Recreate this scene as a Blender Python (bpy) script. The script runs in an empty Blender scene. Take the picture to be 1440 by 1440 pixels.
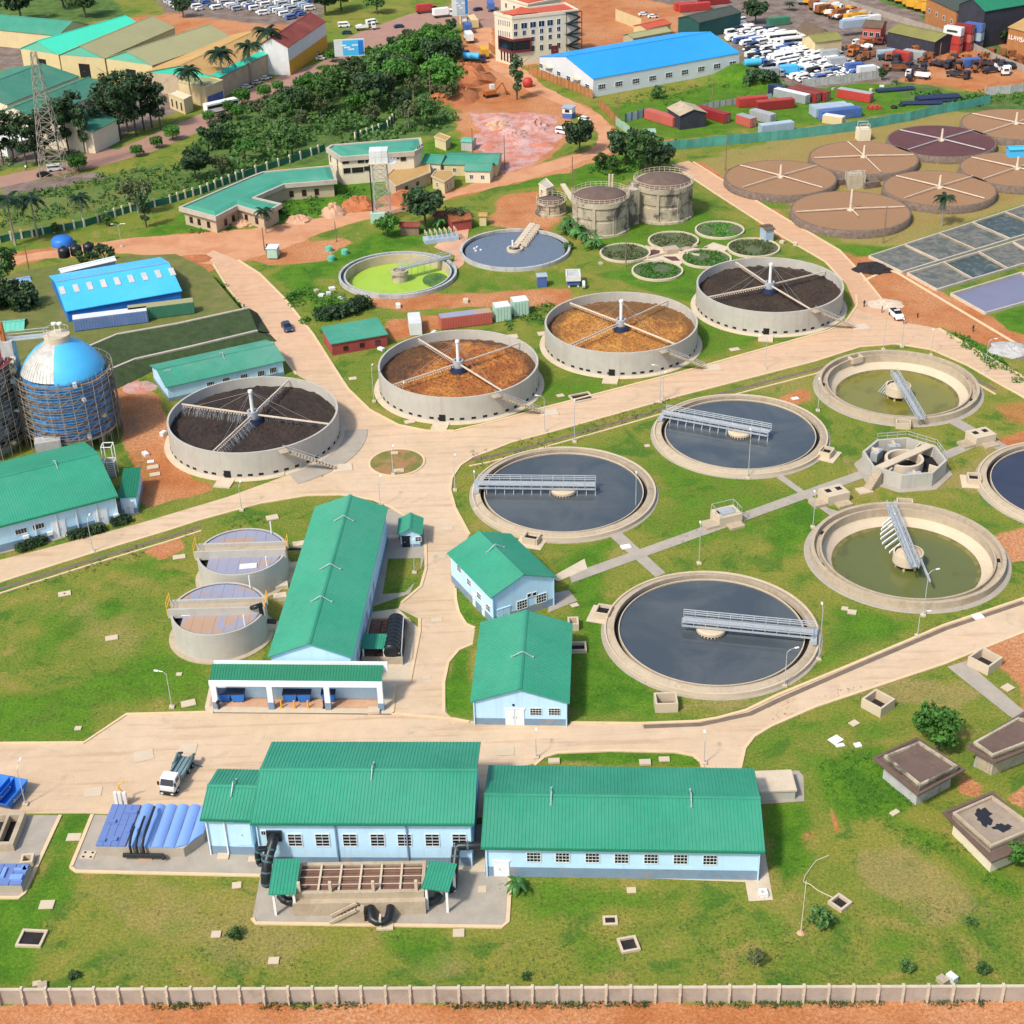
import bpy,bmesh,math,random
import numpy as np
from mathutils import Vector,Matrix
R = math.radians
random.seed(7)
SC = bpy.context.scene
COL = SC.collection
# ------------------------------------------------------------------ camera
H,FPX,PITCH,ROLL = 130.0,2151.37,0.534266,-0.029913
_F = Vector((0,math.cos(PITCH),-math.sin(PITCH))); _R = Vector((1,0,0)); _U = _R.cross(_F)
CR = _R * math.cos(ROLL) + _U * math.sin(ROLL); CU = -_R * math.sin(ROLL) + _U * math.cos(ROLL)
cam_d = bpy.data.cameras.new('camera'); cam = bpy.data.objects.new('camera',cam_d); COL.objects.link(cam)
cam.matrix_world = Matrix(((CR.x,CU.x,-_F.x,0),(CR.y,CU.y,-_F.y,0),(CR.z,CU.z,-_F.z,H),(0,0,0,1)))
cam_d.sensor_width = 36; cam_d.lens = 36 * FPX / 1440; cam_d.clip_start = 1; cam_d.clip_end = 12000
SC.camera = cam
# ------------------------------------------------------------------ light
SUN_EL,SUN_AZ = R(50),R(-136) # azimuth from +Y, clockwise: sun stands to the left
w = bpy.data.worlds.new('World'); SC.world = w; w.use_nodes = True
nt = w.node_tree; bg = nt.nodes['Background']
sky = nt.nodes.new('ShaderNodeTexSky'); sky.sky_type = 'NISHITA'; sky.sun_disc = False
sky.sun_elevation = SUN_EL; sky.sun_rotation = SUN_AZ; sky.air_density = 1.0; sky.dust_density = 2.5; sky.ozone_density = 1.0
nt.links.new(sky.outputs[0],bg.inputs[0]); bg.inputs[1].default_value = 0.14
sd = bpy.data.lights.new('sun','SUN'); sd.energy = 2.75; sd.angle = R(6); sd.color = (1,.925,.80)
so = bpy.data.objects.new('sun',sd); COL.objects.link(so)
_sv = Vector((math.sin(SUN_AZ) * math.cos(SUN_EL),math.cos(SUN_AZ) * math.cos(SUN_EL),math.sin(SUN_EL)))
so.rotation_euler = _sv.to_track_quat('Z','Y').to_euler(); so.location = (0,0,300)
vs = SC.view_settings; vs.view_transform = 'Standard'; vs.look = 'None'; vs.exposure = 0.5; vs.gamma = 1; vs.use_curve_mapping = False
SC.cycles.max_bounces = 6
# ------------------------------------------------------------------ places
def G(px,py,h=0.0):
 """point of the photograph -> place on the plane z = h"""
 d = _F + CR * ((px - 720) / FPX) + CU * ((720 - py) / FPX)
 t = (h - H) / d.z
 return Vector((d.x * t,d.y * t,h))
def PX(p):
 d = Vector(p) - Vector((0,0,H)); z = d.dot(_F)
 return 720 + FPX * d.dot(CR) / z,720 - FPX * d.dot(CU) / z
def HT(px,py,py2):
 """height of something standing at (px,py) whose top is seen at row py2"""
 b = G(px,py); y0 = PX(b)[1]; y1 = PX(b + Vector((0,0,1)))[1]
 h = (py2 - y0) / (y1 - y0)
 for _ in range(4):
  y = PX(b + Vector((0,0,h)))[1]; h += (py2 - y) / (y1 - y0)
 return h
def GL(l,h=0.0): return [G(a,b,h) for a,b in l]
# ------------------------------------------------------------------ materials
MT = {}
def nodes_of(name):
 m = bpy.data.materials.new(name); m.use_nodes = True
 t = m.node_tree; b = t.nodes['Principled BSDF']; MT[name] = m
 return m,t,b
class NT:
 def __init__(s,t): s.t = t
 def n(s,typ,**k):
  x = s.t.nodes.new('ShaderNode' + typ)
  for a,v in k.items():
   if isinstance(a,str) and a.startswith('i_'):
    x.inputs[int(a[2:])].default_value = v
   else: setattr(x,a,v)
  return x
 def l(s,a,b): s.t.links.new(a,b)
 def pos(s):
  if not hasattr(s,'_p'): s._p = s.n('NewGeometry').outputs['Position']
  return s._p
 def noise(s,scale,detail=4,rough=.55,vec=None,dist=0):
  x = s.n('TexNoise'); x.inputs['Scale'].default_value = scale; x.inputs['Detail'].default_value = detail
  x.inputs['Roughness'].default_value = rough; x.inputs['Distortion'].default_value = dist
  s.l(vec or s.pos(),x.inputs['Vector']); return x.outputs['Fac']
 def math(s,op,a,b=0.0,c=None,clamp=False):
  x = s.n('Math',operation=op,use_clamp=clamp)
  for i,v in enumerate((a,b,c)):
   if v is None: continue
   if isinstance(v,(int,float)): x.inputs[i].default_value = v
   else: s.l(v,x.inputs[i])
  return x.outputs[0]
 def mr(s,v,a,b,c=0.,d=1.,smooth=True):
  x = s.n('MapRange',interpolation_type='SMOOTHSTEP' if smooth else 'LINEAR')
  s.l(v,x.inputs[0])
  for i,q in enumerate((a,b,c,d)): x.inputs[i + 1].default_value = q
  return x.outputs[0]
 def mix(s,f,a,b,mode='MIX'):
  x = s.n('Mix',data_type='RGBA',blend_type=mode)
  for i,v in ((0,f),(6,a),(7,b)):
   if isinstance(v,(int,float)): x.inputs[i].default_value = v
   elif isinstance(v,tuple): x.inputs[i].default_value = (*v[:3],1)
   else: s.l(v,x.inputs[i])
  return x.outputs[2]
 def scale(s,c,v): # colour times value
  x = s.n('VectorMath',operation='SCALE')
  if isinstance(c,tuple): x.inputs[0].default_value = c[:3]
  else: s.l(c,x.inputs[0])
  if isinstance(v,(int,float)): x.inputs['Scale'].default_value = v
  else: s.l(v,x.inputs['Scale'])
  return x.outputs[0]
 def bump(s,h,strength,dist,b):
  x = s.n('Bump'); x.inputs['Strength'].default_value = strength; x.inputs['Distance'].default_value = dist
  s.l(h,x.inputs['Height']); s.l(x.outputs[0],b.inputs['Normal'])
def mat(name,col,rough=.75,var=.18,scale=.5,stain=None,sscale=.15,sth=(.52,.66),samt=.7,bump=0,bscale=3.,metal=0,spec=.4,rnd=0,drip=0,dcol=(.12,.1,.08)):
 m,t,b = nodes_of(name); N = NT(t)
 n1 = N.noise(scale,6,.62); f = N.mr(n1,.25,.75,1 - var,1 + var,False)
 n3 = N.noise(scale * 11,3,.6); f = N.math('MULTIPLY',f,N.mr(n3,.2,.8,1 - var * .5,1 + var * .5,False))
 if rnd:
  oi = N.n('ObjectInfo'); f = N.math('MULTIPLY',f,N.mr(oi.outputs['Random'],0,1,1 - rnd,1 + rnd,False))
 c = N.scale(col,f)
 if stain:
  n2 = N.noise(sscale,6,.68,dist=.4)
  c = N.mix(N.math('MULTIPLY',N.mr(n2,*sth),samt),c,stain)
 if drip: # weathering streaks that run down upright faces
  mp = N.n('Mapping'); N.l(N.pos(),mp.inputs['Vector']); mp.inputs['Scale'].default_value = (1.3,1.3,.09)
  n4 = N.noise(1.,5,.7,vec=mp.outputs[0])
  c = N.mix(N.math('MULTIPLY',N.mr(n4,.5,.74),drip),c,dcol)
 N.l(c,b.inputs['Base Color']); b.inputs['Roughness'].default_value = rough; b.inputs['Metallic'].default_value = metal
 b.inputs['Specular IOR Level'].default_value = spec
 if bump: N.bump(N.noise(bscale,5,.6),bump,.15,b)
 return m
mat('green_roof',(.03,.255,.155),.58,.15,.1,(.06,.29,.19),.09,(.42,.68),.6,rnd=.05)
mat('green_roof_dark',(.012,.17,.09),.6,.12,.2)
mat('green_roof_faded',(.05,.27,.18),.6,.14,.15,(.16,.3,.24),.08,(.48,.7),.5)
mat('pale_blue_wall',(.48,.71,.87),.8,.06,.3,(.42,.52,.55),.35,(.55,.75),.45,drip=.3,dcol=(.3,.42,.5))
mat('plinth_blue',(.17,.26,.36),.8,.14,.5,(.36,.27,.2),.4,(.5,.7),.6)
mat('white_trim',(.72,.76,.78),.6,.08,.4,(.6,.6,.55),.4,(.55,.75),.5)
mat('white_paint',(.78,.78,.76),.45,.08,rnd=.08)
mat('dark_glass',(.012,.016,.02),.12,.2,spec=.6)
mat('black_void',(.01,.01,.01),.95,.1)
mat('steel',(.42,.46,.48),.45,.12,metal=.25)
mat('galvanised',(.55,.58,.6),.4,.1,metal=.4)
mat('black_plastic',(.014,.017,.02),.38,.2)
mat('yellow_paint',(.75,.36,.03),.5,.1)
mat('concrete',(.44,.40,.33),.9,.12,.35,(.30,.26,.2),.22,(.5,.7),.55,.15,4,drip=.35,dcol=(.25,.22,.18))
mat('concrete_wall',(.43,.41,.36),.88,.09,.4,(.36,.33,.27),.12,(.52,.72),.5,.15,4,drip=.45,dcol=(.3,.28,.24))
mat('concrete_tan',(.43,.355,.255),.9,.16,.3,(.33,.26,.175),.3,(.46,.66),.75,.2,4,drip=.5,dcol=(.25,.2,.14))
mat('concrete_pale',(.55,.46,.34),.9,.1,.5,(.42,.34,.25),.3,(.52,.72),.5)
mat('concrete_cream',(.53,.44,.32),.9,.08,.4,(.5,.38,.24),.2,(.5,.75),.5)
mat('concrete_old',(.42,.36,.26),.92,.2,.3,(.07,.06,.055),.16,(.5,.6),.85,.3,3,drip=.75,dcol=(.1,.085,.07))
mat('slab_brown',(.13,.088,.07),.95,.2,.5,(.3,.24,.2),.4,(.62,.75),.5,.2,3)
mat('slab_grey',(.3,.24,.18),.95,.18,.5,(.2,.15,.12),.4,(.5,.7),.5,.2,3)
mat('tar_patch',(.02,.02,.024),.5,.2)
mat('grey_walling',(.42,.42,.4),.9,.15,.6,(.2,.19,.18),.5,(.5,.7),.6,drip=.5)
mat('black_media',(.05,.037,.03),.95,.6,.9,(.13,.075,.05),1.1,(.55,.7),.7,.9,2.2)
mat('brown_media',(.06,.04,.028),.95,.6,.9,(.14,.09,.05),1.2,(.6,.72),.5,.9,2.2)
mat('brown_gravel',(.28,.155,.08),.95,.1,1.5,(.3,.17,.09),.1,(.4,.7),.5,.25,9)
mat('purple_gravel',(.10,.04,.042),.95,.15,1.5,(.15,.06,.06),.12,(.45,.7),.5,.25,9)
mat('stone_edge',(.15,.11,.085),.95,.4,1.2,(.3,.25,.2),1.4,(.55,.7),.6,.6,2)
mat('pale_pipe',(.62,.52,.4),.7,.15,rnd=.05)
mat('grey_pipe',(.5,.49,.46),.6,.15)
mat('brick_red',(.3,.055,.05),.8,.15,.5,(.4,.1,.09),.3,(.5,.7),.4)
mat('laterite',(.38,.135,.055),.95,.25,.3,(.3,.1,.05),.2,(.5,.7),.5,.5,1.5)
mat('laterite_pale',(.52,.31,.2),.95,.2,.3,(.42,.2,.12),.2,(.5,.7),.5,.5,1.5)
mat('rubble_pink',(.45,.27,.24),.95,.25,.5,(.5,.18,.1),.3,(.5,.65),.7,.6,1.5)
mat('black_soil',(.022,.017,.018),.95,.5,.8,bump=.8,bscale=2)
mat('bright_blue_roof',(.018,.27,.70),.38,.05,.05,(.03,.33,.8),.03,(.4,.7),.4,spec=.5)
mat('sky_blue_roof',(.06,.44,.78),.45,.07,.1,(.12,.5,.8),.06,(.4,.7),.4)
mat('deep_blue',(.02,.16,.55),.5,.1)
mat('dull_blue_roof',(.2,.33,.5),.6,.1,.2)
mat('blue_cover',(.13,.2,.43),.42,.07,.3,(.2,.24,.46),.2,(.5,.75),.35)
mat('blue_cover_light',(.19,.33,.66),.35,.06,.3)
mat('lilac_cover',(.27,.28,.37),.6,.06,.3,(.42,.26,.15),.18,(.52,.58),.9)
mat('turquoise_roof',(.045,.56,.38),.5,.05,.1)
mat('turquoise_pale',(.12,.44,.33),.6,.08,.1)
mat('sage_roof',(.30,.29,.15),.7,.07,.15)
mat('tan_roof',(.40,.25,.09),.75,.1,.15,(.5,.33,.14),.1,(.45,.7),.5)
mat('cream_wall',(.58,.47,.26),.85,.08,.3,drip=.2,dcol=(.35,.28,.18))
mat('cream_pale',(.66,.58,.43),.85,.07,.3,drip=.15,dcol=(.4,.34,.26))
mat('beige_wall',(.46,.37,.25),.9,.12,.4,(.3,.22,.14),.3,(.5,.7),.5)
mat('red_roof',(.44,.085,.045),.75,.12,.2)
mat('maroon',(.14,.022,.025),.7,.15)
mat('maroon_roof',(.20,.045,.035),.8,.2,.2,(.3,.1,.08),.1,(.5,.7),.5)
mat('white_steel_wall',(.60,.64,.66),.5,.05,.2)
mat('ochre',(.62,.33,.03),.8,.1)
mat('rust',(.24,.085,.03),.9,.35,.6,(.1,.04,.02),.5,(.5,.65),.7)
mat('orange_paint',(.38,.12,.03),.8,.25,.6,(.16,.06,.03),.8,(.5,.65),.6,rnd=.2)
mat('timber_fence',(.36,.16,.06),.9,.2,.6)
mat('timber_scaffold',(.22,.15,.10),.9,.25,.8)
mat('dark_roof',(.05,.065,.055),.8,.15)
mat('brown_roof',(.13,.09,.06),.85,.2,.4)
mat('olive_roof',(.21,.2,.06),.8,.15,.2)
mat('dark_wall',(.035,.035,.05),.8,.3)
mat('orange_wall',(.4,.17,.06),.85,.15)
mat('teal_dark',(.015,.08,.075),.7,.15)
mat('teal_fence',(.075,.29,.235),.6,.15,.5,(.12,.36,.3),.3,(.5,.7),.6,rnd=.18)
mat('teal_fence_pale',(.27,.42,.33),.6,.12,.5,rnd=.1)
mat('fence_green',(.02,.13,.085),.7,.15)
mat('red_paint',(.42,.045,.035),.6,.15,.4,(.25,.08,.05),.5,(.52,.7),.5,rnd=.15)
mat('wine_paint',(.26,.025,.025),.6,.15)
mat('salmon_paint',(.48,.11,.085),.65,.1,.4,(.3,.12,.09),.5,(.5,.7),.5)
mat('container_blue',(.06,.13,.36),.6,.12,.3,(.2,.2,.25),.4,(.5,.7),.45,rnd=.15)
mat('faded_blue',(.13,.21,.42),.65,.12,.3,(.3,.28,.28),.4,(.5,.7),.5)
mat('old_green',(.035,.17,.115),.65,.14,.2,(.1,.2,.15),.12,(.45,.7),.6)
mat('container_pale',(.33,.42,.5),.6,.12,rnd=.1)
mat('container_grey',(.32,.34,.35),.6,.12,rnd=.12)
mat('container_green',(.05,.19,.11),.6,.12)
mat('container_white',(.62,.64,.63),.55,.1,rnd=.08)
mat('pale_green_paint',(.38,.56,.46),.6,.08)
mat('navy',(.02,.03,.075),.45,.2)
mat('tyre',(.012,.012,.013),.85,.2)
mat('loader_teal',(.16,.24,.26),.6,.2)
mat('teal_chassis',(.05,.11,.13),.6,.2)
mat('bark',(.10,.075,.055),.95,.3,1.)
mat('bark_pale',(.3,.27,.22),.95,.25,1.)
def leafmat(name,a,bcol,rnd=.25):
 m,t,b = nodes_of(name); N = NT(t)
 n = N.noise(.55,4,.6); n2 = N.noise(3.5,2,.5)
 oi = N.n('ObjectInfo')
 c = N.mix(N.mr(n,.35,.65),a,bcol)
 f = N.math('MULTIPLY',N.mr(n2,.2,.8,.65,1.35,False),N.mr(oi.outputs['Random'],0,1,1 - rnd,1 + rnd,False))
 N.l(N.scale(c,f),b.inputs['Base Color']); b.inputs['Roughness'].default_value = .6; b.inputs['Specular IOR Level'].default_value = .25
 tr = N.n('BsdfTranslucent'); N.l(N.scale(c,f),tr.inputs['Color'])
 ms = N.n('MixShader'); ms.inputs[0].default_value = .2
 N.l(b.outputs[0],ms.inputs[1]); N.l(tr.outputs[0],ms.inputs[2]); N.l(ms.outputs[0],t.nodes['Material Output'].inputs[0])
leafmat('leaf_dark',(.024,.056,.024),(.055,.105,.04),.4)
leafmat('leaf_mid',(.045,.115,.03),(.10,.19,.05),.4)
leafmat('leaf_bright',(.05,.16,.025),(.09,.23,.035))
leafmat('leaf_olive',(.075,.105,.04),(.12,.14,.06))
leafmat('leaf_palm',(.013,.036,.02),(.028,.065,.028))
leafmat('leaf_banana',(.03,.11,.03),(.08,.22,.05))
leafmat('hedge_dark',(.022,.065,.016),(.045,.10,.022))
def watermat(name,col,rough,stain,ssc,sth,samt=.5,bumpv=.04,spec=.5):
 m,t,b = nodes_of(name); N = NT(t)
 n = N.noise(ssc,5,.6,dist=.8)
 c = N.mix(N.math('MULTIPLY',N.mr(n,*sth),samt),col,stain)
 N.l(c,b.inputs['Base Color']); b.inputs['Roughness'].default_value = rough; b.inputs['Specular IOR Level'].default_value = spec
 N.bump(N.noise(2.2,3,.5),bumpv,.05,b)
watermat('water_dark',(.055,.07,.082),.14,(.095,.108,.112),.07,(.4,.64),.75)  # stain colour here paints pale cloud reflections into the water
watermat('water_navy',(.03,.036,.062),.16,(.05,.055,.08),.1,(.4,.7))
watermat('water_olive',(.19,.18,.03),.2,(.1,.085,.015),.16,(.5,.7),.6)
watermat('water_green',(.115,.13,.036),.2,(.075,.062,.012),.16,(.55,.72),.6)
watermat('water_lime',(.31,.47,.05),.6,(.20,.34,.03),.12,(.45,.7),.6,.1)
watermat('water_grey',(.12,.155,.205),.45,(.08,.11,.15),1.1,(.5,.72),.8,.3)
watermat('water_lilac',(.17,.17,.25),.3,(.2,.2,.27),.1,(.4,.7))
# ------------------------------------------------------------------ mesh builder
class MB:
 def __init__(s): s.v = []; s.f = []; s.m = []; s.cm = 0
 def add(s,vs,fs):
  o = len(s.v); s.v += [tuple(q) for q in vs]
  for f in fs: s.f.append(tuple(i + o for i in f)); s.m.append(s.cm)
 def quad(s,a,b,c,d): s.add((a,b,c,d),((0,1,2,3),))
 def ob(s,o,u,v,wv):
  o,u,v,wv = Vector(o),Vector(u),Vector(v),Vector(wv)
  p = [o,o + u,o + u + v,o + v]; p += [q + wv for q in p]
  if u.cross(v).dot(wv) < 0: fs = ((0,1,2,3),(7,6,5,4),(1,0,4,5),(2,1,5,6),(3,2,6,7),(0,3,7,4))
  else: fs = ((3,2,1,0),(4,5,6,7),(0,1,5,4),(1,2,6,5),(2,3,7,6),(3,0,4,7))
  s.add(p,fs)
 def box(s,c,sx,sy,sz,rz=0):
  """box standing on c"""
  ca,sa = math.cos(rz),math.sin(rz); u = Vector((ca * sx,sa * sx,0)); v = Vector((-sa * sy,ca * sy,0))
  s.ob(Vector(c) - u / 2 - v / 2,u,v,(0,0,sz))
 def prism(s,poly,z0,z1,top=True,bot=True):
  n = len(poly); a = sum(poly[i][0] * poly[(i + 1) % n][1] - poly[(i + 1) % n][0] * poly[i][1] for i in range(n))
  if a < 0: poly = poly[::-1]
  vs = [(p[0],p[1],z0) for p in poly] + [(p[0],p[1],z1) for p in poly]
  fs = [(i,(i + 1) % n,n + (i + 1) % n,n + i) for i in range(n)]
  if top: fs.append(tuple(range(n,2 * n)))
  if bot: fs.append(tuple(range(n - 1,-1,-1)))
  s.add(vs,fs)
 def bar(s,p,q,wd,ht=None,up=(0,0,1)):
  p,q = Vector(p),Vector(q); d = q - p; L = d.length
  if L < 1e-6: return
  ht = ht or wd; d /= L; up = Vector(up)
  if abs(d.dot(up)) > .98: up = Vector((1,0,0))
  x = d.cross(up).normalized(); y = x.cross(d)
  s.ob(p - x * wd / 2 - y * ht / 2,x * wd,y * ht,d * L)
 def tube(s,pts,r,n=8,caps=True):
  pts = [Vector(p) for p in pts]; k = len(pts); rr = r if isinstance(r,(list,tuple)) else [r] * k; vs = []; px = None
  for i,p in enumerate(pts):
   d = (pts[min(i + 1,k - 1)] - pts[max(i - 1,0)]).normalized()
   if px is None: px = d.orthogonal().normalized()
   px = (px - d * px.dot(d)).normalized(); y = d.cross(px)
   vs += [p + (px * math.cos(2 * math.pi * j / n) + y * math.sin(2 * math.pi * j / n)) * rr[i] for j in range(n)]
  fs = [(i * n + j,i * n + (j + 1) % n,(i + 1) * n + (j + 1) % n,(i + 1) * n + j) for i in range(k - 1) for j in range(n)]
  if caps: fs += [tuple(range(n - 1,-1,-1)),tuple(range((k - 1) * n,k * n))]
  s.add(vs,fs)
 def lathe(s,prof,n=64,c=(0,0,0),a0=0,a1=2 * math.pi):
  full = abs(a1 - a0) > 6.28; k = n if full else n + 1; vs = []; m = len(prof)
  for j in range(k):
   a = a0 + (a1 - a0) * j / n
   vs += [(c[0] + r * math.cos(a),c[1] + r * math.sin(a),c[2] + z) for r,z in prof]
  fs = []
  for j in range(n):
   j2 = (j + 1) % k
   for i in range(m - 1): fs.append((j * m + i,j2 * m + i,j2 * m + i + 1,j * m + i + 1))
  s.add(vs,fs)
 def disc(s,r,z,n=64,c=(0,0,0)):
  s.add([(c[0] + r * math.cos(2 * math.pi * j / n),c[1] + r * math.sin(2 * math.pi * j / n),c[2] + z) for j in range(n)],[tuple(range(n))])
 def sheet(s,poly,z):
  n = len(poly); a = sum(poly[i][0] * poly[(i + 1) % n][1] - poly[(i + 1) % n][0] * poly[i][1] for i in range(n))
  if a < 0: poly = poly[::-1]
  s.add([(p[0],p[1],z) for p in poly],[tuple(range(n))])
 def mesh(s,name,mats):
  me = bpy.data.meshes.new(name); me.from_pydata(s.v,[],s.f)
  for m in (mats if isinstance(mats,(list,tuple)) else [mats]): me.materials.append(MT[m] if isinstance(m,str) else m)
  if len(me.materials) > 1: me.polygons.foreach_set('material_index',s.m)
  me.update(); return me
def root_of(o):
 while o.parent: o = o.parent
 return o
def build(name,mb,mats,parent=None,world=True,smooth=False,tri=False,label=None):
 """world=True: coordinates are world ones, moved into the frame of the thing"""
 if world and parent is not None:
  M = root_of(parent).matrix_basis.inverted()
  mb.v = [tuple(M @ Vector(q)) for q in mb.v]
 me = mb.mesh(name,mats)
 if tri:
  b = bmesh.new(); b.from_mesh(me); bmesh.ops.triangulate(b,faces=b.faces[:]); b.to_mesh(me); b.free()
 if smooth: me.polygons.foreach_set('use_smooth',[True] * len(me.polygons))
 o = bpy.data.objects.new(name,me); COL.objects.link(o)
 if parent is not None: o.parent = parent
 if label: o['label'] = label
 return o
def smooth_by_angle(o,ang=40):
 me = o.data; b = bmesh.new(); b.from_mesh(me)
 for f in b.faces: f.smooth = True
 for e in b.edges:
  if len(e.link_faces) == 2: e.smooth = e.calc_face_angle(0) < R(ang)
 b.to_mesh(me); b.free(); return o
def tag(o,label,cat,group=None):
 o['label'] = label; o['category'] = cat
 if group: o['group'] = group
 return o
def thing(name,label,cat,loc=(0,0,0),rz=0,group=None):
 o = bpy.data.objects.new(name,None); COL.objects.link(o); o.empty_display_size = .5
 o.location = loc; o.rotation_euler = (0,0,rz); o.matrix_basis = Matrix.Translation(Vector(loc)) @ Matrix.Rotation(rz,4,'Z')
 return tag(o,label,cat,group)
def solo(name,mb,mats,label,cat,loc=None,group=None,smooth=False):
 """a thing that is one mesh; its origin moves to its base"""
 if loc is None:
  a = np.array(mb.v); loc = ((a[:,0].min() + a[:,0].max()) / 2,(a[:,1].min() + a[:,1].max()) / 2,a[:,2].min())
 mb.v = [(x - loc[0],y - loc[1],z - loc[2]) for x,y,z in mb.v]
 o = build(name,mb,mats,None,smooth=smooth); o.location = loc
 return tag(o,label,cat,group)
def struct(name,mb,mats,kind='structure',smooth=False,tri=False):
 o = build(name,mb,mats,smooth=smooth,tri=tri); o['kind'] = kind; return o
_kids = {}
def dup(o,loc,rz=0,label=None,group=None,scale=None,parent=None):
 c = o.copy(); COL.objects.link(c)
 if parent is None:
  c.location = loc; c.rotation_euler = (0,0,rz)
  if scale: c.scale = (scale,) * 3 if isinstance(scale,(int,float)) else scale
  if label: c['label'] = label
  if group: c['group'] = group
 else: c.parent = parent
 if o.name not in _kids: _kids[o.name] = [k for k in o.children]
 for k in _kids[o.name]: dup(k,None,parent=c)
 return c
def first_or_dup(store,key,make,loc,rz,label,group=None,scale=None):
 """the first of a kind is moved into place, later ones are copies"""
 if key not in store:
  o = store[key] = make(); _kids[o.name] = [k for k in o.children]
  o.location = loc; o.rotation_euler = (0,0,rz); o['label'] = label
  if group: o['group'] = group
  if scale: o.scale = (scale,) * 3 if isinstance(scale,(int,float)) else scale
  return o
 return dup(store[key],loc,rz,label,group,scale or (1,1,1))
def uv_of(a,b):
 d = Vector((b[0] - a[0],b[1] - a[1],0)); L = d.length; return d / L,L
def chaikin(pts,it=2,closed=True):
 for _ in range(it):
  out = []; n = len(pts)
  for i in range(n if closed else n - 1):
   a,b = Vector(pts[i]),Vector(pts[(i + 1) % n])
   out += [a * .75 + b * .25,a * .25 + b * .75]
  if not closed: out = [Vector(pts[0])] + out + [Vector(pts[-1])]
  pts = out
 return pts
def strip(mb,pts,wd,z0,z1):
 """kerb-like ribbon with a flat top along a polyline"""
 pts = [Vector((p[0],p[1],0)) for p in pts]; n = len(pts); L = []
 for i in range(n):
  d = (pts[min(i + 1,n - 1)] - pts[max(i - 1,0)]).normalized(); x = Vector((-d.y,d.x,0)) * wd / 2
  p = pts[i]; L += [(p.x + x.x,p.y + x.y,z0),(p.x + x.x,p.y + x.y,z1),(p.x - x.x,p.y - x.y,z1),(p.x - x.x,p.y - x.y,z0)]
 fs = [(4 * i + j,4 * i + j + 1,4 * i + 5 + j,4 * i + 4 + j) for i in range(n - 1) for j in range(3)]
 fs += [(0,3,2,1),tuple(4 * (n - 1) + j for j in range(4))]
 mb.add(L,[f[::-1] for f in fs])
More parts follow.
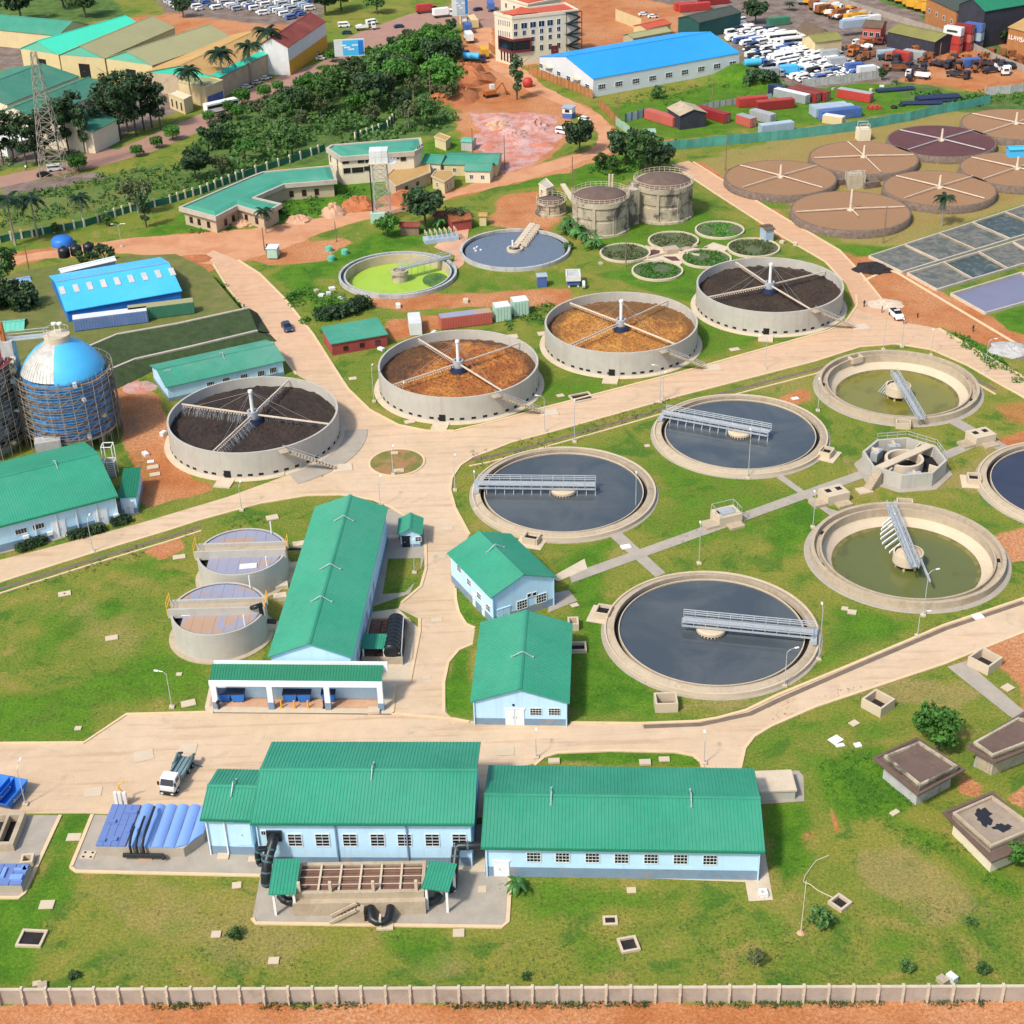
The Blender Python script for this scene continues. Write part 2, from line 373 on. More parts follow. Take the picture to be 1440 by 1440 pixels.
# ================================================================== the ground
def vnoise(x,y,s,seed):
 rs = np.random.RandomState(seed); T = rs.rand(257,257); X = x / s + 1000.3; Y = y / s + 1000.7
 xi = np.floor(X).astype(int); yi = np.floor(Y).astype(int); fx = X - xi; fy = Y - yi
 fx = fx * fx * (3 - 2 * fx); fy = fy * fy * (3 - 2 * fy); xi %= 256; yi %= 256
 return (T[xi,yi] * (1 - fx) + T[xi + 1,yi] * fx) * (1 - fy) + (T[xi,yi + 1] * (1 - fx) + T[xi + 1,yi + 1] * fx) * fy
DIRT,LUSH,WILD,PINK,GRAV,DRY = range(6)
ZONES = [ # channel, strength, soft edge in metres, outline in the photograph
 (DIRT,1,1.6,[(640,-8),(715,-8),(692,50),(692,78),(742,100),(762,122),(838,157),(872,190),(873,214),(800,241),(700,264),(647,276),(480,318),(420,335),(470,350),(455,365),(380,372),(335,364),(300,368),(235,362),(167,357),(63,364),(-20,384),(-20,358),(167,338),(377,319),(480,302),(597,280),(697,249),(743,235),(833,211),(843,195),(830,170),(790,152),(760,140),(700,110),(630,110),(650,75),(650,30)]),
 (DIRT,.95,3,[(628,130),(660,85),(740,105),(800,150),(800,200),(745,240),(690,250),(660,215),(640,175)]),
 (PINK,1,3,[(668,160),(730,158),(775,165),(788,195),(742,236),(712,246),(690,232),(672,205)]),
 (LUSH,.9,2,[(722,212),(738,205),(745,216),(728,224)]),
 (DIRT,1,1.5,[(162,515),(205,535),(228,560),(240,600),(238,640),(262,668),(296,688),(205,720),(192,690),(186,655),(170,610),(155,560)]),
 (GRAV,.6,2.5,[(165,590),(200,580),(205,605),(180,620)]),
 (LUSH,.5,2,[(178,625),(205,622),(222,660),(218,676),(195,672)]),
 (DIRT,.95,1.6,[(1165,352),(1240,360),(1330,410),(1450,472),(1450,506),(1330,462),(1262,455),(1215,440)]),
 (DIRT,.9,1.5,[(945,228),(985,228),(1080,285),(1190,362),(1195,380),(1100,335),(1010,275)]),
 (DIRT,.85,1,[(235,355),(300,352),(320,372),(290,385),(245,382)]),
 (DIRT,1,1.2,[(-300,1412),(1700,1404),(1900,1900),(-500,1900)]),
 (DIRT,.9,2,[(1335,935),(1370,920),(1400,893),(1460,868),(1460,1010),(1425,1000),(1440,960),(1395,930),(1365,950)]),
 (DIRT,.85,1.5,[(1345,1085),(1400,1100),(1385,1125),(1345,1118)]),
 (DIRT,.95,1.5,[(1400,1118),(1460,1090),(1460,1140),(1420,1135)]),
 (DIRT,.7,1.5,[(1352,1165),(1430,1215),(1400,1222),(1345,1185)]),
 (DIRT,.8,2,[(1375,765),(1405,745),(1460,730),(1460,780),(1410,790)]),
 (DIRT,.9,1,[(1395,622),(1460,602),(1460,615),(1405,632)]),
 (DIRT,.55,3,[(1380,565),(1460,560),(1460,600),(1400,600)]),
 (DIRT,.9,.8,[(203,776),(225,790),(262,772),(256,756),(240,758)]),
 (DIRT,.8,1.0,[(1162,1120),(1172,1122),(1186,1165),(1178,1178),(1166,1150)]),
 (DIRT,.8,1.5,[(1095,560),(1130,548),(1140,562),(1110,572)]),
 (DIRT,.75,2,[(500,425),(560,412),(690,410),(800,405),(805,428),(690,432),(560,440)]),
 (DIRT,.75,2,[(540,448),(620,440),(640,462),(560,478),(545,470)]),
 (DIRT,.7,3,[(690,272),(780,262),(800,300),(760,335),(690,318)]),
 (DIRT,.8,2,[(408,345),(490,332),(500,345),(450,352)]),
 (DRY,.9,4,[(960,235),(1100,190),(1230,160),(1440,130),(1470,330),(1240,350),(1170,330),(1040,265)]),
 (DIRT,.42,5,[(970,235),(1110,195),(1250,170),(1460,140),(1470,290),(1330,330),(1200,330),(1080,290)]),
 (LUSH,.8,2,[(1170,345),(1270,345),(1440,285),(1470,300),(1470,310),(1250,358),(1200,365)]),
 (LUSH,.7,2,[(1060,280),(1110,285),(1115,297),(1075,293)]),
 (DIRT,.9,1.5,[(955,192),(1010,172),(1045,168),(1030,182),(980,196),(900,215),(890,210)]),
 (DIRT,.8,1.2,[(1080,155),(1145,148),(1150,158),(1090,164)]),
 (DIRT,.9,4,[(690,-20),(1460,-20),(1460,100),(1350,120),(1250,128),(1180,105),(1050,100),(1040,60),(1000,20),(840,35),(820,50),(700,60)]),
 (DIRT,.95,3,[(812,12),(960,15),(1000,35),(955,52),(870,60),(812,80),(740,95),(690,72),(700,20)]),
 (GRAV,.75,4,[(870,-20),(1180,-20),(1300,20),(1330,80),(1260,118),(1120,122),(1040,90),(990,30)]),
 (WILD,.8,3,[(1180,-20),(1300,-20),(1420,70),(1450,95),(1340,60),(1240,25)]),
 (DIRT,1,3,[(1330,100),(1460,90),(1460,122),(1380,130),(1340,125)]),
 (DIRT,1,5,[(140,30),(300,10),(440,20),(450,60),(300,70),(150,50)]),
 (GRAV,.8,4,[(210,-20),(460,-20),(445,40),(330,30),(230,18)]),
 (GRAV,.7,3,[(-20,55),(30,55),(90,75),(60,95),(-20,100)]),
 (WILD,1,3,[(-20,-20),(140,-20),(180,25),(60,40),(-20,60)]),
 (GRAV,.7,3,[(-20,150),(110,170),(230,110),(330,70),(400,60),(380,105),(270,150),(150,205),(-20,240)]),
 (WILD,.9,3,[(-20,190),(60,200),(140,190),(180,195),(260,160),(265,165),(165,208),(110,222),(-20,246)]),
 (WILD,1,4,[(290,182),(335,152),(395,135),(440,105),(515,72),(580,42),(640,35),(650,75),(632,105),(640,180),(600,190),(480,210),(460,225),(370,245),(290,275),(240,250),(260,215)]),
 (WILD,.55,5,[(-20,270),(140,240),(240,220),(290,270),(200,300),(-20,335)]),
 (DRY,.6,5,[(30,285),(130,262),(230,265),(200,290),(60,312)]),
 (GRAV,.8,2,[(0,262),(60,252),(140,240),(150,250),(60,268),(0,275)]),
 (LUSH,.9,3,[(300,255),(400,240),(640,190),(660,225),(520,260),(480,300),(380,318),(250,330),(180,335),(260,300)]),
 (LUSH,.8,3,[(850,150),(1060,105),(1260,118),(1350,140),(1290,160),(1040,182),(960,200),(880,180)]),
 (LUSH,.9,4,[(1000,100),(1090,95),(1110,120),(1070,140),(1010,130)]),
 (WILD,.7,3,[(1240,112),(1320,120),(1380,135),(1440,125),(1460,160),(1330,160),(1250,130)]),
 (LUSH,.8,3,[(700,262),(870,210),(940,215),(900,250),(830,265),(780,262),(720,268)]),
 (LUSH,.95,3,[(385,385),(480,355),(520,330),(640,305),(690,318),(480,372),(450,395),(470,430),(500,440),(460,465),(430,440)]),
 (LUSH,.75,3,[(880,300),(990,290),(1040,315),(1060,350),(980,400),(940,400),(820,335)]),
 (LUSH,.55,3,[(480,400),(640,370),(760,390),(800,380),(830,400),(700,412),(560,418)]),
 (LUSH,.6,2,[(300,400),(320,385),(345,420),(370,470),(400,480),(330,480)]),
 (LUSH,.8,2,[(830,385),(960,360),(985,380),(985,430),(900,410)]),
 (LUSH,.7,4,[(940,470),(1000,440),(1180,455),(960,515),(760,580),(740,560),(800,520)]),
 (LUSH,.7,3,[(640,660),(680,640),(665,670),(672,720),(650,700)]),
 (LUSH,.65,4,[(920,640),(1000,650),(1140,690),(1160,700),(1140,730),(960,770),(900,740)]),
 (LUSH,.9,3,[(810,760),(870,755),(860,850),(860,920),(960,985),(930,1010),(805,1012),(808,860),(780,800)]),
 (LUSH,.9,2.5,[(1110,690),(1145,700),(1170,720),(1140,760),(1075,800),(1060,780)]),
 (LUSH,.8,3,[(1140,830),(1240,860),(1290,880),(1150,950),(1060,985),(1150,920),(1165,880)]),
 (LUSH,.9,1,[(626,1000),(626,950),(640,915),(664,907),(662,1010)]),
 (LUSH,.8,1,[(642,830),(655,845),(690,875),(650,880),(642,850)]),
 (LUSH,.9,1,[(540,785),(592,785),(588,815),(570,835),(538,835)]),
 (LUSH,.9,2,[(-20,1255),(40,1262),(85,1145),(130,1140),(105,1220),(90,1260),(60,1330),(40,1390),(-40,1395)]),
 (LUSH,.75,4,[(-20,990),(60,960),(120,960),(230,900),(310,930),(290,1000),(180,1003),(115,1042),(-20,1045)]),
 (LUSH,.75,3,[(175,795),(225,780),(240,810),(235,835),(190,815)]),
 (LUSH,.95,1.5,[(1075,1130),(1135,1130),(1140,1180),(1150,1230),(1100,1250),(1080,1215)]),
 (LUSH,.9,2.5,[(1150,1060),(1240,1060),(1290,1130),(1240,1150),(1180,1160),(1150,1110)]),
 (LUSH,.8,3,[(1240,1150),(1330,1170),(1400,1225),(1460,1250),(1440,1280),(1340,1230)]),
 (LUSH,.5,3,[(1050,1040),(1150,995),(1230,1000),(1290,1020),(1230,1050),(1140,1080),(1060,1075)]),
 (LUSH,.7,2,[(715,1240),(960,1245),(1040,1260),(900,1290),(760,1290)]),
 (LUSH,.95,.8,[(752,1070),(780,1060),(860,1056),(960,1058),(985,1068),(985,1078)]),
 (LUSH,.75,2,[(1330,470),(1390,490),(1450,550),(1450,562),(1380,515)]),
 (LUSH,.9,2,[(1385,440),(1450,425),(1450,475),(1420,465)]),
 (LUSH,.7,2,[(420,755),(438,712),(520,712),(380,790),(385,740)]),
 (DRY,.8,5,[(1180,1200),(1240,1170),(1330,1200),(1400,1290),(1300,1300),(1200,1260)]),
 (DRY,.55,6,[(120,1240),(350,1240),(600,1320),(700,1380),(200,1380),(100,1330)]),
 (DRY,.5,6,[(20,900),(90,830),(200,840),(260,900),(180,940),(100,920)]),
 (DRY,.7,4,[(1180,640),(1240,680),(1440,690),(1440,640),(1390,600),(1300,690),(1220,700)]),
 (DRY,.5,4,[(980,560),(1150,500),(1160,580),(1080,560)]),
 (DRY,.6,4,[(960,930),(1000,890),(1180,870),(1090,990),(1010,1005)]),
 (DRY,.7,3,[(650,1020),(640,1000),(700,1000),(1320,960),(1400,970),(1340,1000),(1250,985)]),
 (DRY,.7,.8,[(985,1388),(1100,1262),(1128,1238),(1132,1244),(1108,1268),(1000,1390)]),(DRY,.55,.7,[(700,1330),(860,1270),(1000,1262),(1000,1266),(862,1276),(706,1336)]),
 (GRAV,.55,1.5,[(1200,418),(1240,428),(1245,448),(1225,455),(1205,440)]),
 (GRAV,.8,1.5,[(1395,482),(1440,478),(1450,510),(1420,500)]),
 (DIRT,.5,1.2,[(650,640),(690,630),(665,668),(668,700),(655,690)]),
]
BLOBS = [ # lush clumps and bare spots (channel, x, y, radius m, strength)
 (LUSH,87,890,4.5,.8),(LUSH,75,870,3,.7),(LUSH,160,853,3.5,.95),(LUSH,208,905,2.5,.6),(LUSH,50,935,3,.6),(LUSH,170,985,3,.6),(LUSH,20,990,4,.7),
 (LUSH,1105,770,4,.8),(LUSH,1070,650,4,.6),(LUSH,980,640,4,.6),(LUSH,245,1310,4,.5),(LUSH,590,1330,4,.7),(LUSH,555,1325,3,.6),(LUSH,200,1330,5,.5),
 (LUSH,832,1335,3,.6),(LUSH,1255,1320,3,.6),(LUSH,1340,1335,2.5,.7),(LUSH,1285,1275,3,.5),(LUSH,1090,1310,3,.4),(LUSH,1230,1325,2,.5),(LUSH,1420,1330,3,.5),
 (DRY,1000,840,5,.4),(DRY,30,800,5,.6),(DIRT,1338,650,2,.5),(DIRT,1145,1175,1.6,.5),(DIRT,1134,1178,1.2,.6),(DIRT,560,648,3,.5),(DIRT,1400,690,3,.5),
 (WILD,1400,705,3,.7),(DIRT,1128,1300,1.2,.3)]
MOUNDS = [(655,108,9,4.5),(622,120,8,3),(640,140,7,3),(753,178,4,1.6),(720,185,4,1.2),(700,170,5,1.2),(735,200,4,.9),(690,205,4,1),(765,205,4,.9),
  (1055,112,12,3.5),(1020,110,9,2.5),(475,293,4,2.2),(505,290,3,1.5)]
ZONES.append(ZONES.pop(0)) # the earth road runs over whatever lies beside it
def signed(poly,X,Y):
 d = np.full(X.shape,1e9); ins = np.zeros(X.shape,bool); n = len(poly)
 for i in range(n):
  (ax,ay),(bx,by) = poly[i],poly[(i + 1) % n]
  ex,ey = bx - ax,by - ay; wx,wy = X - ax,Y - ay
  t = np.clip((wx * ex + wy * ey) / (ex * ex + ey * ey + 1e-9),0,1)
  d = np.minimum(d,np.hypot(wx - ex * t,wy - ey * t))
  c = ((ay > Y) != (by > Y)); 
  with np.errstate(divide='ignore',invalid='ignore'):
   ins ^= c & (X < ex * (Y - ay) / (ey if ey else 1e-9) + ax)
 return np.where(ins,d,-d)
def paint(X,Y):
 A = np.zeros((6,) + X.shape)
 wob = (vnoise(X,Y,7,3) - .5) * 2 + (vnoise(X,Y,2.6,4) - .5) * 1.2
 def put(ch,val):
  A[ch] = np.maximum(A[ch],val)
  if ch in (DIRT,PINK): A[LUSH] = np.minimum(A[LUSH],1 - val); A[WILD] = np.minimum(A[WILD],1 - val)
  if ch in (LUSH,WILD): A[DIRT] = np.minimum(A[DIRT],1 - val)
 for ch,st,soft,poly in ZONES:
  P = [tuple(G(a,b)[:2]) for a,b in poly]; q = np.array(P)
  m = (X > q[:,0].min() - 12) & (X < q[:,0].max() + 12) & (Y > q[:,1].min() - 12) & (Y < q[:,1].max() + 12)
  if not m.any(): continue
  s = signed(P,X[m],Y[m]); t = np.clip(.5 + (s + wob[m] * soft * .6) / (2 * soft),0,1); t = t * t * (3 - 2 * t) * st
  full = np.zeros(X.shape); full[m] = t; put(ch,full)
 for ch,a,b,r,st in BLOBS:
  g = G(a,b); dd = np.hypot(X - g.x,(Y - g.y) * .75) / r
  put(ch,np.clip(1.25 - dd + wob * .25,0,1) * st)
 return A
def zfield(X,Y,A):
 Z = np.zeros(X.shape)
 for a,b,r,h in MOUNDS:
  g = G(a,b); d = np.clip(np.hypot(X - g.x,Y - g.y) / r,0,1); Z += h * (1 - d * d * (3 - 2 * d))
 rough = (vnoise(X,Y,3.1,11) - .5) * 1.6 + (vnoise(X,Y,7,12) - .5) * 1.6
 Z = np.where((Z > .1) | (A[PINK] > .3),Z + rough * np.clip(Z + A[PINK] * .6,0,1),Z)
 return np.maximum(Z,0)
xs = np.concatenate([[-6000,-2500,-1200,-700,-450],np.arange(-310,371,1.05),[500,800,1400,2800,6000]])
ys = [60.]
while ys[-1] < 760: ys.append(ys[-1] + .62 + max(0,ys[-1] - 150) * .0026)
ys = np.concatenate([[-1500,-300,-20,30],ys,[900,1200,1800,3000,6000,9000]])
X,Y = np.meshgrid(xs,ys); ATT = paint(X,Y); Z = zfield(X,Y,ATT)
me = bpy.data.meshes.new('ground'); nx,ny = len(xs),len(ys)
me.vertices.add(nx * ny); me.vertices.foreach_set('co',np.stack([X,Y,Z],-1).astype(np.float32).ravel())
ii = (np.arange(ny - 1)[:,None] * nx + np.arange(nx - 1)[None,:]).ravel()
Q = np.stack([ii,ii + 1,ii + nx + 1,ii + nx],-1).astype(np.int32)
me.loops.add(Q.size); me.loops.foreach_set('vertex_index',Q.ravel()); me.polygons.add(len(Q))
me.polygons.foreach_set('loop_start',np.arange(0,Q.size,4,dtype=np.int32))
me.polygons.foreach_set('use_smooth',np.ones(len(Q),bool)); me.update()
for k,nm in ((0,'zone_a'),(3,'zone_b')):
 at = me.attributes.new(nm,'FLOAT_COLOR','POINT')
 at.data.foreach_set('color',np.stack([ATT[k],ATT[k + 1],ATT[k + 2],np.ones(X.shape)],-1).astype(np.float32).ravel())
go = bpy.data.objects.new('ground',me); COL.objects.link(go); go['kind'] = 'structure'
m,t,b = nodes_of('ground'); N = NT(t)
def attr(nm):
 a = N.n('Attribute',attribute_name=nm); s = N.n('SeparateColor'); N.l(a.outputs['Color'],s.inputs[0]); return s.outputs
za,zb = attr('zone_a'),attr('zone_b')
n_big = N.noise(.035,5,.6); n_mid = N.noise(.22,6,.65); n_fine = N.noise(1.6,5,.7); n_tiny = N.noise(7,3,.6)
def lim(a,amt=.55,lo=.36,hi=.64):
 v = N.math('ADD',a,N.math('MULTIPLY',N.math('SUBTRACT',n_mid,.5),amt)); v = N.math('ADD',v,N.math('MULTIPLY',N.math('SUBTRACT',n_fine,.5),amt * .55))
 return N.mr(v,lo,hi)
gr = N.mix(N.mr(N.math('ADD',N.math('MULTIPLY',n_big,.55),N.math('MULTIPLY',n_mid,.45)),.40,.6),(.205,.205,.036),(.125,.185,.024))
n_pat = N.noise(.11,5,.7,dist=.5)
gr = N.mix(N.math('MULTIPLY',N.mr(n_pat,.53,.63),.75),gr,(.05,.135,.016)); gr = N.mix(N.math('MULTIPLY',N.mr(n_pat,.45,.36),.7),gr,(.27,.215,.06))
gr = N.mix(N.math('MULTIPLY',N.mr(n_fine,.55,.8),.55),gr,(.27,.23,.08))
gr = N.mix(N.math('MULTIPLY',lim(zb[2]),.75),gr,(.29,.225,.08))
gr = N.mix(N.math('MULTIPLY',lim(za[1],.9,.2,.9),.92),gr,N.mix(N.mr(n_mid,.35,.65),(.03,.13,.008),(.095,.205,.014)))
gr = N.mix(N.math('MULTIPLY',lim(za[2]),.9),gr,N.mix(N.mr(n_mid,.35,.65),(.045,.10,.025),(.105,.18,.045)))
gr = N.mix(N.math('MULTIPLY',N.mr(n_mid,.57,.72),.45),gr,(.06,.125,.02))
dirt = N.mix(N.mr(n_mid,.3,.7),(.36,.125,.042),(.45,.19,.078)); dirt = N.mix(N.mr(n_big,.42,.62),dirt,N.mix(N.mr(n_fine,.3,.7),(.40,.16,.06),(.53,.28,.15)))
dirt = N.mix(N.math('MULTIPLY',N.mr(n_fine,.6,.8),.4),dirt,(.26,.11,.06))
pink = N.mix(N.mr(n_mid,.38,.62),(.48,.18,.12),(.5,.33,.31)); pink = N.mix(N.mr(n_fine,.55,.7),pink,(.5,.22,.13))
grav = N.mix(N.mr(n_mid,.3,.7),(.13,.095,.075),(.25,.20,.175))
c = N.mix(lim(za[0],.32),gr,dirt); c = N.mix(lim(zb[0]),c,pink); c = N.mix(lim(zb[1]),c,grav)
c = N.scale(c,N.math('MULTIPLY',N.mr(n_tiny,.2,.8,.62,1.38,False),N.mr(N.noise(2.6,3,.6),.28,.72,.68,1.3,False)))
N.l(c,b.inputs['Base Color']); b.inputs['Roughness'].default_value = .95; b.inputs['Specular IOR Level'].default_value = .15
hh = N.math('ADD',N.math('MULTIPLY',n_fine,.6),N.math('MULTIPLY',n_tiny,.4)); N.bump(hh,.55,.35,b)
me.materials.append(m)
# ------------------------------------------------------------------ roads and paving
def roadmat(name,c1,c2,dust,d0=215,d1=330,gap=None):
 m,t,b = nodes_of(name); N = NT(t)
 a = N.noise(.06,5,.6,dist=.5); bb = N.noise(.5,6,.65); cc = N.noise(6,3,.6)
 s = N.n('SeparateXYZ'); N.l(N.pos(),s.inputs[0])
 c = N.mix(N.mr(a,.38,.62),c1,c2)
 f = N.math('ADD',N.math('MULTIPLY',N.mr(s.outputs['Y'],d0,d1,0,1),.85),N.math('MULTIPLY',N.math('SUBTRACT',a,.5),1.5),clamp=True)
 c = N.mix(f,c,dust)
 mp = N.n('Mapping'); N.l(N.pos(),mp.inputs['Vector']); mp.inputs['Rotation'].default_value = (0,0,R(-33)); mp.inputs['Scale'].default_value = (.06,.9,1)
 c = N.mix(N.math('MULTIPLY',N.mr(N.noise(1,4,.6,vec=mp.outputs[0]),.5,.7),.4),c,(.36,.22,.13)); c = N.mix(N.math('MULTIPLY',N.mr(N.noise(.16,5,.7,dist=1.),.56,.68),.45),c,(.38,.30,.22)); c = N.mix(N.math('MULTIPLY',N.mr(N.noise(.9,4,.7),.64,.74),.5),c,(.24,.17,.12))
 c = N.scale(c,N.math('MULTIPLY',N.mr(bb,.2,.8,.9,1.1,False),N.mr(cc,.2,.8,.88,1.12,False)))
 br = N.n('TexBrick'); br.inputs['Scale'].default_value = 1; br.inputs['Mortar Size'].default_value = .02; br.inputs['Brick Width'].default_value = .6; br.inputs['Row Height'].default_value = .3
 mp2 = N.n('Mapping'); N.l(N.pos(),mp2.inputs['Vector']); N.l(mp2.outputs[0],br.inputs['Vector'])
 N.l(c,b.inputs['Base Color']); b.inputs['Roughness'].default_value = .92; b.inputs['Specular IOR Level'].default_value = .2
 N.bump(N.math('SUBTRACT',cc,N.math('MULTIPLY',br.outputs['Fac'],.5)),.25,.03,b)
roadmat('road',(.53,.395,.26),(.575,.445,.31),(.56,.35,.22))
roadmat('lane_dust',(.52,.32,.195),(.56,.37,.235),(.54,.33,.20))
mat('pavement',(.34,.305,.255),.93,.14,.5,(.42,.36,.28),.2,(.45,.7),.5,.25,8)
mat('asphalt_dusty',(.33,.19,.145),.9,.12,.2,(.32,.19,.13),.08,(.45,.65),.6)
mat('kerb',(.62,.47,.29),.9,.1,.6)
mat('drain',(.16,.12,.09),.95,.2,.6)
def sheet(name,px,z,matn,it=0):
 P = GL(px)
 if it: P = chaikin(P,it)
 mb = MB(); mb.sheet(P,z); return struct(name,mb,matn,tri=True)
sheet('road',[(-420,1049),(118,1046),(178,1006),(300,1003),(552,1005),(640,1013),(800,1018),(900,1019),(980,1016),(1010,1011),(1050,1000),(1093,980),(1200,935),(1327,881),(1440,843),(1900,662),(1900,712),(1440,888),(1327,933),(1147,993),(1085,1020),(1060,1035),(1047,1052),(1041,1085),(990,1085),(986,1072),(975,1063),(950,1058),(860,1056),(785,1059),(765,1065),(752,1074),(700,1085),(690,1150),(280,1150),(120,1144),(-420,1146)],.02,'road')
sheet('road',[(478,645),(452,672),(433,697),(480,696),(525,703),(548,713),(572,728),(597,745),(598,800),(592,825),(563,848),(560,856),(588,870),(588,890),(575,960),(554,965),(552,1008),(640,1014),(628,1003),(624,960),(630,932),(645,914),(665,905),(668,884),(655,878),(645,862),(641,845),(640,825),(646,800),(648,775),(660,752),(640,715),(633,690),(635,673),(647,655),(665,643),(690,634),(640,606),(600,606),(560,598),(520,577),(490,548),(478,530),(440,540),(470,572),(479,610)],.026,'road')
sheet('road',[(640,606),(700,592),(760,575),(860,549),(960,523),(1080,489),(1165,465),(1190,452),(1205,430),(1230,440),(1262,452),(1320,462),(1400,508),(1700,680),(1660,695),(1407,541),(1387,530),(1360,514),(1310,492),(1260,484),(1210,488),(1147,508),(1050,533),(960,556),(860,584),(767,610),(720,622),(690,634),(660,630)],.032,'road')
sheet('road',[(433,697),(452,672),(455,655),(400,670),(320,699),(200,735),(50,775),(-300,862),(-300,895),(0,819),(133,777),(233,747),(283,731),(367,708)],.038,'road')
sheet('road',[(478,532),(440,470),(400,420),(365,385),(333,366),(300,352),(290,358),(300,372),(320,405),(373,470),(417,527),(442,542)],.044,'road')
sheet('lane',[(945,232),(968,226),(1020,256),(1100,305),(1180,352),(1205,378),(1252,436),(1264,454),(1230,444),(1204,434),(1190,400),(1160,368),(1100,333),(1010,275)],.05,'lane_dust')
sheet('highway',[(-300,305),(0,248),(120,223),(167,210),(290,157),(333,133),(393,107),(455,86),(478,58),(510,44),(575,20),(640,6),(690,-6),(720,-20),(790,-20),(700,40),(645,34),(600,38),(577,46),(513,76),(470,96),(433,106),(393,135),(333,152),(290,181),(213,214),(140,234),(0,264),(-300,325)],.02,'asphalt_dusty')
sheet('driveway',[(118,222),(125,200),(140,196),(150,208),(172,212),(150,222)],.024,'asphalt_dusty')
sheet('pavement',[(130,1146),(100,1220),(107,1226),(366,1232),(355,1292),(360,1299),(706,1304),(714,1297),(718,1234),(690,1228),(690,1160),(280,1152)],.05,'pavement')
sheet('pavement',[(-40,1146),(85,1147),(34,1257),(27,1263),(-40,1263)],.05,'pavement')
sheet('pavement',[(640,1225),(1048,1241),(1053,1268),(1087,1266),(1075,1195),(1000,1190),(690,1200)],.062,'concrete_pale')
sheet('pavement',[(1060,1086),(1123,1084),(1130,1092),(1131,1127),(1062,1132)],.056,'pavement')
sheet('pavement',[(290,1002),(552,1004),(555,965),(576,960),(590,885),(560,856),(515,862),(500,940),(300,940),(288,996)],.06,'concrete_pale')
sheet('truck_bay_floor',[(294,994),(540,997),(532,935),(305,935)],.068,'laterite_pale')
sheet('pavement',[(515,712),(550,716),(598,746),(597,782),(592,800),(576,835),(505,860),(470,850),(470,720)],.052,'pavement')
sheet('lawn',[(546,786),(592,785),(590,812),(570,833),(538,836)],.06,'ground')
sheet('forecourt',[(-20,752),(0,779),(60,766),(196,722),(192,700),(-20,745)],.05,'pavement')
sheet('driveway',[(1332,938),(1358,930),(1440,1000),(1440,1018),(1420,1008)],.05,'pavement')
sheet('footpath',[(862,738),(936,806),(922,812),(848,746)],.05,'pavement')
sheet('footpath',[(800,808),(1210,662),(1216,672),(804,820)],.056,'pavement')
sheet('footpath',[(1100,668),(1165,715),(1188,722),(1168,726),(1092,672)],.062,'pavement')
sheet('footpath',[(1335,582),(1440,640),(1432,650),(1322,588)],.05,'pavement')
sheet('footpath',[(1300,645),(1390,612),(1396,618),(1312,655)],.056,'pavement')
sheet('footpath',[(775,812),(822,786),(826,800),(785,818)],.064,'concrete_pale')
sheet('pavement',[(775,835),(800,830),(812,845),(770,862)],.05,'pavement')
def ragged(px,seed,step=2.2,amp=.55):
 P = GL(px); rs = random.Random(seed); out = []
 for a,b in zip(P,P[1:] + P[:1]):
  k = max(1,int((b - a).length / step)); out += [a.lerp(b,i / k) + Vector((rs.uniform(-amp,amp),rs.uniform(-amp,amp),0)) for i in range(k)]
 return out
mat('earth_road',(.52,.265,.14),.95,.1,.3,(.44,.185,.085),.12,(.45,.65),.7,.3,2)
mb = MB(); mb.sheet(ragged([(-300,440),(63,363),(167,356),(235,360),(285,372),(345,366),(405,347),(480,318),(570,297),(647,275),(700,263),(760,247),(838,220),(873,212),(869,190),(842,160),(765,122),(742,100),(692,76),(692,40),(715,-8),(655,-8),(655,40),(690,95),(745,128),(815,160),(838,180),(843,196),(833,211),(743,235),(697,249),(597,280),(480,302),(377,319),(167,337),(-300,412)],4),.014); struct('earth_road',mb,'earth_road',tri=True)
def kerbs(lines,wd=.45,z=.17,matn='kerb',name='kerb',smooth=0):
 mb = MB()
 for l in lines:
  P = GL(l)
  if smooth: P = chaikin(P,smooth,False)
  strip(mb,P,wd,0,z)
 return struct(name,mb,matn)
kerbs([[(-400,1049),(118,1045),(178,1005),(300,1002)],[(552,1004),(640,1012),(660,1016)],[(802,1017),(900,1018),(980,1015),(1010,1010),(1050,999),(1093,978),(1200,934),(1327,880),(1440,842),(1880,669)],
 [(1880,720),(1440,889),(1327,934),(1147,994),(1085,1021),(1060,1036),(1047,1053),(1041,1080)],[(988,1080),(986,1072),(975,1063),(950,1058),(860,1056),(785,1059),(765,1065),(752,1076)],
 [(660,752),(640,715),(633,690),(635,673),(647,655),(665,643),(690,634)],[(598,745),(599,800),(592,825),(565,848)],[(590,870),(590,888),(576,960),(555,966),(552,1004)],
 [(624,1002),(624,960),(630,932),(645,914),(664,906)],[(668,884),(655,878),(645,862),(641,845),(640,828)],
 [(640,606),(600,606),(560,598),(520,577),(490,548),(478,530),(440,470),(400,420),(365,385),(335,366)],[(300,372),(320,405),(373,470),(417,527)],
 [(640,606),(700,592),(760,575),(860,549),(960,523),(1080,489),(1165,465),(1190,452),(1205,430),(1204,415)],
 [(690,634),(720,622),(767,610),(860,584),(960,556),(1050,533),(1147,508),(1210,488),(1260,484),(1310,492),(1360,514),(1407,541),(1460,570)],
 [(1320,462),(1400,508),(1690,674)],[(-280,889),(0,819),(133,777),(233,747),(283,731),(367,708),(433,697),(480,696),(525,703),(548,713),(572,728),(597,745)],
 [(100,1220),(130,1146)],[(100,1220),(107,1226),(366,1232)],[(355,1292),(360,1299),(706,1304),(714,1297),(718,1234)],[(85,1147),(34,1257),(27,1263),(-40,1263)],
 [(945,232),(1010,275),(1100,333),(1160,368),(1185,395)],[(975,228),(1020,256),(1100,305),(1180,352),(1205,378),(1252,436)]])
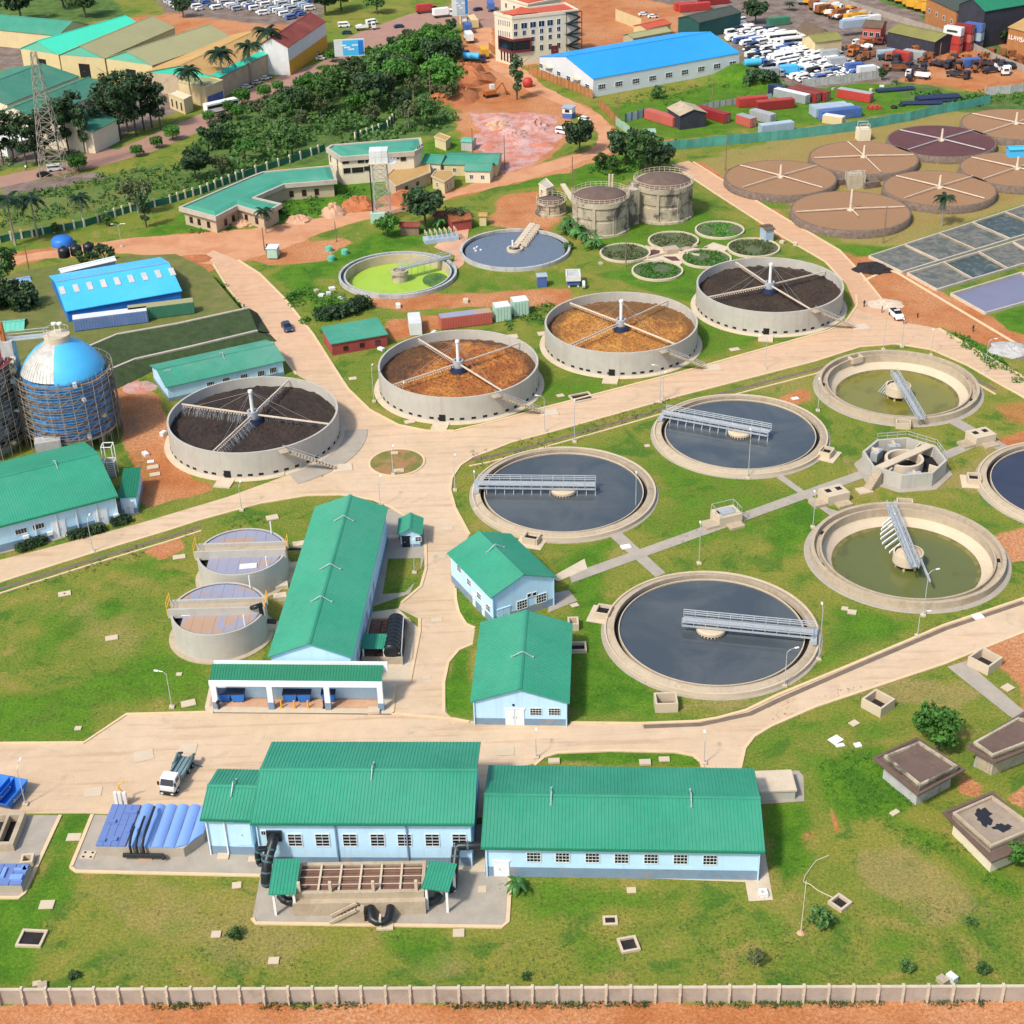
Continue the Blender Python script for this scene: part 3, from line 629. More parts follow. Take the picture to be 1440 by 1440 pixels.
kerbs([[(655,648),(690,642),(767,622),(860,596),(960,567),(1050,544),(1147,519),(1205,500),(1260,494),(1310,503),(1360,526),(1400,548)],[(-40,836),(0,828),(133,786),(233,756),(283,740)],[(300,1000),(550,1003)],[(905,1022),(985,1019),(1055,1004),(1097,984),(1203,938),(1330,884),(1440,847)]],.8,.03,'drain','drain_channel')
kerbs([[(1215,395),(1262,372),(1440,302),(1500,280)],[(1225,372),(1262,384),(1440,490)]],.7,.1,'kerb')
kerbs([[(660,656),(690,650),(767,629),(860,603),(960,574),(1050,551),(1147,526),(1205,506),(1260,499),(1310,508),(1360,532),(1400,555)],[(-40,843),(0,835),(133,793),(233,763),(283,747)]],.35,.16)
# roundabout island
def circ_from(l,r,top,bot,h=0):
 c = G((l + r) / 2,(top + bot) / 2,h); rad = (G(r,(top + bot) / 2,h) - G(l,(top + bot) / 2,h)).length / 2; return c,rad
c,r_ = circ_from(521,595,631,670)
mb = MB(); mb.lathe([(r_ + .35,0),(r_ + .35,.16),(r_,.16),(r_,.0)],48,c); struct('kerb',mb,'kerb')
bm_ = MB(); bm_.disc(r_,.12,48,c); mat('island_lawn',(.15,.16,.035),.95,.3,.4,(.34,.17,.08),.28,(.42,.58),.85,.5,3); struct('roundabout_lawn',bm_,'island_lawn')
# terraces behind the silo: platform, two planted banks with pale coping
TZ = 3.6
def ramp(name,top,bot,z1,z0,matn):
 A,B = GL(top,z1),GL(bot,z0); A[-1] = G(*top[-1],.03); B[-1] = G(*bot[-1],.02); mb = MB()
 for i in range(len(A) - 1): mb.quad(B[i],B[i + 1],A[i + 1],A[i])
 return struct(name,mb,matn)
mat('terrace_bank',(.035,.06,.02),.95,.35,.6,(.07,.085,.03),.35,(.5,.7),.6,.8,2)
mat('terrace_lawn',(.12,.14,.03),.95,.2,.5,(.2,.16,.06),.2,(.45,.68),.7,.4,3)
tb = [(118,490),(165,470),(250,455),(350,433),(362,440)]
tm = [(130,530),(190,505),(270,487),(362,465),(380,468)]
tl = [(135,560),(190,535),(215,522),(390,480),(402,482)]
_pl = GL([(-80,425),(30,380),(165,361),(247,357),(288,376),(338,434),(250,454),(165,469),(118,489),(40,520)],TZ)
mb = MB(); mb.prism(_pl,-.2,TZ); struct('terrace',mb,'terrace_lawn')
ramp('terrace',tb,tm,TZ,1.9,'terrace_bank'); ramp('terrace',[(a,b + 2) for a,b in tm],tl,1.9,0.02,'terrace_bank')
for ln,z in ((tb,TZ),(tm,1.9)):
 mb = MB(); P = GL(ln[:-1],z); strip(mb,P,.6,z - .3,z + .15); struct('terrace_coping',mb,'concrete')
# ================================================================== buildings
class Bd: pass
def face_point(B,face,px,py):
 """where the line of sight through (px,py) meets a wall"""
 o,d,n,L = B.faces[face]
 dr = _F + CR * ((px - 720) / FPX) + CU * ((720 - py) / FPX); c0 = Vector((0,0,H))
 t = (o - c0).dot(n) / dr.dot(n); p = c0 + dr * t
 return (p - o).dot(d),p.z
def on(B,face,a,z,out=0.): 
 o,d,n,L = B.faces[face]; p = o + d * a + n * out; return Vector((p.x,p.y,z))
def window(B,face,a,z,w_,h_,cols=3,rows=2,frame='white_trim',bars=True,label=None):
 """frame with glazing bars (part), glass behind them (sub-part); (a,z) is the middle"""
 o,d,n,L = B.faces[face]; mb = MB(); up = Vector((0,0,1)); b0 = on(B,face,a - w_ / 2,z - h_ / 2,.005); t = max(.06,min(w_,h_) * .05)
 mb.ob(b0,d * w_,n * .09,up * t); mb.ob(b0 + up * (h_ - t),d * w_,n * .09,up * t)
 mb.ob(b0 + up * t,d * t,n * .09,up * (h_ - 2 * t)); mb.ob(b0 + d * (w_ - t) + up * t,d * t,n * .09,up * (h_ - 2 * t))
 if bars:
  for i in range(1,cols): mb.ob(b0 + d * (w_ * i / cols - t * .4) + up * t,d * t * .55,n * .075,up * (h_ - 2 * t))
  for j in range(1,rows): mb.ob(b0 + up * (h_ * j / rows - t * .3) + d * t,d * (w_ - 2 * t),n * .065,up * t * .6)
 wn = build('window',mb,frame,B.root)
 g = MB(); g.quad(*[b0 + n * .03 + d * x + up * y for x,y in ((t,t),(w_ - t,t),(w_ - t,h_ - t),(t,h_ - t))]); build('pane',g,'dark_glass',wn); return wn
def winpx(B,face,px,py,w_,h_,cols=3,rows=2,**k):
 a,z = face_point(B,face,px,py); return window(B,face,a,z,w_,h_,cols,rows,**k)
def door(B,face,a,w_,h_,z0=None,matn='white_trim',leaves=2,label=None):
 o,d,n,L = B.faces[face]; z0 = B.z0 if z0 is None else z0; up = Vector((0,0,1)); b0 = on(B,face,a - w_ / 2,z0 + .03,.003); mb = MB()
 for i in range(leaves): mb.ob(b0 + d * (w_ * i / leaves + .03),d * (w_ / leaves - .06),n * .1,up * h_)
 mb.ob(b0 + up * h_ - d * .1,d * (w_ + .2),n * .14,up * .12)
 D = build('door',mb,matn,B.root,label=label)
 hd = MB()
 for i in range(leaves): hd.ob(b0 + n * .1 + d * (w_ / 2 + (-.25 if i == 0 else .15)) + up * (h_ * .45),d * .1,n * .06,up * .25)
 build('handle',hd,'steel',D); return D
def doorpx(B,face,px,py,w_,h_,**k): return door(B,face,face_point(B,face,px,py)[0],w_,h_,**k)
def ribs(mb,A,Bp,C,D,step=.42,rw=.1,rh=.055):
 """ribbed sheet, A->B eave, D->C ridge"""
 A,Bp,C,D = map(Vector,(A,Bp,C,D)); n = max(1,int((Bp - A).length / step)); nr = (Bp - A).cross(D - A).normalized()
 if nr.z < 0: nr = -nr
 e = (Bp - A).normalized()
 vs = []; fs = []
 for i in range(n):
  t0,t1 = i / n,(i + 1) / n; P,Q = A.lerp(Bp,t0),D.lerp(C,t0); P2,Q2 = A.lerp(Bp,t1),D.lerp(C,t1); w2 = e * rw
  k = len(vs); vs += [P,Q,P + w2 * .3 + nr * rh,Q + w2 * .3 + nr * rh,P + w2 * .8 + nr * rh,Q + w2 * .8 + nr * rh,P + w2 * 1.1,Q + w2 * 1.1,P2,Q2]
  fs += [(k + j,k + j + 2,k + j + 3,k + j + 1) for j in (0,2,4,6)]
 if len(fs) and (vs[2] - vs[0]).cross(vs[1] - vs[0]).dot(nr) < 0: fs = [f[::-1] for f in fs]
 mb.add(vs,fs)
def ray_height(p,py):
 h = 0.
 for _ in range(6):
  y = PX((p.x,p.y,h))[1]; y1 = PX((p.x,p.y,h + 1))[1]; h += (py - y) / (y1 - y)
 return h
def gable(name,label,FL,FR,BL,he,ridge='u',hr=None,ridge_px=None,z0=0.,over=.45,wall='pale_blue_wall',roof='green_roof',plinth='plinth_blue',ph=1.3,step=.42,cat='building',group=None,W=None,rise=.27,mono=False,roof_label=None,rods=(),cap=None,L=None):
 P0,P1,P2 = G(*FL,he),G(*FR,he),G(*BL,he)
 u,LL = uv_of(P0,P1); v = Vector((-u.y,u.x,0)); L = L or LL; W = W or (P2 - P0).dot(v); B = Bd(); B.z0 = z0; B.he = he
 O = Vector((P0.x,P0.y,0)); P = lambda a,b,z: O + u * a + v * b + Vector((0,0,z)); B.P = P; B.L = L; B.W = W; B.u = u; B.v = v
 half = W if mono else (W / 2 if ridge == 'u' else L / 2)
 if hr is None:
  hr = ray_height(P(L / 2,W / 2,0),ridge_px) if ridge_px else he + half * rise
 B.hr = hr; k = (hr - he) / half
 c = P(L / 2,W / 2,z0); B.root = thing(name,label,cat,c,math.atan2(u.y,u.x),group)
 ov = over; hw = he - .12
 fr = [(ov,ov),(L - ov,ov),(L - ov,W - ov),(ov,W - ov)]
 mb = MB(); g = lambda a,b,z: P(a,b,z)
 def zt(a,b): # underside of roof
  if mono: return he + k * b - .1
  if ridge == 'u': return he + k * min(b,W - b) - .1
  return he + k * min(a,L - a) - .1
 for i in range(4):
  (a,b),(a2,b2) = fr[i],fr[(i + 1) % 4]
  m_ = ((a + a2) / 2,(b + b2) / 2); vs = [g(a,b,z0),g(a2,b2,z0),g(a2,b2,zt(a2,b2)),g(*m_,zt(*m_)),g(a,b,zt(a,b))]
  mb.add(vs,[(0,1,2,3,4)])
 mb.add([g(a,b,z0 + .02) for a,b in fr],[(3,2,1,0)])
 build('wall',mb,wall,B.root)
 B.faces = {'front': (g(ov,ov,0),u,-v,L - 2 * ov),'right': (g(L - ov,ov,0),v,u,W - 2 * ov),'back': (g(L - ov,W - ov,0),-u,v,L - 2 * ov),'left': (g(ov,W - ov,0),-v,-u,W - 2 * ov)}
 if plinth:
  mb = MB(); e = .06
  for a,b,du,dv in ((ov - e,ov - e,L - 2 * ov + 2 * e,e),(ov - e,W - ov,L - 2 * ov + 2 * e,e),(ov - e,ov,e,W - 2 * ov),(L - ov,ov,e,W - 2 * ov)):
   mb.ob(g(a,b,z0),u * du,v * dv,(0,0,ph))
  build('plinth',mb,plinth,B.root)
 rb = MB(); T = Vector((0,0,-.14))
 if mono: sl = [(g(0,0,he),g(L,0,he),g(L,W,hr),g(0,W,hr))]
 elif ridge == 'u': sl = [(g(0,0,he),g(L,0,he),g(L,W / 2,hr),g(0,W / 2,hr)),(g(L,W,he),g(0,W,he),g(0,W / 2,hr),g(L,W / 2,hr))]
 else: sl = [(g(0,W,he),g(0,0,he),g(L / 2,0,hr),g(L / 2,W,hr)),(g(L,0,he),g(L,W,he),g(L / 2,W,hr),g(L / 2,0,hr))]
 for A,Bq,C,D in sl:
  ribs(rb,A,Bq,C,D,step,min(.12,step * .3))
  rb.quad(D + T,C + T,Bq + T,A + T); rb.quad(A + T,Bq + T,Bq,A); rb.quad(Bq + T,C + T,C,Bq); rb.quad(D + T,A + T,A,D)
 B.roof = build('roof',rb,roof,B.root,label=roof_label)
 if not mono:
  cb = MB(); a,b = (g(-.03,W / 2,hr),g(L + .03,W / 2,hr)) if ridge == 'u' else (g(L / 2,-.03,hr),g(L / 2,W + .03,hr))
  sd_ = v if ridge == 'u' else u
  for s in (1,-1): cb.quad(*[q + Vector((0,0,.10)) + sd_ * (s * x) + Vector((0,0,-k * x)) for q,x in ((a,0),(b,0),(b,.32),(a,.32))][::s])
  build('ridge_cap',cb,cap or roof,B.roof)
  for f in rods: # lightning conductors straddling the ridge
   q = a.lerp(b,f); rd = MB()
   for s in (1,-1): rd.tube([q + sd_ * s * 1.5 + Vector((0,0,-k * 1.5 + .08)),q + sd_ * .05 * s + Vector((0,0,.55))],.07,5); rd.tube([q + sd_ * s * 1.5 + Vector((0,0,-k * 1.5 + .02)),q + sd_ * s * 1.5 + Vector((0,0,-k * 1.5 + .25))],.12,6)
   rd.tube([q + Vector((0,0,.1)),q + Vector((0,0,.6))],.05,5)
   build('lightning_rod',rd,'galvanised',B.roof)
 return B
def downpipes(B,face,fr_,matn='pale_blue_wall'):
 o,d,n,L = B.faces[face]
 for f in fr_: mb = MB(); mb.ob(on(B,face,L * f - .08,B.z0,.07),d * .16,n * .16,(0,0,B.he - B.z0 - .1)); build('downpipe',mb,matn,B.root)
def gutter(B,face='front'):
 a,b = (B.P(0,-.1,B.he - .16),B.P(B.L,-.1,B.he - .16)); mb = MB(); mb.bar(a,b,.22,.2); build('gutter',mb,'green_roof_dark',B.root)
# --- long hall at the front, tall part
b1 = gable('pump_hall','tall pale blue hall with green ribbed roof and black duct on its left wall',(352,1157),(667,1158),(381,1043),7.1,ridge_px=1082,rods=(.52,))
for x in (415,453.5,492,531,569,608,646): winpx(b1,'front',x,1181,1.75,2.0,2,4)
winpx(b1,'front',370.5,1171,.6,.75,2,1); gutter(b1); downpipes(b1,'front',(.005,.995)); downpipes(b1,'front',(.37,.70),'plinth_blue')
vb = MB()
for x in (413,451,489,527,566,604,643):
 a,z = face_point(b1,'front',x,1159.5); vb.ob(on(b1,'front',a - .9,b1.he - .62,.004),b1.u * 1.8,-b1.v * .05,(0,0,.22))
build('vent_grille',vb,'grey_pipe',b1.root)
b1a = gable('entrance_annexe','small pale blue annexe with green roof on the left end of the tall hall',(281,1151),(355,1153),(302,1081),6.0,ridge_px=1105,rods=(.5,),over=.4)
doorpx(b1a,'front',344,1180,1.9,3.4,z0=1.6,leaves=1,matn='pale_blue_wall',label='pale blue shutter door set above the plinth')
gutter(b1a); downpipes(b1a,'front',(.03,.42),'white_trim')
# --- right long hall
b2 = gable('blower_hall','long low pale blue hall with green roof at the front right, one row of windows',(676,1191),(1076,1197),(685,1076),5.0,ridge_px=1119,rods=(.245,.75),ph=1.5)
for x,y in ((750.5,1205),(791,1205.5),(833,1206),(874,1207),(915.5,1207.5),(957,1208),(998.5,1209)): winpx(b2,'front',x,y,1.7,1.55,4,3)
doorpx(b2,'front',705,1215,1.9,2.4,leaves=1); gutter(b2); downpipes(b2,'front',(.004,.996))
# --- two halls in the middle
b3 = gable('workshop','green gable roofed pale blue hall facing the yard with grey double door',(661,987),(801,989),(672,875),4.1,ridge='v',ridge_px=None,hr=6.3,rods=(.42,),ph=1.1,over=.4)
winpx(b3,'front',753.5,1000.5,1.6,1.25,4,3); winpx(b3,'front',779.5,1000.5,1.6,1.25,4,3); doorpx(b3,'front',724,1010,2.6,2.7)
vb = MB(); a,z = face_point(b3,'front',722,992.5); vb.ob(on(b3,'front',a - .15,z,.004),b3.u * .3,-b3.v * .1,(0,0,.3)); build('wall_lamp',vb,'black_plastic',b3.root); downpipes(b3,'front',(.004,.996))
b4 = gable('control_building','green gable roofed pale blue hall set askew between round tank and road',(690,841),(783,811),(634,776),5.2,ridge='v',hr=7.4,rods=(.62,),ph=1.3,over=.4)
for x,y in ((734,850),(761,841)): winpx(b4,'front',x,y,1.8,1.6,4,3)
for x,y in ((744,837),(751.5,835)): winpx(b4,'front',x,y,.75,.7,1,1)
doorpx(b4,'front',708,861,2.2,2.4,matn='pale_blue_wall')
for x,y in ((646,797),(660,816),(674,835),(687,852)): winpx(b4,'left',x,y + 3,1.3,1.2,3,2)
doorpx(b4,'left',667,838,1.0,2.2,leaves=1); doorpx(b4,'left',680,852,1.0,2.2,leaves=1); downpipes(b4,'front',(.004,.996))
# --- long sludge building behind the truck bay
b5 = gable('dewatering_hall','very long green roofed hall running away behind the open truck bay',(376,924),(496,925),(440,713),6.3,ridge='v',hr=8.6,rods=(.27,.48,.82),ph=1.2,over=.4)
for y in (762,790,822,853,886,905):
 a,z = face_point(b5,'right',519 - (y - 762) * .13,y); 
 if 1 < a < b5.W - 2: window(b5,'right',a,2.6,1.6,2.0,3,3)
b5b = gable('side_wing','narrow green lean-to wing along the right side of the very long hall',(508,873),(541,734),(494,870),5.2,mono=True,hr=6.5,over=.3,plinth=None,roof='green_roof')
# --- open truck bay
h_ = 4.7; F0,F1 = G(294,959,h_),G(536,961,h_); u,L = uv_of(F0,F1); v = Vector((-u.y,u.x,0)); Bk = G(311,934,h_ + 1.0); W = (Bk - F0).dot(v)
root = thing('truck_bay','open fronted truck bay with green lean-to roof and white fascia','building',(F0 + u * L / 2 + v * W / 2) * 1,math.atan2(u.y,u.x)); root.location.z = 0; root.matrix_basis = Matrix.Translation(root.location) @ Matrix.Rotation(math.atan2(u.y,u.x),4,'Z')
P = lambda a,b,z: Vector((F0.x,F0.y,0)) + u * a + v * b + Vector((0,0,z))
mb = MB(); ribs(mb,P(0,.3,h_ + .05),P(L,.3,h_ + .05),P(L,W,h_ + 1.05),P(0,W,h_ + 1.05),.4,.1); mb.quad(P(0,.3,h_ - .1),P(0,W,h_ + .9),P(L,W,h_ + .9),P(L,.3,h_ - .1)); build('roof',mb,'green_roof_dark',root)
mb = MB(); mb.ob(P(-.1,0,h_ - .75),u * (L + .2),v * .28,(0,0,.85)); build('fascia',mb,'white_trim',root)
mb = MB(); mb.ob(P(.2,W,h_ - .2),u * (L + .4),v * .3,(0,0,1.65)); build('parapet',mb,'white_trim',root)
mb = MB(); mb.ob(P(.3,W - .1,0),u * (L - .6),v * .2,(0,0,h_)); build('back_wall',mb,'pale_blue_wall',root)
for f in (.006,.333,.666,.976):
 mb = MB(); mb.ob(P(L * f - .1,.02,0),u * .75,v * .45,(0,0,h_ - .75)); cl = build('column',mb,'white_trim',root)
 mb = MB(); mb.ob(P(L * f - .14,-.03,0.05),u * .83,v * .55,(0,0,1.2)); build('column_base',mb,'plinth_blue',cl)
mb = MB(); mb.ob(P(.1,.3,h_ - .6),u * .2,v * (W - .4),(0,0,.5)); mb.ob(P(L - .3,.3,h_ - .6),u * .2,v * (W - .4),(0,0,.5)); build('side_beam',mb,'white_trim',root)
# --- gate hut
b6 = gable('gate_hut','tiny pale blue hut with green gable roof by the road',(558,752),(594,751),(561,729),2.7,ridge='v',hr=3.7,over=.5,ph=.6)
a,z = face_point(b6,'front',571,762); door(b6,'front',a,1.3,2.0,leaves=1,matn='black_plastic',label='dark open doorway'); window(b6,'front',a + 2.0,1.5,1.0,.9,2,2)
mb = MB(); mb.box(G(550,758),2.6,1.1,.55); solo('bench_block',mb,'concrete_pale','low concrete block beside the tiny gate hut','concrete block')
# --- left green hall
b7 = gable('chemical_hall','large green roofed pale blue hall at the left edge below the blue silo',(-60,755),(166,697),(-60,664),5.0,ridge_px=None,hr=7.9,rods=(.72,),ph=1.4,over=.4)
for x,y in ((29.5,747),(54,740)): winpx(b7,'front',x,y,1.9,1.0,4,1)
for x in (83,145): doorpx(b7,'front',x,742,2.3,3.0)
gutter(b7); downpipes(b7,'front',(.46,.6,.73,.865,.995),'white_trim')
for x,y in ((36,754),(70,749),(163,724)):
 a,z = face_point(b7,'front',x,y); mb = MB(); mb.ob(on(b7,'front',a - .45,z - .3,.07),b7.u * .9,-b7.v * .35,(0,0,.6)); build('air_conditioner',mb,'white_paint',b7.root)
for fx,fy in ((38,671),(105,653)):
 q = G(fx,fy,7.2); mb = MB(); mb.box((q.x,q.y,6.3),1.9,1.2,1.0,math.atan2(b7.u.y,b7.u.x)); build('roof_light',mb,'concrete_pale',b7.root)
b7a = gable('store_annexe','low dark green roofed annexe on the right end of the left hall',(166,700),(192,698),(158,664),3.3,mono=True,hr=3.9,roof='green_roof_dark',over=.25,ph=1.0)
doorpx(b7a,'front',181,715,1.6,2.2); winpx(b7a,'front',174,719,.5,.9,1,1)
# --- office behind first filter
b8 = gable('office_block','green roofed pale blue office behind the black filled tank',(233,545),(401,507),(213,513),3.2,hr=4.7,roof='green_roof_faded',rods=(.55,),over=.4,ph=.7)
for x,y in ((384,520.5),(367,525),(343,530),(318,535),(296,540.5)): winpx(b8,'front',x,y,1.5,1.2,4,1)
q = G(235,521,4.1); mb = MB(); mb.box((q.x,q.y,3.5),1.4,1.8,1.0,.3); build('roof_tank',mb,'container_grey',b8.root)
# --- blue roofed works on the terrace
b9 = gable('blue_works','sky blue roofed factory with nine roof lights on the green terrace',(92,438),(256,409),(62,389),TZ + 2.6,hr=TZ + 5.2,z0=TZ,wall='deep_blue',roof='sky_blue_roof',plinth=None,over=.3,cap='dull_blue_roof')
for i in range(9):
 q = G(86.5 + i * 19.2,407.5 - i * 3.35,TZ + 4.2); mb = MB(); a = (q - b9.P(0,0,0)).dot(b9.u); bb_ = b9.W * .33; kk = (b9.hr - b9.he) / (b9.W / 2)
 c0 = b9.P(a - .5,bb_ - 1.4,b9.he + kk * (bb_ - 1.4) + .07); mb.ob(c0,b9.u * 1.1,b9.v * 2.8 + Vector((0,0,kk * 2.8)),(0,0,.08)); build('roof_light',mb,'grey_pipe',b9.root)
# --- red brick store
b10 = gable('brick_store','low red walled store with green sheet roof',(465,484),(546,470),(455,463),2.7,mono=True,hr=3.3,wall='brick_red',roof='green_roof_faded',plinth=None,over=.25)
for x,y in ((486,489),(509,484.5),(531,481)): winpx(b10,'front',x,y + .5,1.0,1.0,2,1,frame='maroon')
# --- flat / parapet buildings
def inset(poly,d):
 n = len(poly); a = sum(poly[i].x * poly[(i + 1) % n].y - poly[(i + 1) % n].x * poly[i].y for i in range(n)); s = 1 if a > 0 else -1; out = []
 for i in range(n):
  p0,p,p1 = poly[i - 1],poly[i],poly[(i + 1) % n]; d0 = Vector((p.x - p0.x,p.y - p0.y,0)).normalized(); d1 = Vector((p1.x - p.x,p1.y - p.y,0)).normalized()
  n0 = Vector((-d0.y,d0.x,0)) * s; n1 = Vector((-d1.y,d1.x,0)) * s; bis = n0 + n1; l = bis.length
  out.append(p + (bis / l * (d / max(.35,(bis / l).dot(n0))) if l > 1e-6 else n0 * d))
 return out
def flat(name,label,px,h,z0=0.,wall='cream_pale',fascia='concrete',fh=.8,over=.5,top='slab_brown',rim=.5,cat='building',dome=0.,group=None,plinth=None):
 """walls under a flat deck with an upstand all round; px outlines the top edge of the upstand"""
 pl = [Vector((q.x,q.y,0)) for q in GL(px,h)]; n = len(pl); c = sum(pl,Vector()) / n; B = Bd(); B.z0 = z0; B.he = h
 B.root = thing(name,label,cat,(c.x,c.y,z0),0,group); wl = inset(pl,over); B.faces = {}
 mb = MB(); mb.prism([(p.x,p.y) for p in wl],z0,h - fh + .01); build('wall',mb,wall,B.root)
 a = sum(pl[i].x * pl[(i + 1) % n].y - pl[(i + 1) % n].x * pl[i].y for i in range(n)); s = 1 if a > 0 else -1
 for i in range(n):
  d,L = uv_of(wl[i],wl[(i + 1) % n]); nn = Vector((d.y,-d.x,0)) * s; B.faces[i] = (wl[i].copy(),d,nn,L)
 mb = MB(); inn = inset(pl,rim); ring = []
 for i in range(n):
  j = (i + 1) % n; p,q,p2,q2 = pl[i],pl[j],inn[i],inn[j]; z = lambda w_,t: Vector((w_.x,w_.y,t))
  fs = [(z(p,h - fh),z(q,h - fh),z(q,h),z(p,h)),(z(p,h),z(q,h),z(q2,h),z(p2,h)),(z(p2,h),z(q2,h),z(q2,h - fh + .02),z(p2,h - fh + .02))]
  for f in fs: mb.quad(*(f if s > 0 else f[::-1]))
 build('fascia',mb,fascia,B.root)
 mb = MB(); tp = [(p.x,p.y) for p in inset(pl,rim * .9)]
 if dome:
  ctr = inset(pl,rim + dome); lo = [Vector(p) + Vector((0,0,h - fh * .35)) for p in inset(pl,rim * .9)]
  for i in range(n):
   j = (i + 1) % n; f = (lo[i],lo[j],ctr[j] + Vector((0,0,h + .25)),ctr[i] + Vector((0,0,h + .25))); mb.quad(*(f if s > 0 else f[::-1]))
  mb.sheet([(p.x,p.y) for p in ctr],h + .25)
 else: mb.prism(tp,h - fh,h - fh * .45)
 B.roof = build('roof',mb,top,B.root,tri=True); return B
bl = flat('training_block','angular single storey building with green roof inside concrete parapet by the green fence',[(251,291),(303,305),(334,289),(371,300),(397,286),(359,277),(400,259),(474,253),(467,232),(369,241),(351,248)],4.6,wall='beige_wall',fascia='concrete',fh=1.1,over=.9,top='green_roof_faded',rim=.6,dome=1.6)
for f_,xs_ in ((0,(.2,.45,.75)),(1,(.4,.75)),(2,(.3,.7)),(5,(.4,)),(6,(.15,.4,.65))):
 o,d,n_,L = bl.faces[f_]
 for q in xs_: window(bl,f_,L * q,1.6,1.1,1.6,2,2,frame='maroon')
bk = flat('unfinished_block','two storey unfinished white block with green roof beside water tower',[(458,208),(478,221),(583,213),(595,206),(592,193),(466,203)],7.6,wall='cream_pale',fascia='concrete',fh=1.2,over=.5,top='green_roof_faded',rim=.7,dome=1.8)
for x,y,w_,h2 in ((486,227,1.8,1.4),(507.5,226,1.8,1.4),(518,225.5,1.8,1.4),(542,223.5,3.6,1.3),(554.5,221,.7,1.2),(559.5,220.5,.7,1.2),(567,221,1.6,2.2),(488,240,2.,1.6),(503,239,3.2,1.6),(516,237,1.6,1.4)): winpx(bk,1,x,y,w_,h2,2,1,frame='concrete',bars=False)
for x,y in ((465,222),(474.5,226),(475.5,238)): winpx(bk,0,x,y,.8,2.2,1,1,frame='concrete',bars=False)
for x,y in ((587,209),(590,207.5),(593,206)): winpx(bk,2,x,y,.8,1.4,1,1,frame='concrete',bars=False)
br = flat('ruined_block','roofless tan flat block beside water tower, unfinished walls',[(541,248),(556,262),(606,242),(604,228),(583,226),(560,230)],3.2,wall='beige_wall',fascia='beige_wall',fh=.5,over=.1,top='tan_roof',rim=.4)
for x,y in ((556,258),(571,256.5),(587,254)): 
 a,z = face_point(br,1,x,y + 3); o,d,n_,L = br.faces[1]
 if .8 < a < L - .8: window(br,1,a,1.6,1.4,1.2,2,1,frame='concrete',bars=False)
b2_ = flat('tan_house','small tan flat roofed house joined beside the ruined block',[(606,247),(625,256),(640,246),(636,239),(612,239)],3.4,wall='cream_wall',fascia='beige_wall',fh=.4,over=.3,top='tan_roof',rim=.3)
for f_,q in ((0,.4),(1,.25),(1,.6)): o,d,n_,L = b2_.faces[f_]; window(b2_,f_,L * q,1.6,.9,1.2,2,2)
hb = gable('green_cottage','white cottage with green gable roof, right one of the pair',(652,240),(690,241),(655,229),3.3,hr=4.6,wall='cream_pale',roof='green_roof_faded',plinth=None,over=.3)
for q in (.25,.7): window(hb,'front',(hb.L - .6) * q,1.6,1.0,1.1,2,2)
hb3 = gable('green_cottage','white cottage with green gable roof, nearest the unfinished white block',(592,229),(620,231),(603,218),3.4,hr=4.8,wall='cream_pale',roof='green_roof_faded',plinth=None,over=.3)
for q in (.3,.7): window(hb3,'front',(hb3.L - .6) * q,1.6,.9,1.1,2,2)
hb4 = gable('green_bungalow','long low green roofed bungalow linking the two white cottages',(622,231),(700,232),(613,214),3.2,hr=4.4,wall='cream_wall',roof='green_roof_faded',plinth=None,over=.3)
for q in (.2,.5,.8): window(hb4,'front',(hb4.L - .6) * q,1.6,.9,1.1,2,2)
flat('yellow_hut','small cream flat roofed hut below the thicket',[(610,192),(627,198),(634,192),(618,186)],3.0,wall='cream_wall',fascia='cream_wall',fh=.3,over=.2,top='tan_roof',rim=.3)
gable('teal_hut','small hut with turquoise sheet roof above the green cottages',(647,199),(664,200),(646,192),2.6,hr=3.0,wall='grey_walling',roof='turquoise_pale',plinth=None,over=.2)
wc = flat('white_kiosk','small white cube hut beside the small round tank',[(757,258),(768,265),(779,261),(768,250)],3.6,wall='cream_pale',fascia='cream_pale',fh=.3,over=.15,top='concrete',rim=.2)
o,d,n_,L = wc.faces[1]; door(wc,1,L * .55,1.1,2.2,leaves=1,matn='black_plastic'); window(wc,0,wc.faces[0][3] * .4,2.,1.,1.1,2,1)
# --- cream office tower and blue warehouse
H14 = 16.0
bt = flat('office_tower','cream four storey office with maroon glazed corner bay',[(694,16),(720,23),(814,13),(795,3)],H14,wall='cream_pale',fascia='cream_pale',fh=1.0,over=.15,top='red_roof',rim=.5)
for r_,y in ((0,37.5),(1,47.5),(2,57.5),(3,71)):
 for i,x in enumerate((725,737,749.5,761.5,773.5,785.5)):
  if r_ >= 2 and i < 2: continue
  yy = y - (x - 725) * .115
  winpx(bt,1,x,yy,(2.2 if r_ == 0 and 0 < i < 5 else 1.3),(2.0 if r_ in (0,3) else 1.6),2,1,frame='white_trim')
for y in (31,46):
 for i in range(6): winpx(bt,0,701.5 + i * 3,y + i * .55,.5,1.9,1,1)
a,z = face_point(bt,1,780,66); door(bt,1,a,2.6,2.8,z0=2.2,matn='maroon',label='maroon roller door')
o,d,n_,L = bt.faces[1]; mb = MB(); o0,d0,n0,L0 = bt.faces[0]
for zz,hh2 in ((4.3,.7),(8.0,.7)): mb.ob(on(bt,1,-.4,zz,.01),d * 6.6,n_ * .6,(0,0,hh2)); mb.ob(on(bt,0,L0 * .25,zz,.01),d0 * (L0 * .75 + .0),n0 * .6,(0,0,hh2))
mb.ob(on(bt,1,5.8,5,.01),d * .5,n_ * .6,(0,0,3)); mb.ob(on(bt,0,L0 * .25,5.,.01),d0 * .4,n0 * .6,(0,0,3)); bay = build('corner_bay',mb,'maroon',bt.root)
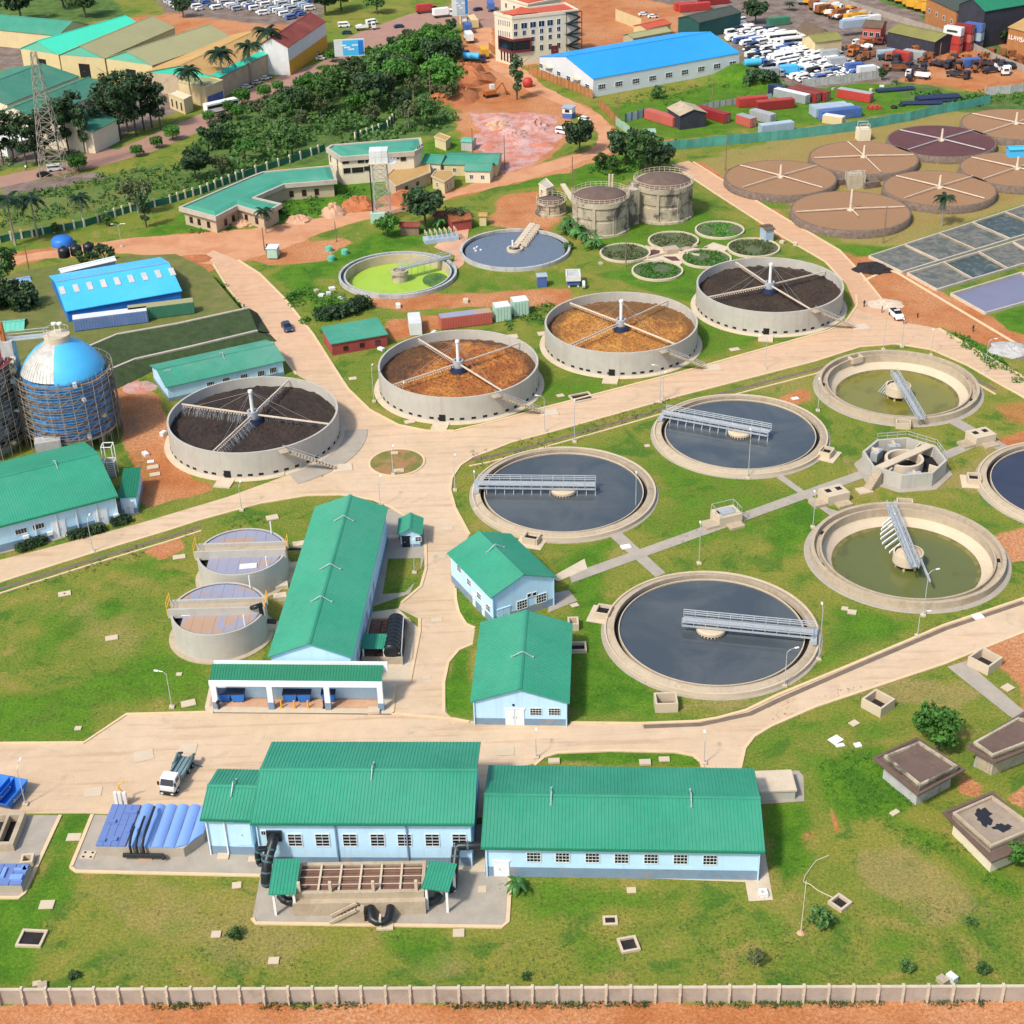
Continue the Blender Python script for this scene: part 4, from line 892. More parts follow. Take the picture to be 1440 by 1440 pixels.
mb = MB(); mb.ob(on(bt,1,0,5,.01),d * 5.8,n_ * .35,(0,0,3)); mb.ob(on(bt,0,L0 * .25 + .4,5,.01),d0 * (L0 * .75 - .4),n0 * .35,(0,0,3)); build('bay_glass',mb,'dark_glass',bay)
for i in range(4): window(bt,0,L0 * (.35 + i * .17),2.4,.7,3,1,1,frame='maroon')
mb = MB() # outside fire stair
for i in range(4):
 z = 1.5 + i * 3.5; A0 = face_point(bt,1,796,60)[0]; A1 = A0 + 4.6
 mb.ob(on(bt,1,A0 - .3,z + 3.4,.02),d * 5.4,n_ * 1.5,(0,0,.15)); p,q = on(bt,1,A0,z,1.2),on(bt,1,A1,z + 1.75,1.2); mb.bar(p,q,.9,.3); mb.bar(on(bt,1,A1,z + 1.75,.5),on(bt,1,A0,z + 3.4,.5),.9,.3)
for a in (A0 - .3,A1 + .4): mb.bar(on(bt,1,a,0,1.5),on(bt,1,a,15.5,1.5),.25)
build('fire_stair',mb,'black_plastic',bt.root)
rf = [G(a,b,H14 + .2) for a,b in ((706,19),(722,21),(759,17),(745,12))]; mb = MB(); ap = sum(rf,Vector()) / 4 + Vector((0,0,1.8))
for i in range(4): mb.add([rf[i],rf[(i + 1) % 4],ap],[(0,1,2)])
build('hip_roof',mb,'red_roof',bt.root)
bt2 = flat('cream_block','cream block with red roof rising behind the four storey office',[(703,-6),(742,6),(790,-4),(750,-22)],15,wall='cream_pale',fascia='cream_pale',fh=.6,over=.2,top='red_roof',rim=.6,dome=2.5)
for i in range(3):
 for z in (12.3,9.): window(bt2,0,bt2.faces[0][3] * (.2 + i * .3),z,1.2,1.7,2,1)
bw = gable('blue_warehouse','big bright blue roofed white steel warehouse beside the office tower',(834,111),(1041,74),(754,80),5.6,hr=9.0,wall='white_steel_wall',roof='bright_blue_roof',plinth=None,over=.15,step=.9)
for x,y in ((846,122),(870,118),(894,114),(917.5,110),(940.5,105.5),(963,101.5),(986,97),(1008,93),(1030,89.5)): winpx(bw,'front',x,y,2.7,1.6,4,2)
for x,y in ((761,92.5),(786,103.5),(799.5,110),(826,121.5)): winpx(bw,'left',x,y,2.3,1.4,2,2)
for x in (773,812):
 a,z = face_point(bw,'left',x,110); D = door(bw,'left',a,3.4,3.3,matn='container_white'); o,d,n_,L = bw.faces['left']; mb = MB(); mb.ob(on(bw,'left',a - 2,3.6,.01),d * 4,n_ * 1.3,(0,0,.15)); build('canopy',mb,'cream_wall',bw.root)
# ================================================================== round tanks
K = 130 / 60
def mediamat(name,c1,c2,dark,rings=.5,side=None):
 m,t,b = nodes_of(name); N = NT(t); tc = N.n('TexCoord').outputs['Object']
 s = N.n('SeparateXYZ'); N.l(tc,s.inputs[0]); r = N.math('SQRT',N.math('ADD',N.math('MULTIPLY',s.outputs[0],s.outputs[0]),N.math('MULTIPLY',s.outputs[1],s.outputs[1])))
 n1 = N.noise(.22,6,.7,vec=tc,dist=.6); n2 = N.noise(2.2,4,.7,vec=tc)
 wv = N.math('SINE',N.math('ADD',N.math('MULTIPLY',r,5.2),N.math('MULTIPLY',n1,9)))
 c = N.mix(N.mr(N.math('ADD',N.math('MULTIPLY',wv,.02 * rings),n1),.36,.62),c1,c2)
 c = N.mix(N.math('MULTIPLY',N.mr(N.math('ADD',n2,N.math('MULTIPLY',wv,.02 * rings)),.5,.62),.8),c,dark)
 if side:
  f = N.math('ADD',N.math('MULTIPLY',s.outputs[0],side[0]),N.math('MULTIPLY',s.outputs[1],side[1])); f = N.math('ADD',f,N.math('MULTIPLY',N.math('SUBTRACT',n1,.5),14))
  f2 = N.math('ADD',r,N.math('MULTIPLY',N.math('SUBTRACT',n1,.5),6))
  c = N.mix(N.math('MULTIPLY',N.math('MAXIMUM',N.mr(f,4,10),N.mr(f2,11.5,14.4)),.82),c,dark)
 c = N.scale(c,N.mr(N.noise(5,3,.6,vec=tc),.2,.8,.6,1.4,False))
 N.l(c,b.inputs['Base Color']); b.inputs['Roughness'].default_value = .95; N.bump(n2,.9,.3,b)
mediamat('media_black',(.024,.017,.014),(.046,.028,.02),(.010,.008,.007),.7)
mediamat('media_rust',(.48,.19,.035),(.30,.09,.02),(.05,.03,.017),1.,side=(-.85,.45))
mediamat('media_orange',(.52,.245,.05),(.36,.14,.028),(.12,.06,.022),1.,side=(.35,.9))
mediamat('media_brown',(.030,.02,.014),(.056,.034,.021),(.014,.010,.008),.7)
def spray():
 m,t,b = nodes_of('water_spray'); b.inputs['Base Color'].default_value = (.75,.78,.8,1); b.inputs['Roughness'].default_value = .3; b.inputs['Alpha'].default_value = .55
spray()
RF,ZW,ZM = 15.3,5.0,3.05
def trickling(label,cx,cy,media,ends,seed,spraying=False):
 t = thing('trickling_filter',label,'filter tank',(cx,cy,0),0,'round concrete trickling filters')
 mb = MB(); mb.lathe([(RF + .15,0),(RF + .15,ZW),(RF - .2,ZW),(RF - .2,ZM - .4)],128); smooth_by_angle(build('wall',mb,'concrete_wall',t,world=False))
 mb = MB(); mb.lathe([(RF + 1.25,0),(RF + 1.2,.12),(RF + .15,.16)],96); build('footing',mb,'concrete_pale',t,world=False)
 mb = MB(); rs = np.random.RandomState(seed); nr,na = 34,140; vs = [(0,0,ZM)]
 for i in range(1,nr + 1):
  for j in range(na):
   r = RF * .988 * i / nr; a = 2 * math.pi * j / na; vs.append((r * math.cos(a),r * math.sin(a),ZM + .09 * math.sin(r * 5.2 + 3 * math.sin(3 * a + seed)) + rs.normal(0,.13)))
 fs = [(0,1 + j,1 + (j + 1) % na) for j in range(na)] + [(1 + (i - 1) * na + j,1 + i * na + j,1 + i * na + (j + 1) % na,1 + (i - 1) * na + (j + 1) % na) for i in range(1,nr) for j in range(na)]
 mb.add(vs,fs); o = build('filter_media',mb,media,t,world=False,smooth=True); o['kind'] = 'stuff'
 mb = MB(); mb.lathe([(1.25,ZM - .2),(1.25,4.1)],24); mb.lathe([(1.02,4.1),(1.02,5.5),(.7,5.5),(.7,4.9)],24); mb.cm = 1; mb.disc(.72,4.95,20); cc = build('centre_column',mb,['steel','black_void'],t,world=False)
 mb = MB(); mb.lathe([(1.7,ZM + .1),(1.5,4.15),(1.25,4.2)],24); build('column_skirt',mb,'navy',cc,world=False)
 mb = MB(); mb.tube([(0,0,4.9),(0,0,9.3)],.32,10); mb.tube([(0,0,9.2),(0,0,9.6)],[.45,.4],10); build('mast',mb,'white_paint',t,world=False)
 wires = MB(); sp = MB()
 for k,(a,b) in enumerate(ends):
  q = G(a,b,4.55) - Vector((cx,cy,0)); d = Vector((q.x,q.y,0)).normalized(); n = Vector((-d.y,d.x,0)); e = d * (RF - .45)
  mb = MB(); p0 = d * 1.0 + Vector((0,0,4.75)); p1 = e + Vector((0,0,4.6)); mb.bar(p0,p1,.2,.26)
  for i in range(24): w_ = p0.lerp(p1,(i + 1) / 25); mb.ob(w_ + n * .2 - d * .1 + Vector((0,0,-.3)),d * .14,n * .3,(0,0,.12))
  build('distributor_arm',mb,'pale_pipe',t,world=False)
  for f in (.45,.8): wires.tube([(0,0,9.3),p0.lerp(p1,f)],.022,3,False)
  if spraying:
   for i in range(150):
    w_ = p0.lerp(p1,rs.uniform(.05,1)); z = w_.z - .2; o_ = n * rs.uniform(.4,1.6); sp.tube([w_ + Vector((0,0,-.2)),w_ + o_ * .6 + Vector((0,0,-.7)),(w_ + o_).xy.to_3d() + Vector((0,0,ZM + .1))],.009,3,False)
 o = build('guy_wire',wires,'steel',t,world=False); o['kind'] = 'stuff'
 if spraying: o = build('water_spray',sp,'water_spray',t,world=False); o['kind'] = 'stuff'
 vm = MB(); vm.ob((RF - .1,-.42,.45),(.28,0,0),(0,.84,0),(0,0,.42)); proto = None
 for k in range(46):
  a = 2 * math.pi * k / 46 + rs.uniform(-.025,.025)
  if abs(((a + math.pi / 2 + .19) % (2 * math.pi)) - 0) < .06: continue
  if proto is None: o = proto = build('vent_opening',vm,'black_void',t,world=False)
  else: o = proto.copy(); COL.objects.link(o)
  o.rotation_euler = (0,0,a)
 a = -math.pi / 2 - .19; ca,sa = math.cos(a),math.sin(a)
 mb = MB(); mb.box((ca * (RF + .08),sa * (RF + .08),.15),.3,1.2,1.35,a); build('hatch',mb,'black_void',t,world=False)
 mb = MB(); mb.box((ca * (RF + 2.),sa * (RF + 2.),.0),3.2,3.0,.22,a); build('hatch_pad',mb,'concrete_pale',t,world=False)
 # outside stair on the right
 A = math.atan2(-13.2,6.6); mb = MB(); p = Vector((math.cos(A),math.sin(A),0)) * (RF + .8); dr = Vector((math.cos(A + math.pi / 2 - .30),math.sin(A + math.pi / 2 - .30),0))
 p1 = p + dr * 8.6; nrm = Vector((dr.y,-dr.x,0)); mb.box((p.x,p.y,4.55),1.6,1.5,.2,A)
 for i in range(16): s_ = i / 16; q = p.lerp(p1,s_); mb.ob(q - nrm * .5 + Vector((0,0,4.5 - 4.4 * s_)),dr * .56,nrm * 1.0,(0,0,.18))
 build('stair',mb,'concrete_tan',t,world=False)
 mb = MB()
 for sgn in (-.5,.5): mb.bar(p + nrm * sgn + Vector((0,0,5.6)),p1 + nrm * sgn + Vector((0,0,1.1)),.07); [mb.bar(p.lerp(p1,i / 5) + nrm * sgn + Vector((0,0,4.6 - 4.4 * i / 5)),p.lerp(p1,i / 5) + nrm * sgn + Vector((0,0,5.6 - 4.5 * i / 5)),.05) for i in range(6)]
 build('handrail',mb,'galvanised',t,world=False)
 mb = MB(); q = p1 + dr * 1.3; mb.box((q.x,q.y,0),3.4,2.6,.2,math.atan2(dr.y,dr.x)); build('stair_pad',mb,'concrete_pale',t,world=False)
 return t
trickling('round tank filled with black media, spray falling from its arms',-46.6,249.4,'media_black',[(252,568),(407,534),(459,596),(301,634)],1,True)
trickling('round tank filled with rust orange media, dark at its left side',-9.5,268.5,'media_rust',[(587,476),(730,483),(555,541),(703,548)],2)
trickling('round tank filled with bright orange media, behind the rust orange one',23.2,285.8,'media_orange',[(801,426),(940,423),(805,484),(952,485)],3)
trickling('round tank filled with dark brown media, farthest of the four concrete filters',56.1,303.1,'media_brown',[(1032,367),(1165,381),(1002,417),(1138,434)],4)
mb = MB(); mb.lathe([(RF + 5.2,0),(RF + 5.2,.12),(RF + .1,.13)],40,(-46.6,249.4,0),R(-62),R(5)); struct('tank_apron',mb,'pavement')
# ---- clarifiers with dark water
def bridge(t,p0,p1,z,width=2.3,rails=(.45,.8,1.15),hang=0.,hang_from=0.,legs=True):
 """walkway with railings both sides; p0 at the rim, local coordinates"""
 p0,p1 = Vector(p0),Vector(p1); d = (p1 - p0).normalized(); n = Vector((-d.y,d.x,0)); L = (p1 - p0).length; Z = Vector((0,0,1))
 mb = MB(); mb.ob(p0 - n * width * .3 + Z * z,d * L,n * width * .6,Z * .08); bd = build('bridge_deck',mb,'steel',t,world=False)
 mb = MB()
 for s in (-1,1): mb.ob(p0 + n * (s * width / 2 - .07) + Z * (z - .32),d * L,n * .1,Z * .3)
 build('bridge_beam',mb,'steel',t,world=False)
 for s in (-1,1):
  mb = MB(); k = int(L / 1.7)
  for h in rails: mb.bar(p0 + n * s * width / 2 + Z * (z + h),p1 + n * s * width / 2 + Z * (z + h),.10)
  for i in range(k + 1): q = p0.lerp(p1,i / k) + n * s * width / 2; mb.bar(q + Z * z,q + Z * (z + rails[-1]),.08)
  build('railing',mb,'galvanised',t,world=False)
 if hang:
  mb = MB(); k = int(L / 1.5)
  for i in range(k + 1):
   if i / k < hang_from: continue
   q = p0.lerp(p1,i / k) - n * width * .3; mb.bar(q + Z * z,q - n * .5 + Z * hang,.09)
  build('scraper_rod',mb,'galvanised',t,world=False)['kind'] = 'stuff'
def clarifier(label,cx,cy,a_rim,water,box_at,past=5.4):
 RW = 13.35; t = thing('clarifier',label,'clarifier tank',(cx,cy,0),0,'round clarifiers of dark water')
 mb = MB(); mb.lathe([(16.1,0),(16.05,.07),(15.6,.09)],96); build('apron',mb,'pavement',t,world=False)
 mb = MB(); mb.lathe([(15.62,0),(15.62,.72),(15.36,.72),(15.34,.5)],128); smooth_by_angle(build('outer_kerb',mb,'concrete_cream',t,world=False))
 mb = MB(); mb.lathe([(15.35,.48),(14.6,.86),(14.2,.88),(14.2,-.6),(13.55,-.6),(13.55,.5),(13.38,.5),(13.38,-.6)],128); smooth_by_angle(build('wall',mb,'concrete_tan',t,world=False))
 mb = MB(); mb.lathe([(14.19,.1),(13.56,.1)],96); build('launder_water',mb,'black_void',t,world=False)
 mb = MB(); mb.lathe([(13.53,.42),(13.53,.62),(13.40,.62),(13.40,.3)],128); build('weir',mb,'concrete_pale',t,world=False)
 mb = MB(); mb.disc(RW + .03,.36,128); build('water_surface',mb,water,t,world=False)
 d = Vector((math.cos(a_rim),math.sin(a_rim),0)); bridge(t,d * 14.6,d * -past,1.75,hang=.3,hang_from=.0)
 mb = MB(); mb.lathe([(0,1.25),(2.05,1.25),(2.25,1.1),(2.25,.7),(2.05,.68)],40); dr = build('centre_drum',mb,'concrete_cream',t,world=False)
 mb = MB()
 for k in range(26): a = 2 * math.pi * k / 26; mb.box((2.08 * math.cos(a),2.08 * math.sin(a),.37),.12,.2,.35,a)
 build('drum_leg',mb,'concrete_cream',dr,world=False)['kind'] = 'stuff'
 n = Vector((-d.y,d.x,0)); mb = MB(); c0 = d * 14.3; mb.ob(c0 - n * 1.9 + Vector((0,0,.9)),d * .9,n * 3.8,(0,0,.55)); cr = build('end_carriage',mb,'steel',t,world=False)
 for s in (-1.5,1.5): mb = MB(); q = c0 + n * s + d * .4; mb.tube([q - n * .12 + Vector((0,0,1.12)),q + n * .12 + Vector((0,0,1.12))],.26,12); build('wheel',mb,'tyre',cr,world=False)
 a = box_at; ca,sa = math.cos(a),math.sin(a); B = Vector((ca,sa,0)); mb = MB(); cc = B * 16.3
 for (ox,oy,sx,sy) in ((0,1.15,2.1,.25),(0,-1.15,2.1,.25),(1.0,0,.25,2.1),(-1.0,0,.25,2.1)):
  q = cc + B * ox + Vector((-sa,ca,0)) * oy; mb.box((q.x,q.y,.05),sx,sy,1.15,a)
 bx_ = build('outlet_box',mb,'concrete_cream',t,world=False); mb = MB(); mb.box((cc.x,cc.y,.06),1.9,2.0,.6,a); build('outlet_recess',mb,'black_void',bx_,world=False)  # black block: shade of the open recess put into colour
 mb = MB(); q = cc + B * .5; mb.box((q.x,q.y,0),3.2,4.4,.12,a); build('outlet_pad',mb,'concrete_pale',t,world=False)
 return t
CC = {'c1': (4.1,104.0),'c2': (19.2,112.8),'c3': (13.2,84.6)}
def ang(c,px,py,z=.6): q = G(px,py,z); return math.atan2(q.y - c[1] * K,q.x - c[0] * K)
c1 = CC['c1']; clarifier('dark water clarifier nearest the roundabout, bridge reaching its left rim',c1[0] * K,c1[1] * K,ang(c1,683,680,1.8),'water_dark',ang(c1,756,745))
c2 = CC['c2']; clarifier('dark water clarifier beside the upper road with bridge on its left rim',c2[0] * K,c2[1] * K,ang(c2,942,582,1.8),'water_dark',ang(c2,1152,634))
c3 = CC['c3']; clarifier('nearest dark water clarifier, beside the two middle halls, bridge reaching its right rim',c3[0] * K,c3[1] * K,ang(c3,1140,889,1.8),'water_dark',ang(c3,856,862),past=4.2)
q = G(1398,686,.4); c4 = ((q.x + 13.4) / K,q.y / K); clarifier('dark water clarifier cut off by the right edge of the picture',c4[0] * K,c4[1] * K,R(20),'water_navy',R(170))
# ---- drained settling tanks with olive water
mat('tide_mark',(.17,.15,.05),.8,.3,.8,(.08,.09,.02),.5,(.45,.6),.7)
def settling(label,cx,cy,water,bridge_px,drum_px,boxes,seed):
 t = thing('settling_tank',label,'settling tank',(cx,cy,0),0,'half drained settling tanks')
 mb = MB(); mb.lathe([(15.9,0),(15.8,.07),(15.0,.09)],96); build('apron',mb,'pavement',t,world=False)
 mb = MB(); mb.lathe([(15.0,0),(14.95,1.25),(14.35,1.25),(14.3,.35),(13.55,.35),(13.5,.95),(13.2,.95),(13.15,-.5)],128); smooth_by_angle(build('wall',mb,'concrete_tan',t,world=False))
 mb = MB(); mb.lathe([(13.15,-.5),(12.9,-.9),(10.2,-1.9),(6,-2.9),(0,-3.2)],96); build('floor_slope',mb,'concrete_cream',t,world=False,smooth=True)
 mb = MB(); mb.disc(10.95,-1.62,128); build('water_surface',mb,water,t,world=False)
 mb = MB(); mb.lathe([(11.5,-1.385),(10.85,-1.625)],96); build('tide_mark',mb,'tide_mark',t,world=False,smooth=True)
 for k in range(9):
  a = k * .7 + seed; mb = MB(); mb.box((13.9 * math.cos(a),13.9 * math.sin(a),.36),.5,1.0,.08,a); build('channel_drain',mb,'black_void',t,world=False)
 c = Vector((cx,cy,0)); p0,p1 = [(G(a,b,1.9) - c) for a,b in bridge_px]; p0.z = p1.z = 0; bridge(t,p0,p1,1.6,1.25,rails=(.5,.95))
 q = G(*drum_px,.3) - c; dx,dy = q.x,q.y
 mb = MB(); mb.lathe([(2.1,1.0),(2.35,1.0),(2.35,-.7),(2.0,-.8),(2.0,.6),(1.2,.65),(1.2,1.1),(0,1.1)],32,(dx,dy,0)); dr = build('centre_drum',mb,'concrete_pale',t,world=False)
 for k in range(6): a = k * 1.05; mb = MB(); mb.tube([(dx + 1.7 * math.cos(a),dy + 1.7 * math.sin(a),-2.2),(dx + 1.7 * math.cos(a),dy + 1.7 * math.sin(a),-.9)],.22,8); build('drum_leg',mb,'concrete_cream',dr,world=False)
 for px,py in boxes:
  q = G(px,py,.7) - c; a = math.atan2(q.y,q.x); mb = MB(); u = Vector((math.cos(a),math.sin(a),0)); v = Vector((-u.y,u.x,0))
  for ox,oy,sx,sy in ((0,1.2,1.7,.25),(0,-1.2,1.7,.25),(.8,0,.22,2.2),(-.8,0,.22,2.2)): w_ = q + u * ox + v * oy; mb.box((w_.x,w_.y,.02),sx,sy,1.2,a)
  bx_ = build('outlet_box',mb,'concrete_cream',t,world=False); mb = MB(); mb.box((q.x,q.y,.1),1.5,2.2,.4,a); build('outlet_recess',mb,'black_void',bx_,world=False)  # black filling paints the dark inside of the box
 return t,Vector((dx,dy,0)),p0
t1,d1,_ = settling('half drained tan tank with yellow olive water, farther one',34.2 * K,120.7 * K,'water_olive',[(1296,588),(1257,522)],(1263,546),[(1270,596),(1203,504)],.2)
t2,d2,e2 = settling('half drained tan tank with green water and pale scraper blades, nearer one',28.5 * K,93.4 * K,'water_green',[(1252,708),(1287,795)],(1277,781),[(1272,708)],.5)
c = t2.location; mb = MB(); a0 = G(1240,738,.6) - c; a1 = G(1256,783,-.6) - c
for i in range(8):
 f = i / 7; p = a0.lerp(a1,f) + Vector((-1.1 * math.sin(math.pi * f),-.3,0)); q = p + Vector((2.4 + .5 * math.sin(math.pi * f),2.0,.8)); mb.ob(p,q - p,(0,0,.35),(.12,-.12,0))
o = build('scraper_blade',mb,'white_paint',t2,world=False); o['kind'] = 'stuff'
mb = MB(); mb.bar(d2 + Vector((1.5,-1.5,.6)),G(1308,818,.4) - c,.3); build('skimmer_arm',mb,'galvanised',t2,world=False)
c = t1.location; mb = MB()
for i in range(5): p = d1 + Vector((-2.2 - i * .3,-.5 + i * .4,-.9)); mb.bar(p,p + Vector((2.0,1.4,1.6)),.12)
build('scraper_blade',mb,'galvanised',t1,world=False)['kind'] = 'stuff'
# ---- covered thickener tanks
def covered(label,l,r,top,bot,base,patches,beams,seed):
 hz = 4.6; c,rad = circ_from(l,r,top,bot,hz); t = thing('covered_tank',label,'covered tank',(c.x,c.y,0),0,'covered round tanks')
 mb = MB(); mb.lathe([(rad + .9,0),(rad + .9,.15),(rad + .12,.18)],64); build('footing',mb,'concrete_tan',t,world=False)
 mb = MB(); mb.lathe([(rad + .12,0),(rad + .12,hz),(rad - .22,hz),(rad - .22,hz - .8)],96); smooth_by_angle(build('wall',mb,'concrete_wall',t,world=False))
 mb = MB(); mb.lathe([(rad - .2,hz - .12),(rad - .34,hz - .05),(rad - .34,hz - .3)],96); build('seal_ring',mb,'navy',t,world=False)
 y0,y1 = [(G((l + r) / 2,b,hz + .8) - c).y for b in beams]
 # cover made of sheets between seams
 n = 8; w_ = 2 * (rad - .35) / n
 for i in range(n):
  x0,x1 = -(rad - .35) + i * w_ + .012,-(rad - .35) + (i + 1) * w_ - .012; pts = []
  for k in range(7): x = x0 + (x1 - x0) * k / 6; pts.append((x,-math.sqrt(max(0,(rad - .35) ** 2 - x * x))))
  for side in (0,1):
   pl = [(x,max(y,-99)) for x,y in pts] + [(x1,min(y0,0)),(x0,min(y0,0))] if side == 0 else [(x,-y) for x,y in pts][::-1] + [(x0,y0),(x1,y0)]
   if side == 0 and i == 0: continue
   a = [q for q in pl]
   if side == 0 and min(q[1] for q in pts) > y0: continue
   mb = MB(); mb.prism(a,hz - .3,hz - .12 + .012 * (i % 2)); build('cover_panel',mb,'lilac_cover',t,world=False)
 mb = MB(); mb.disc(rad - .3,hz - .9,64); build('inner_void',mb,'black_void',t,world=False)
 for yy,th,hh in ((y0,.35,1.5),(y1,.35,1.3)):
  xx = math.sqrt(max(1,rad * rad - yy * yy)) + .4; mb = MB(); mb.ob((-xx,yy - th / 2,hz - .4),(2 * xx,0,0),(0,th,0),(0,0,hh)); build('channel_wall',mb,'concrete_wall',t,world=False)
 mb = MB(); xx = rad; mb.ob((-xx,min(y0,y1) + .2,hz - .2),(2 * xx,0,0),(0,abs(y1 - y0) - .4,0),(0,0,.5)); build('channel_floor',mb,'concrete_tan',t,world=False)
 for px,py in patches:
  q = G(px,py,hz) - c; mb = MB(); mb.box((q.x,q.y,hz - .06),2.6,1.3,.12,.1); build('access_hatch',mb,'white_paint',t,world=False)
 mb = MB() # yellow guard rails at both ends of the channel
 for s in (-1,1):
  for yy in (y0,y1): mb.bar((s * (rad + .3),yy,hz),(s * (rad + .3),yy,hz + 2.2),.1)
  for z in (1.3,2.2): mb.bar((s * (rad + .3),y0,hz + z),(s * (rad + .3),y1,hz + z),.09)
 build('guard_rail',mb,'yellow_paint',t,world=False)
 for a,z in ((.9,2.2),(-.8,1.8)): mb = MB(); q = (rad * .95 * math.cos(a),rad * .95 * math.sin(a)); mb.tube([(*q,hz),(*q,hz + z)],.12,6); build('vent_pipe',mb,'white_paint',t,world=False)
 return t,c,rad,hz
covered('farther concrete tank with lilac sheet covers, rust tan stains and yellow rails',279,401,742,808,830,[(349,796)],(776,764),1)
t,c,rad,hz = covered('nearer concrete tank with lilac sheet covers and black duct at its right',242,372,817,893,925,[(268,862)],(857,843),2)
mb = MB(); p = [G(354,855,hz + 1),G(360,853,hz + 1.6),G(366,850,hz + 1.4),G(368,862,hz),G(369,873,2.2),G(388,874,2.2)]; mb.tube(p,.38,10); solo('black_duct',mb,'black_plastic','black bent duct on the nearer lilac covered tank','duct',smooth=True)
mb = MB(); p = [G(402,772,2),G(424,772,2)]; mb.tube(p,.22,8); solo('black_pipe',mb,'black_plastic','short black pipe between the farther lilac tank and green roof','pipe')
for x,y in ((421,769),(411,799),(396,826),(394,842),(384,884)):
 mb = MB(); mb.box(G(x,y),2.0,1.4,.7,.2); solo('pipe_plinth',mb,'concrete_pale',{421: 'pale concrete plinth farthest along the long green roof',411: 'second pale concrete plinth along the long green roof',396: 'third pale concrete plinth, beside the farther lilac tank',394: 'fourth pale concrete plinth, behind the black duct',384: 'pale concrete plinth right of the nearer lilac tank base'}[x],'concrete plinth',group='plinths along the long hall')
mb = MB(); P = [G(392,795,4.8),G(388,812,4.),G(380,825,2.6),G(369,832,1.4)]; mb.tube(P,[.5,.9,.9,.6],8); 
# ---- old digesters
def digester(label,l,r,top,bot,base,hz,seed,dome=1.6,g='old stained digesters'):
 c,rad = circ_from(l,r,top,bot,hz); t = thing('digester',label,'digester',(c.x,c.y,0),0,g)
 mb = MB(); mb.lathe([(rad + .5,0),(rad + .45,.5),(rad - .1,.6),(rad - .1,hz * .42),(rad - .35,hz * .43),(rad - .35,hz * .5),(rad - .1,hz * .52),(rad - .1,hz * .83),(rad + .25,hz * .86),(rad + .25,hz),(rad - .5,hz)],72); smooth_by_angle(build('wall',mb,'concrete_old',t,world=False))
 mb = MB(); mb.lathe([(rad - .5,hz - .1),(rad * .9,hz + .15),(rad * .6,hz + dome * .6),(rad * .3,hz + dome * .92),(0,hz + dome)],64); build('dome',mb,'slab_brown',t,world=False,smooth=True)
 n = max(12,int(rad * 5))
 mb = MB()
 for h in (.55,1.1): mb.tube([((rad + .2) * math.cos(2 * math.pi * k / n),(rad + .2) * math.sin(2 * math.pi * k / n),hz + h) for k in range(n + 1)],.05,4,False)
 for k in range(n): a = 2 * math.pi * k / n; mb.bar(((rad + .2) * math.cos(a),(rad + .2) * math.sin(a),hz),((rad + .2) * math.cos(a),(rad + .2) * math.sin(a),hz + 1.1),.1)
 build('guard_rail',mb,'concrete_pale',t,world=False)
 for k in range(7): a = -2.6 + k * .75; mb = MB(); q = ((rad - .05) * math.cos(a),(rad - .05) * math.sin(a)); mb.box((*q,.5),.5,.7,hz * .84,a); build('buttress',mb,'concrete_old',t,world=False)
 return t,c,rad
_,ca_,_ = digester('stained concrete digester with railed dome, left one of the large pair',804,884,262,287,335,8.2,1)
_,cb_,_ = digester('stained concrete digester with railed dome, right one of the large pair',892,974,240,268,317,8.6,2)
_,cs_,_ = digester('small round stained concrete tank left of the large domed digesters',755,795,273,290,304,3.2,3,.2)
def midbar(a,b,z,wd,name,matn,label,cat):
 mb = MB(); mb.bar(Vector((a.x,a.y,z)),Vector((b.x,b.y,z)),wd,.4); return solo(name,mb,matn,label,cat)
midbar(cs_ + Vector((3,2,0)),ca_ + Vector((-6.5,2,0)),6.5,1.2,'footbridge','concrete_pale','concrete footbridge from small tank to the left digester','footbridge')
mb = MB(); q = (ca_ + cb_) / 2; mb.box((q.x - .5,q.y - 1.2,0),3.2,3.2,8.6,.5); mb.box((q.x + .7,q.y + 1.2,0),2.2,2.2,9.4,.5); solo('stair_tower',mb,'concrete_old','stained concrete stair tower standing between the large digesters','stair tower')
for dx in (0,1.1): mb = MB(); q = G(857 + dx * 4,262,9); mb.tube([(q.x,q.y,0),(q.x,q.y,12)],.25,8); solo('vent_stack',mb,'concrete_pale',('left' if dx == 0 else 'right') + ' thin vent stack of the pair behind the left digester','vent stack')
# ---- old clarifiers
HOLES = [(34.2 * K,120.7 * K,13.7),(28.5 * K,93.4 * K,13.7)]
c,rad = circ_from(477,642,353,418,.5)
t = thing('lime_tank','old round tank full of lime green liquid with grey bridge','old clarifier',(c.x,c.y,0)); HOLES.append((c.x,c.y,rad - 1.3))
mb = MB(); mb.lathe([(rad,0),(rad,.9),(rad - .5,.9),(rad - .5,.2),(rad - 1.2,.2),(rad - 1.2,.75),(rad - 1.55,.75),(rad - 1.6,.6)],96); smooth_by_angle(build('rim',mb,'grey_walling',t,world=False))
mb = MB(); mb.lathe([(rad - .51,.32),(rad - 1.19,.32)],72); build('rim_channel',mb,'teal_dark',t,world=False)
mb = MB(); mb.lathe([(rad - 1.6,.7),(rad - 1.6,-3)],96); build('inner_wall',mb,'beige_wall',t,world=False,smooth=True)
mb = MB(); mb.disc(rad - 1.55,-1.5,96); build('lime_liquid',mb,'water_lime',t,world=False)
mb = MB(); q = G(612,393,-1.4) - c; mb.add([(q.x + 2.9 * math.cos(a),q.y + 4.2 * math.sin(a),-1.46) for a in np.linspace(0,6.28,24,False)],[tuple(range(24))]); build('algae_mat',mb,'leaf_mid',t,world=False)
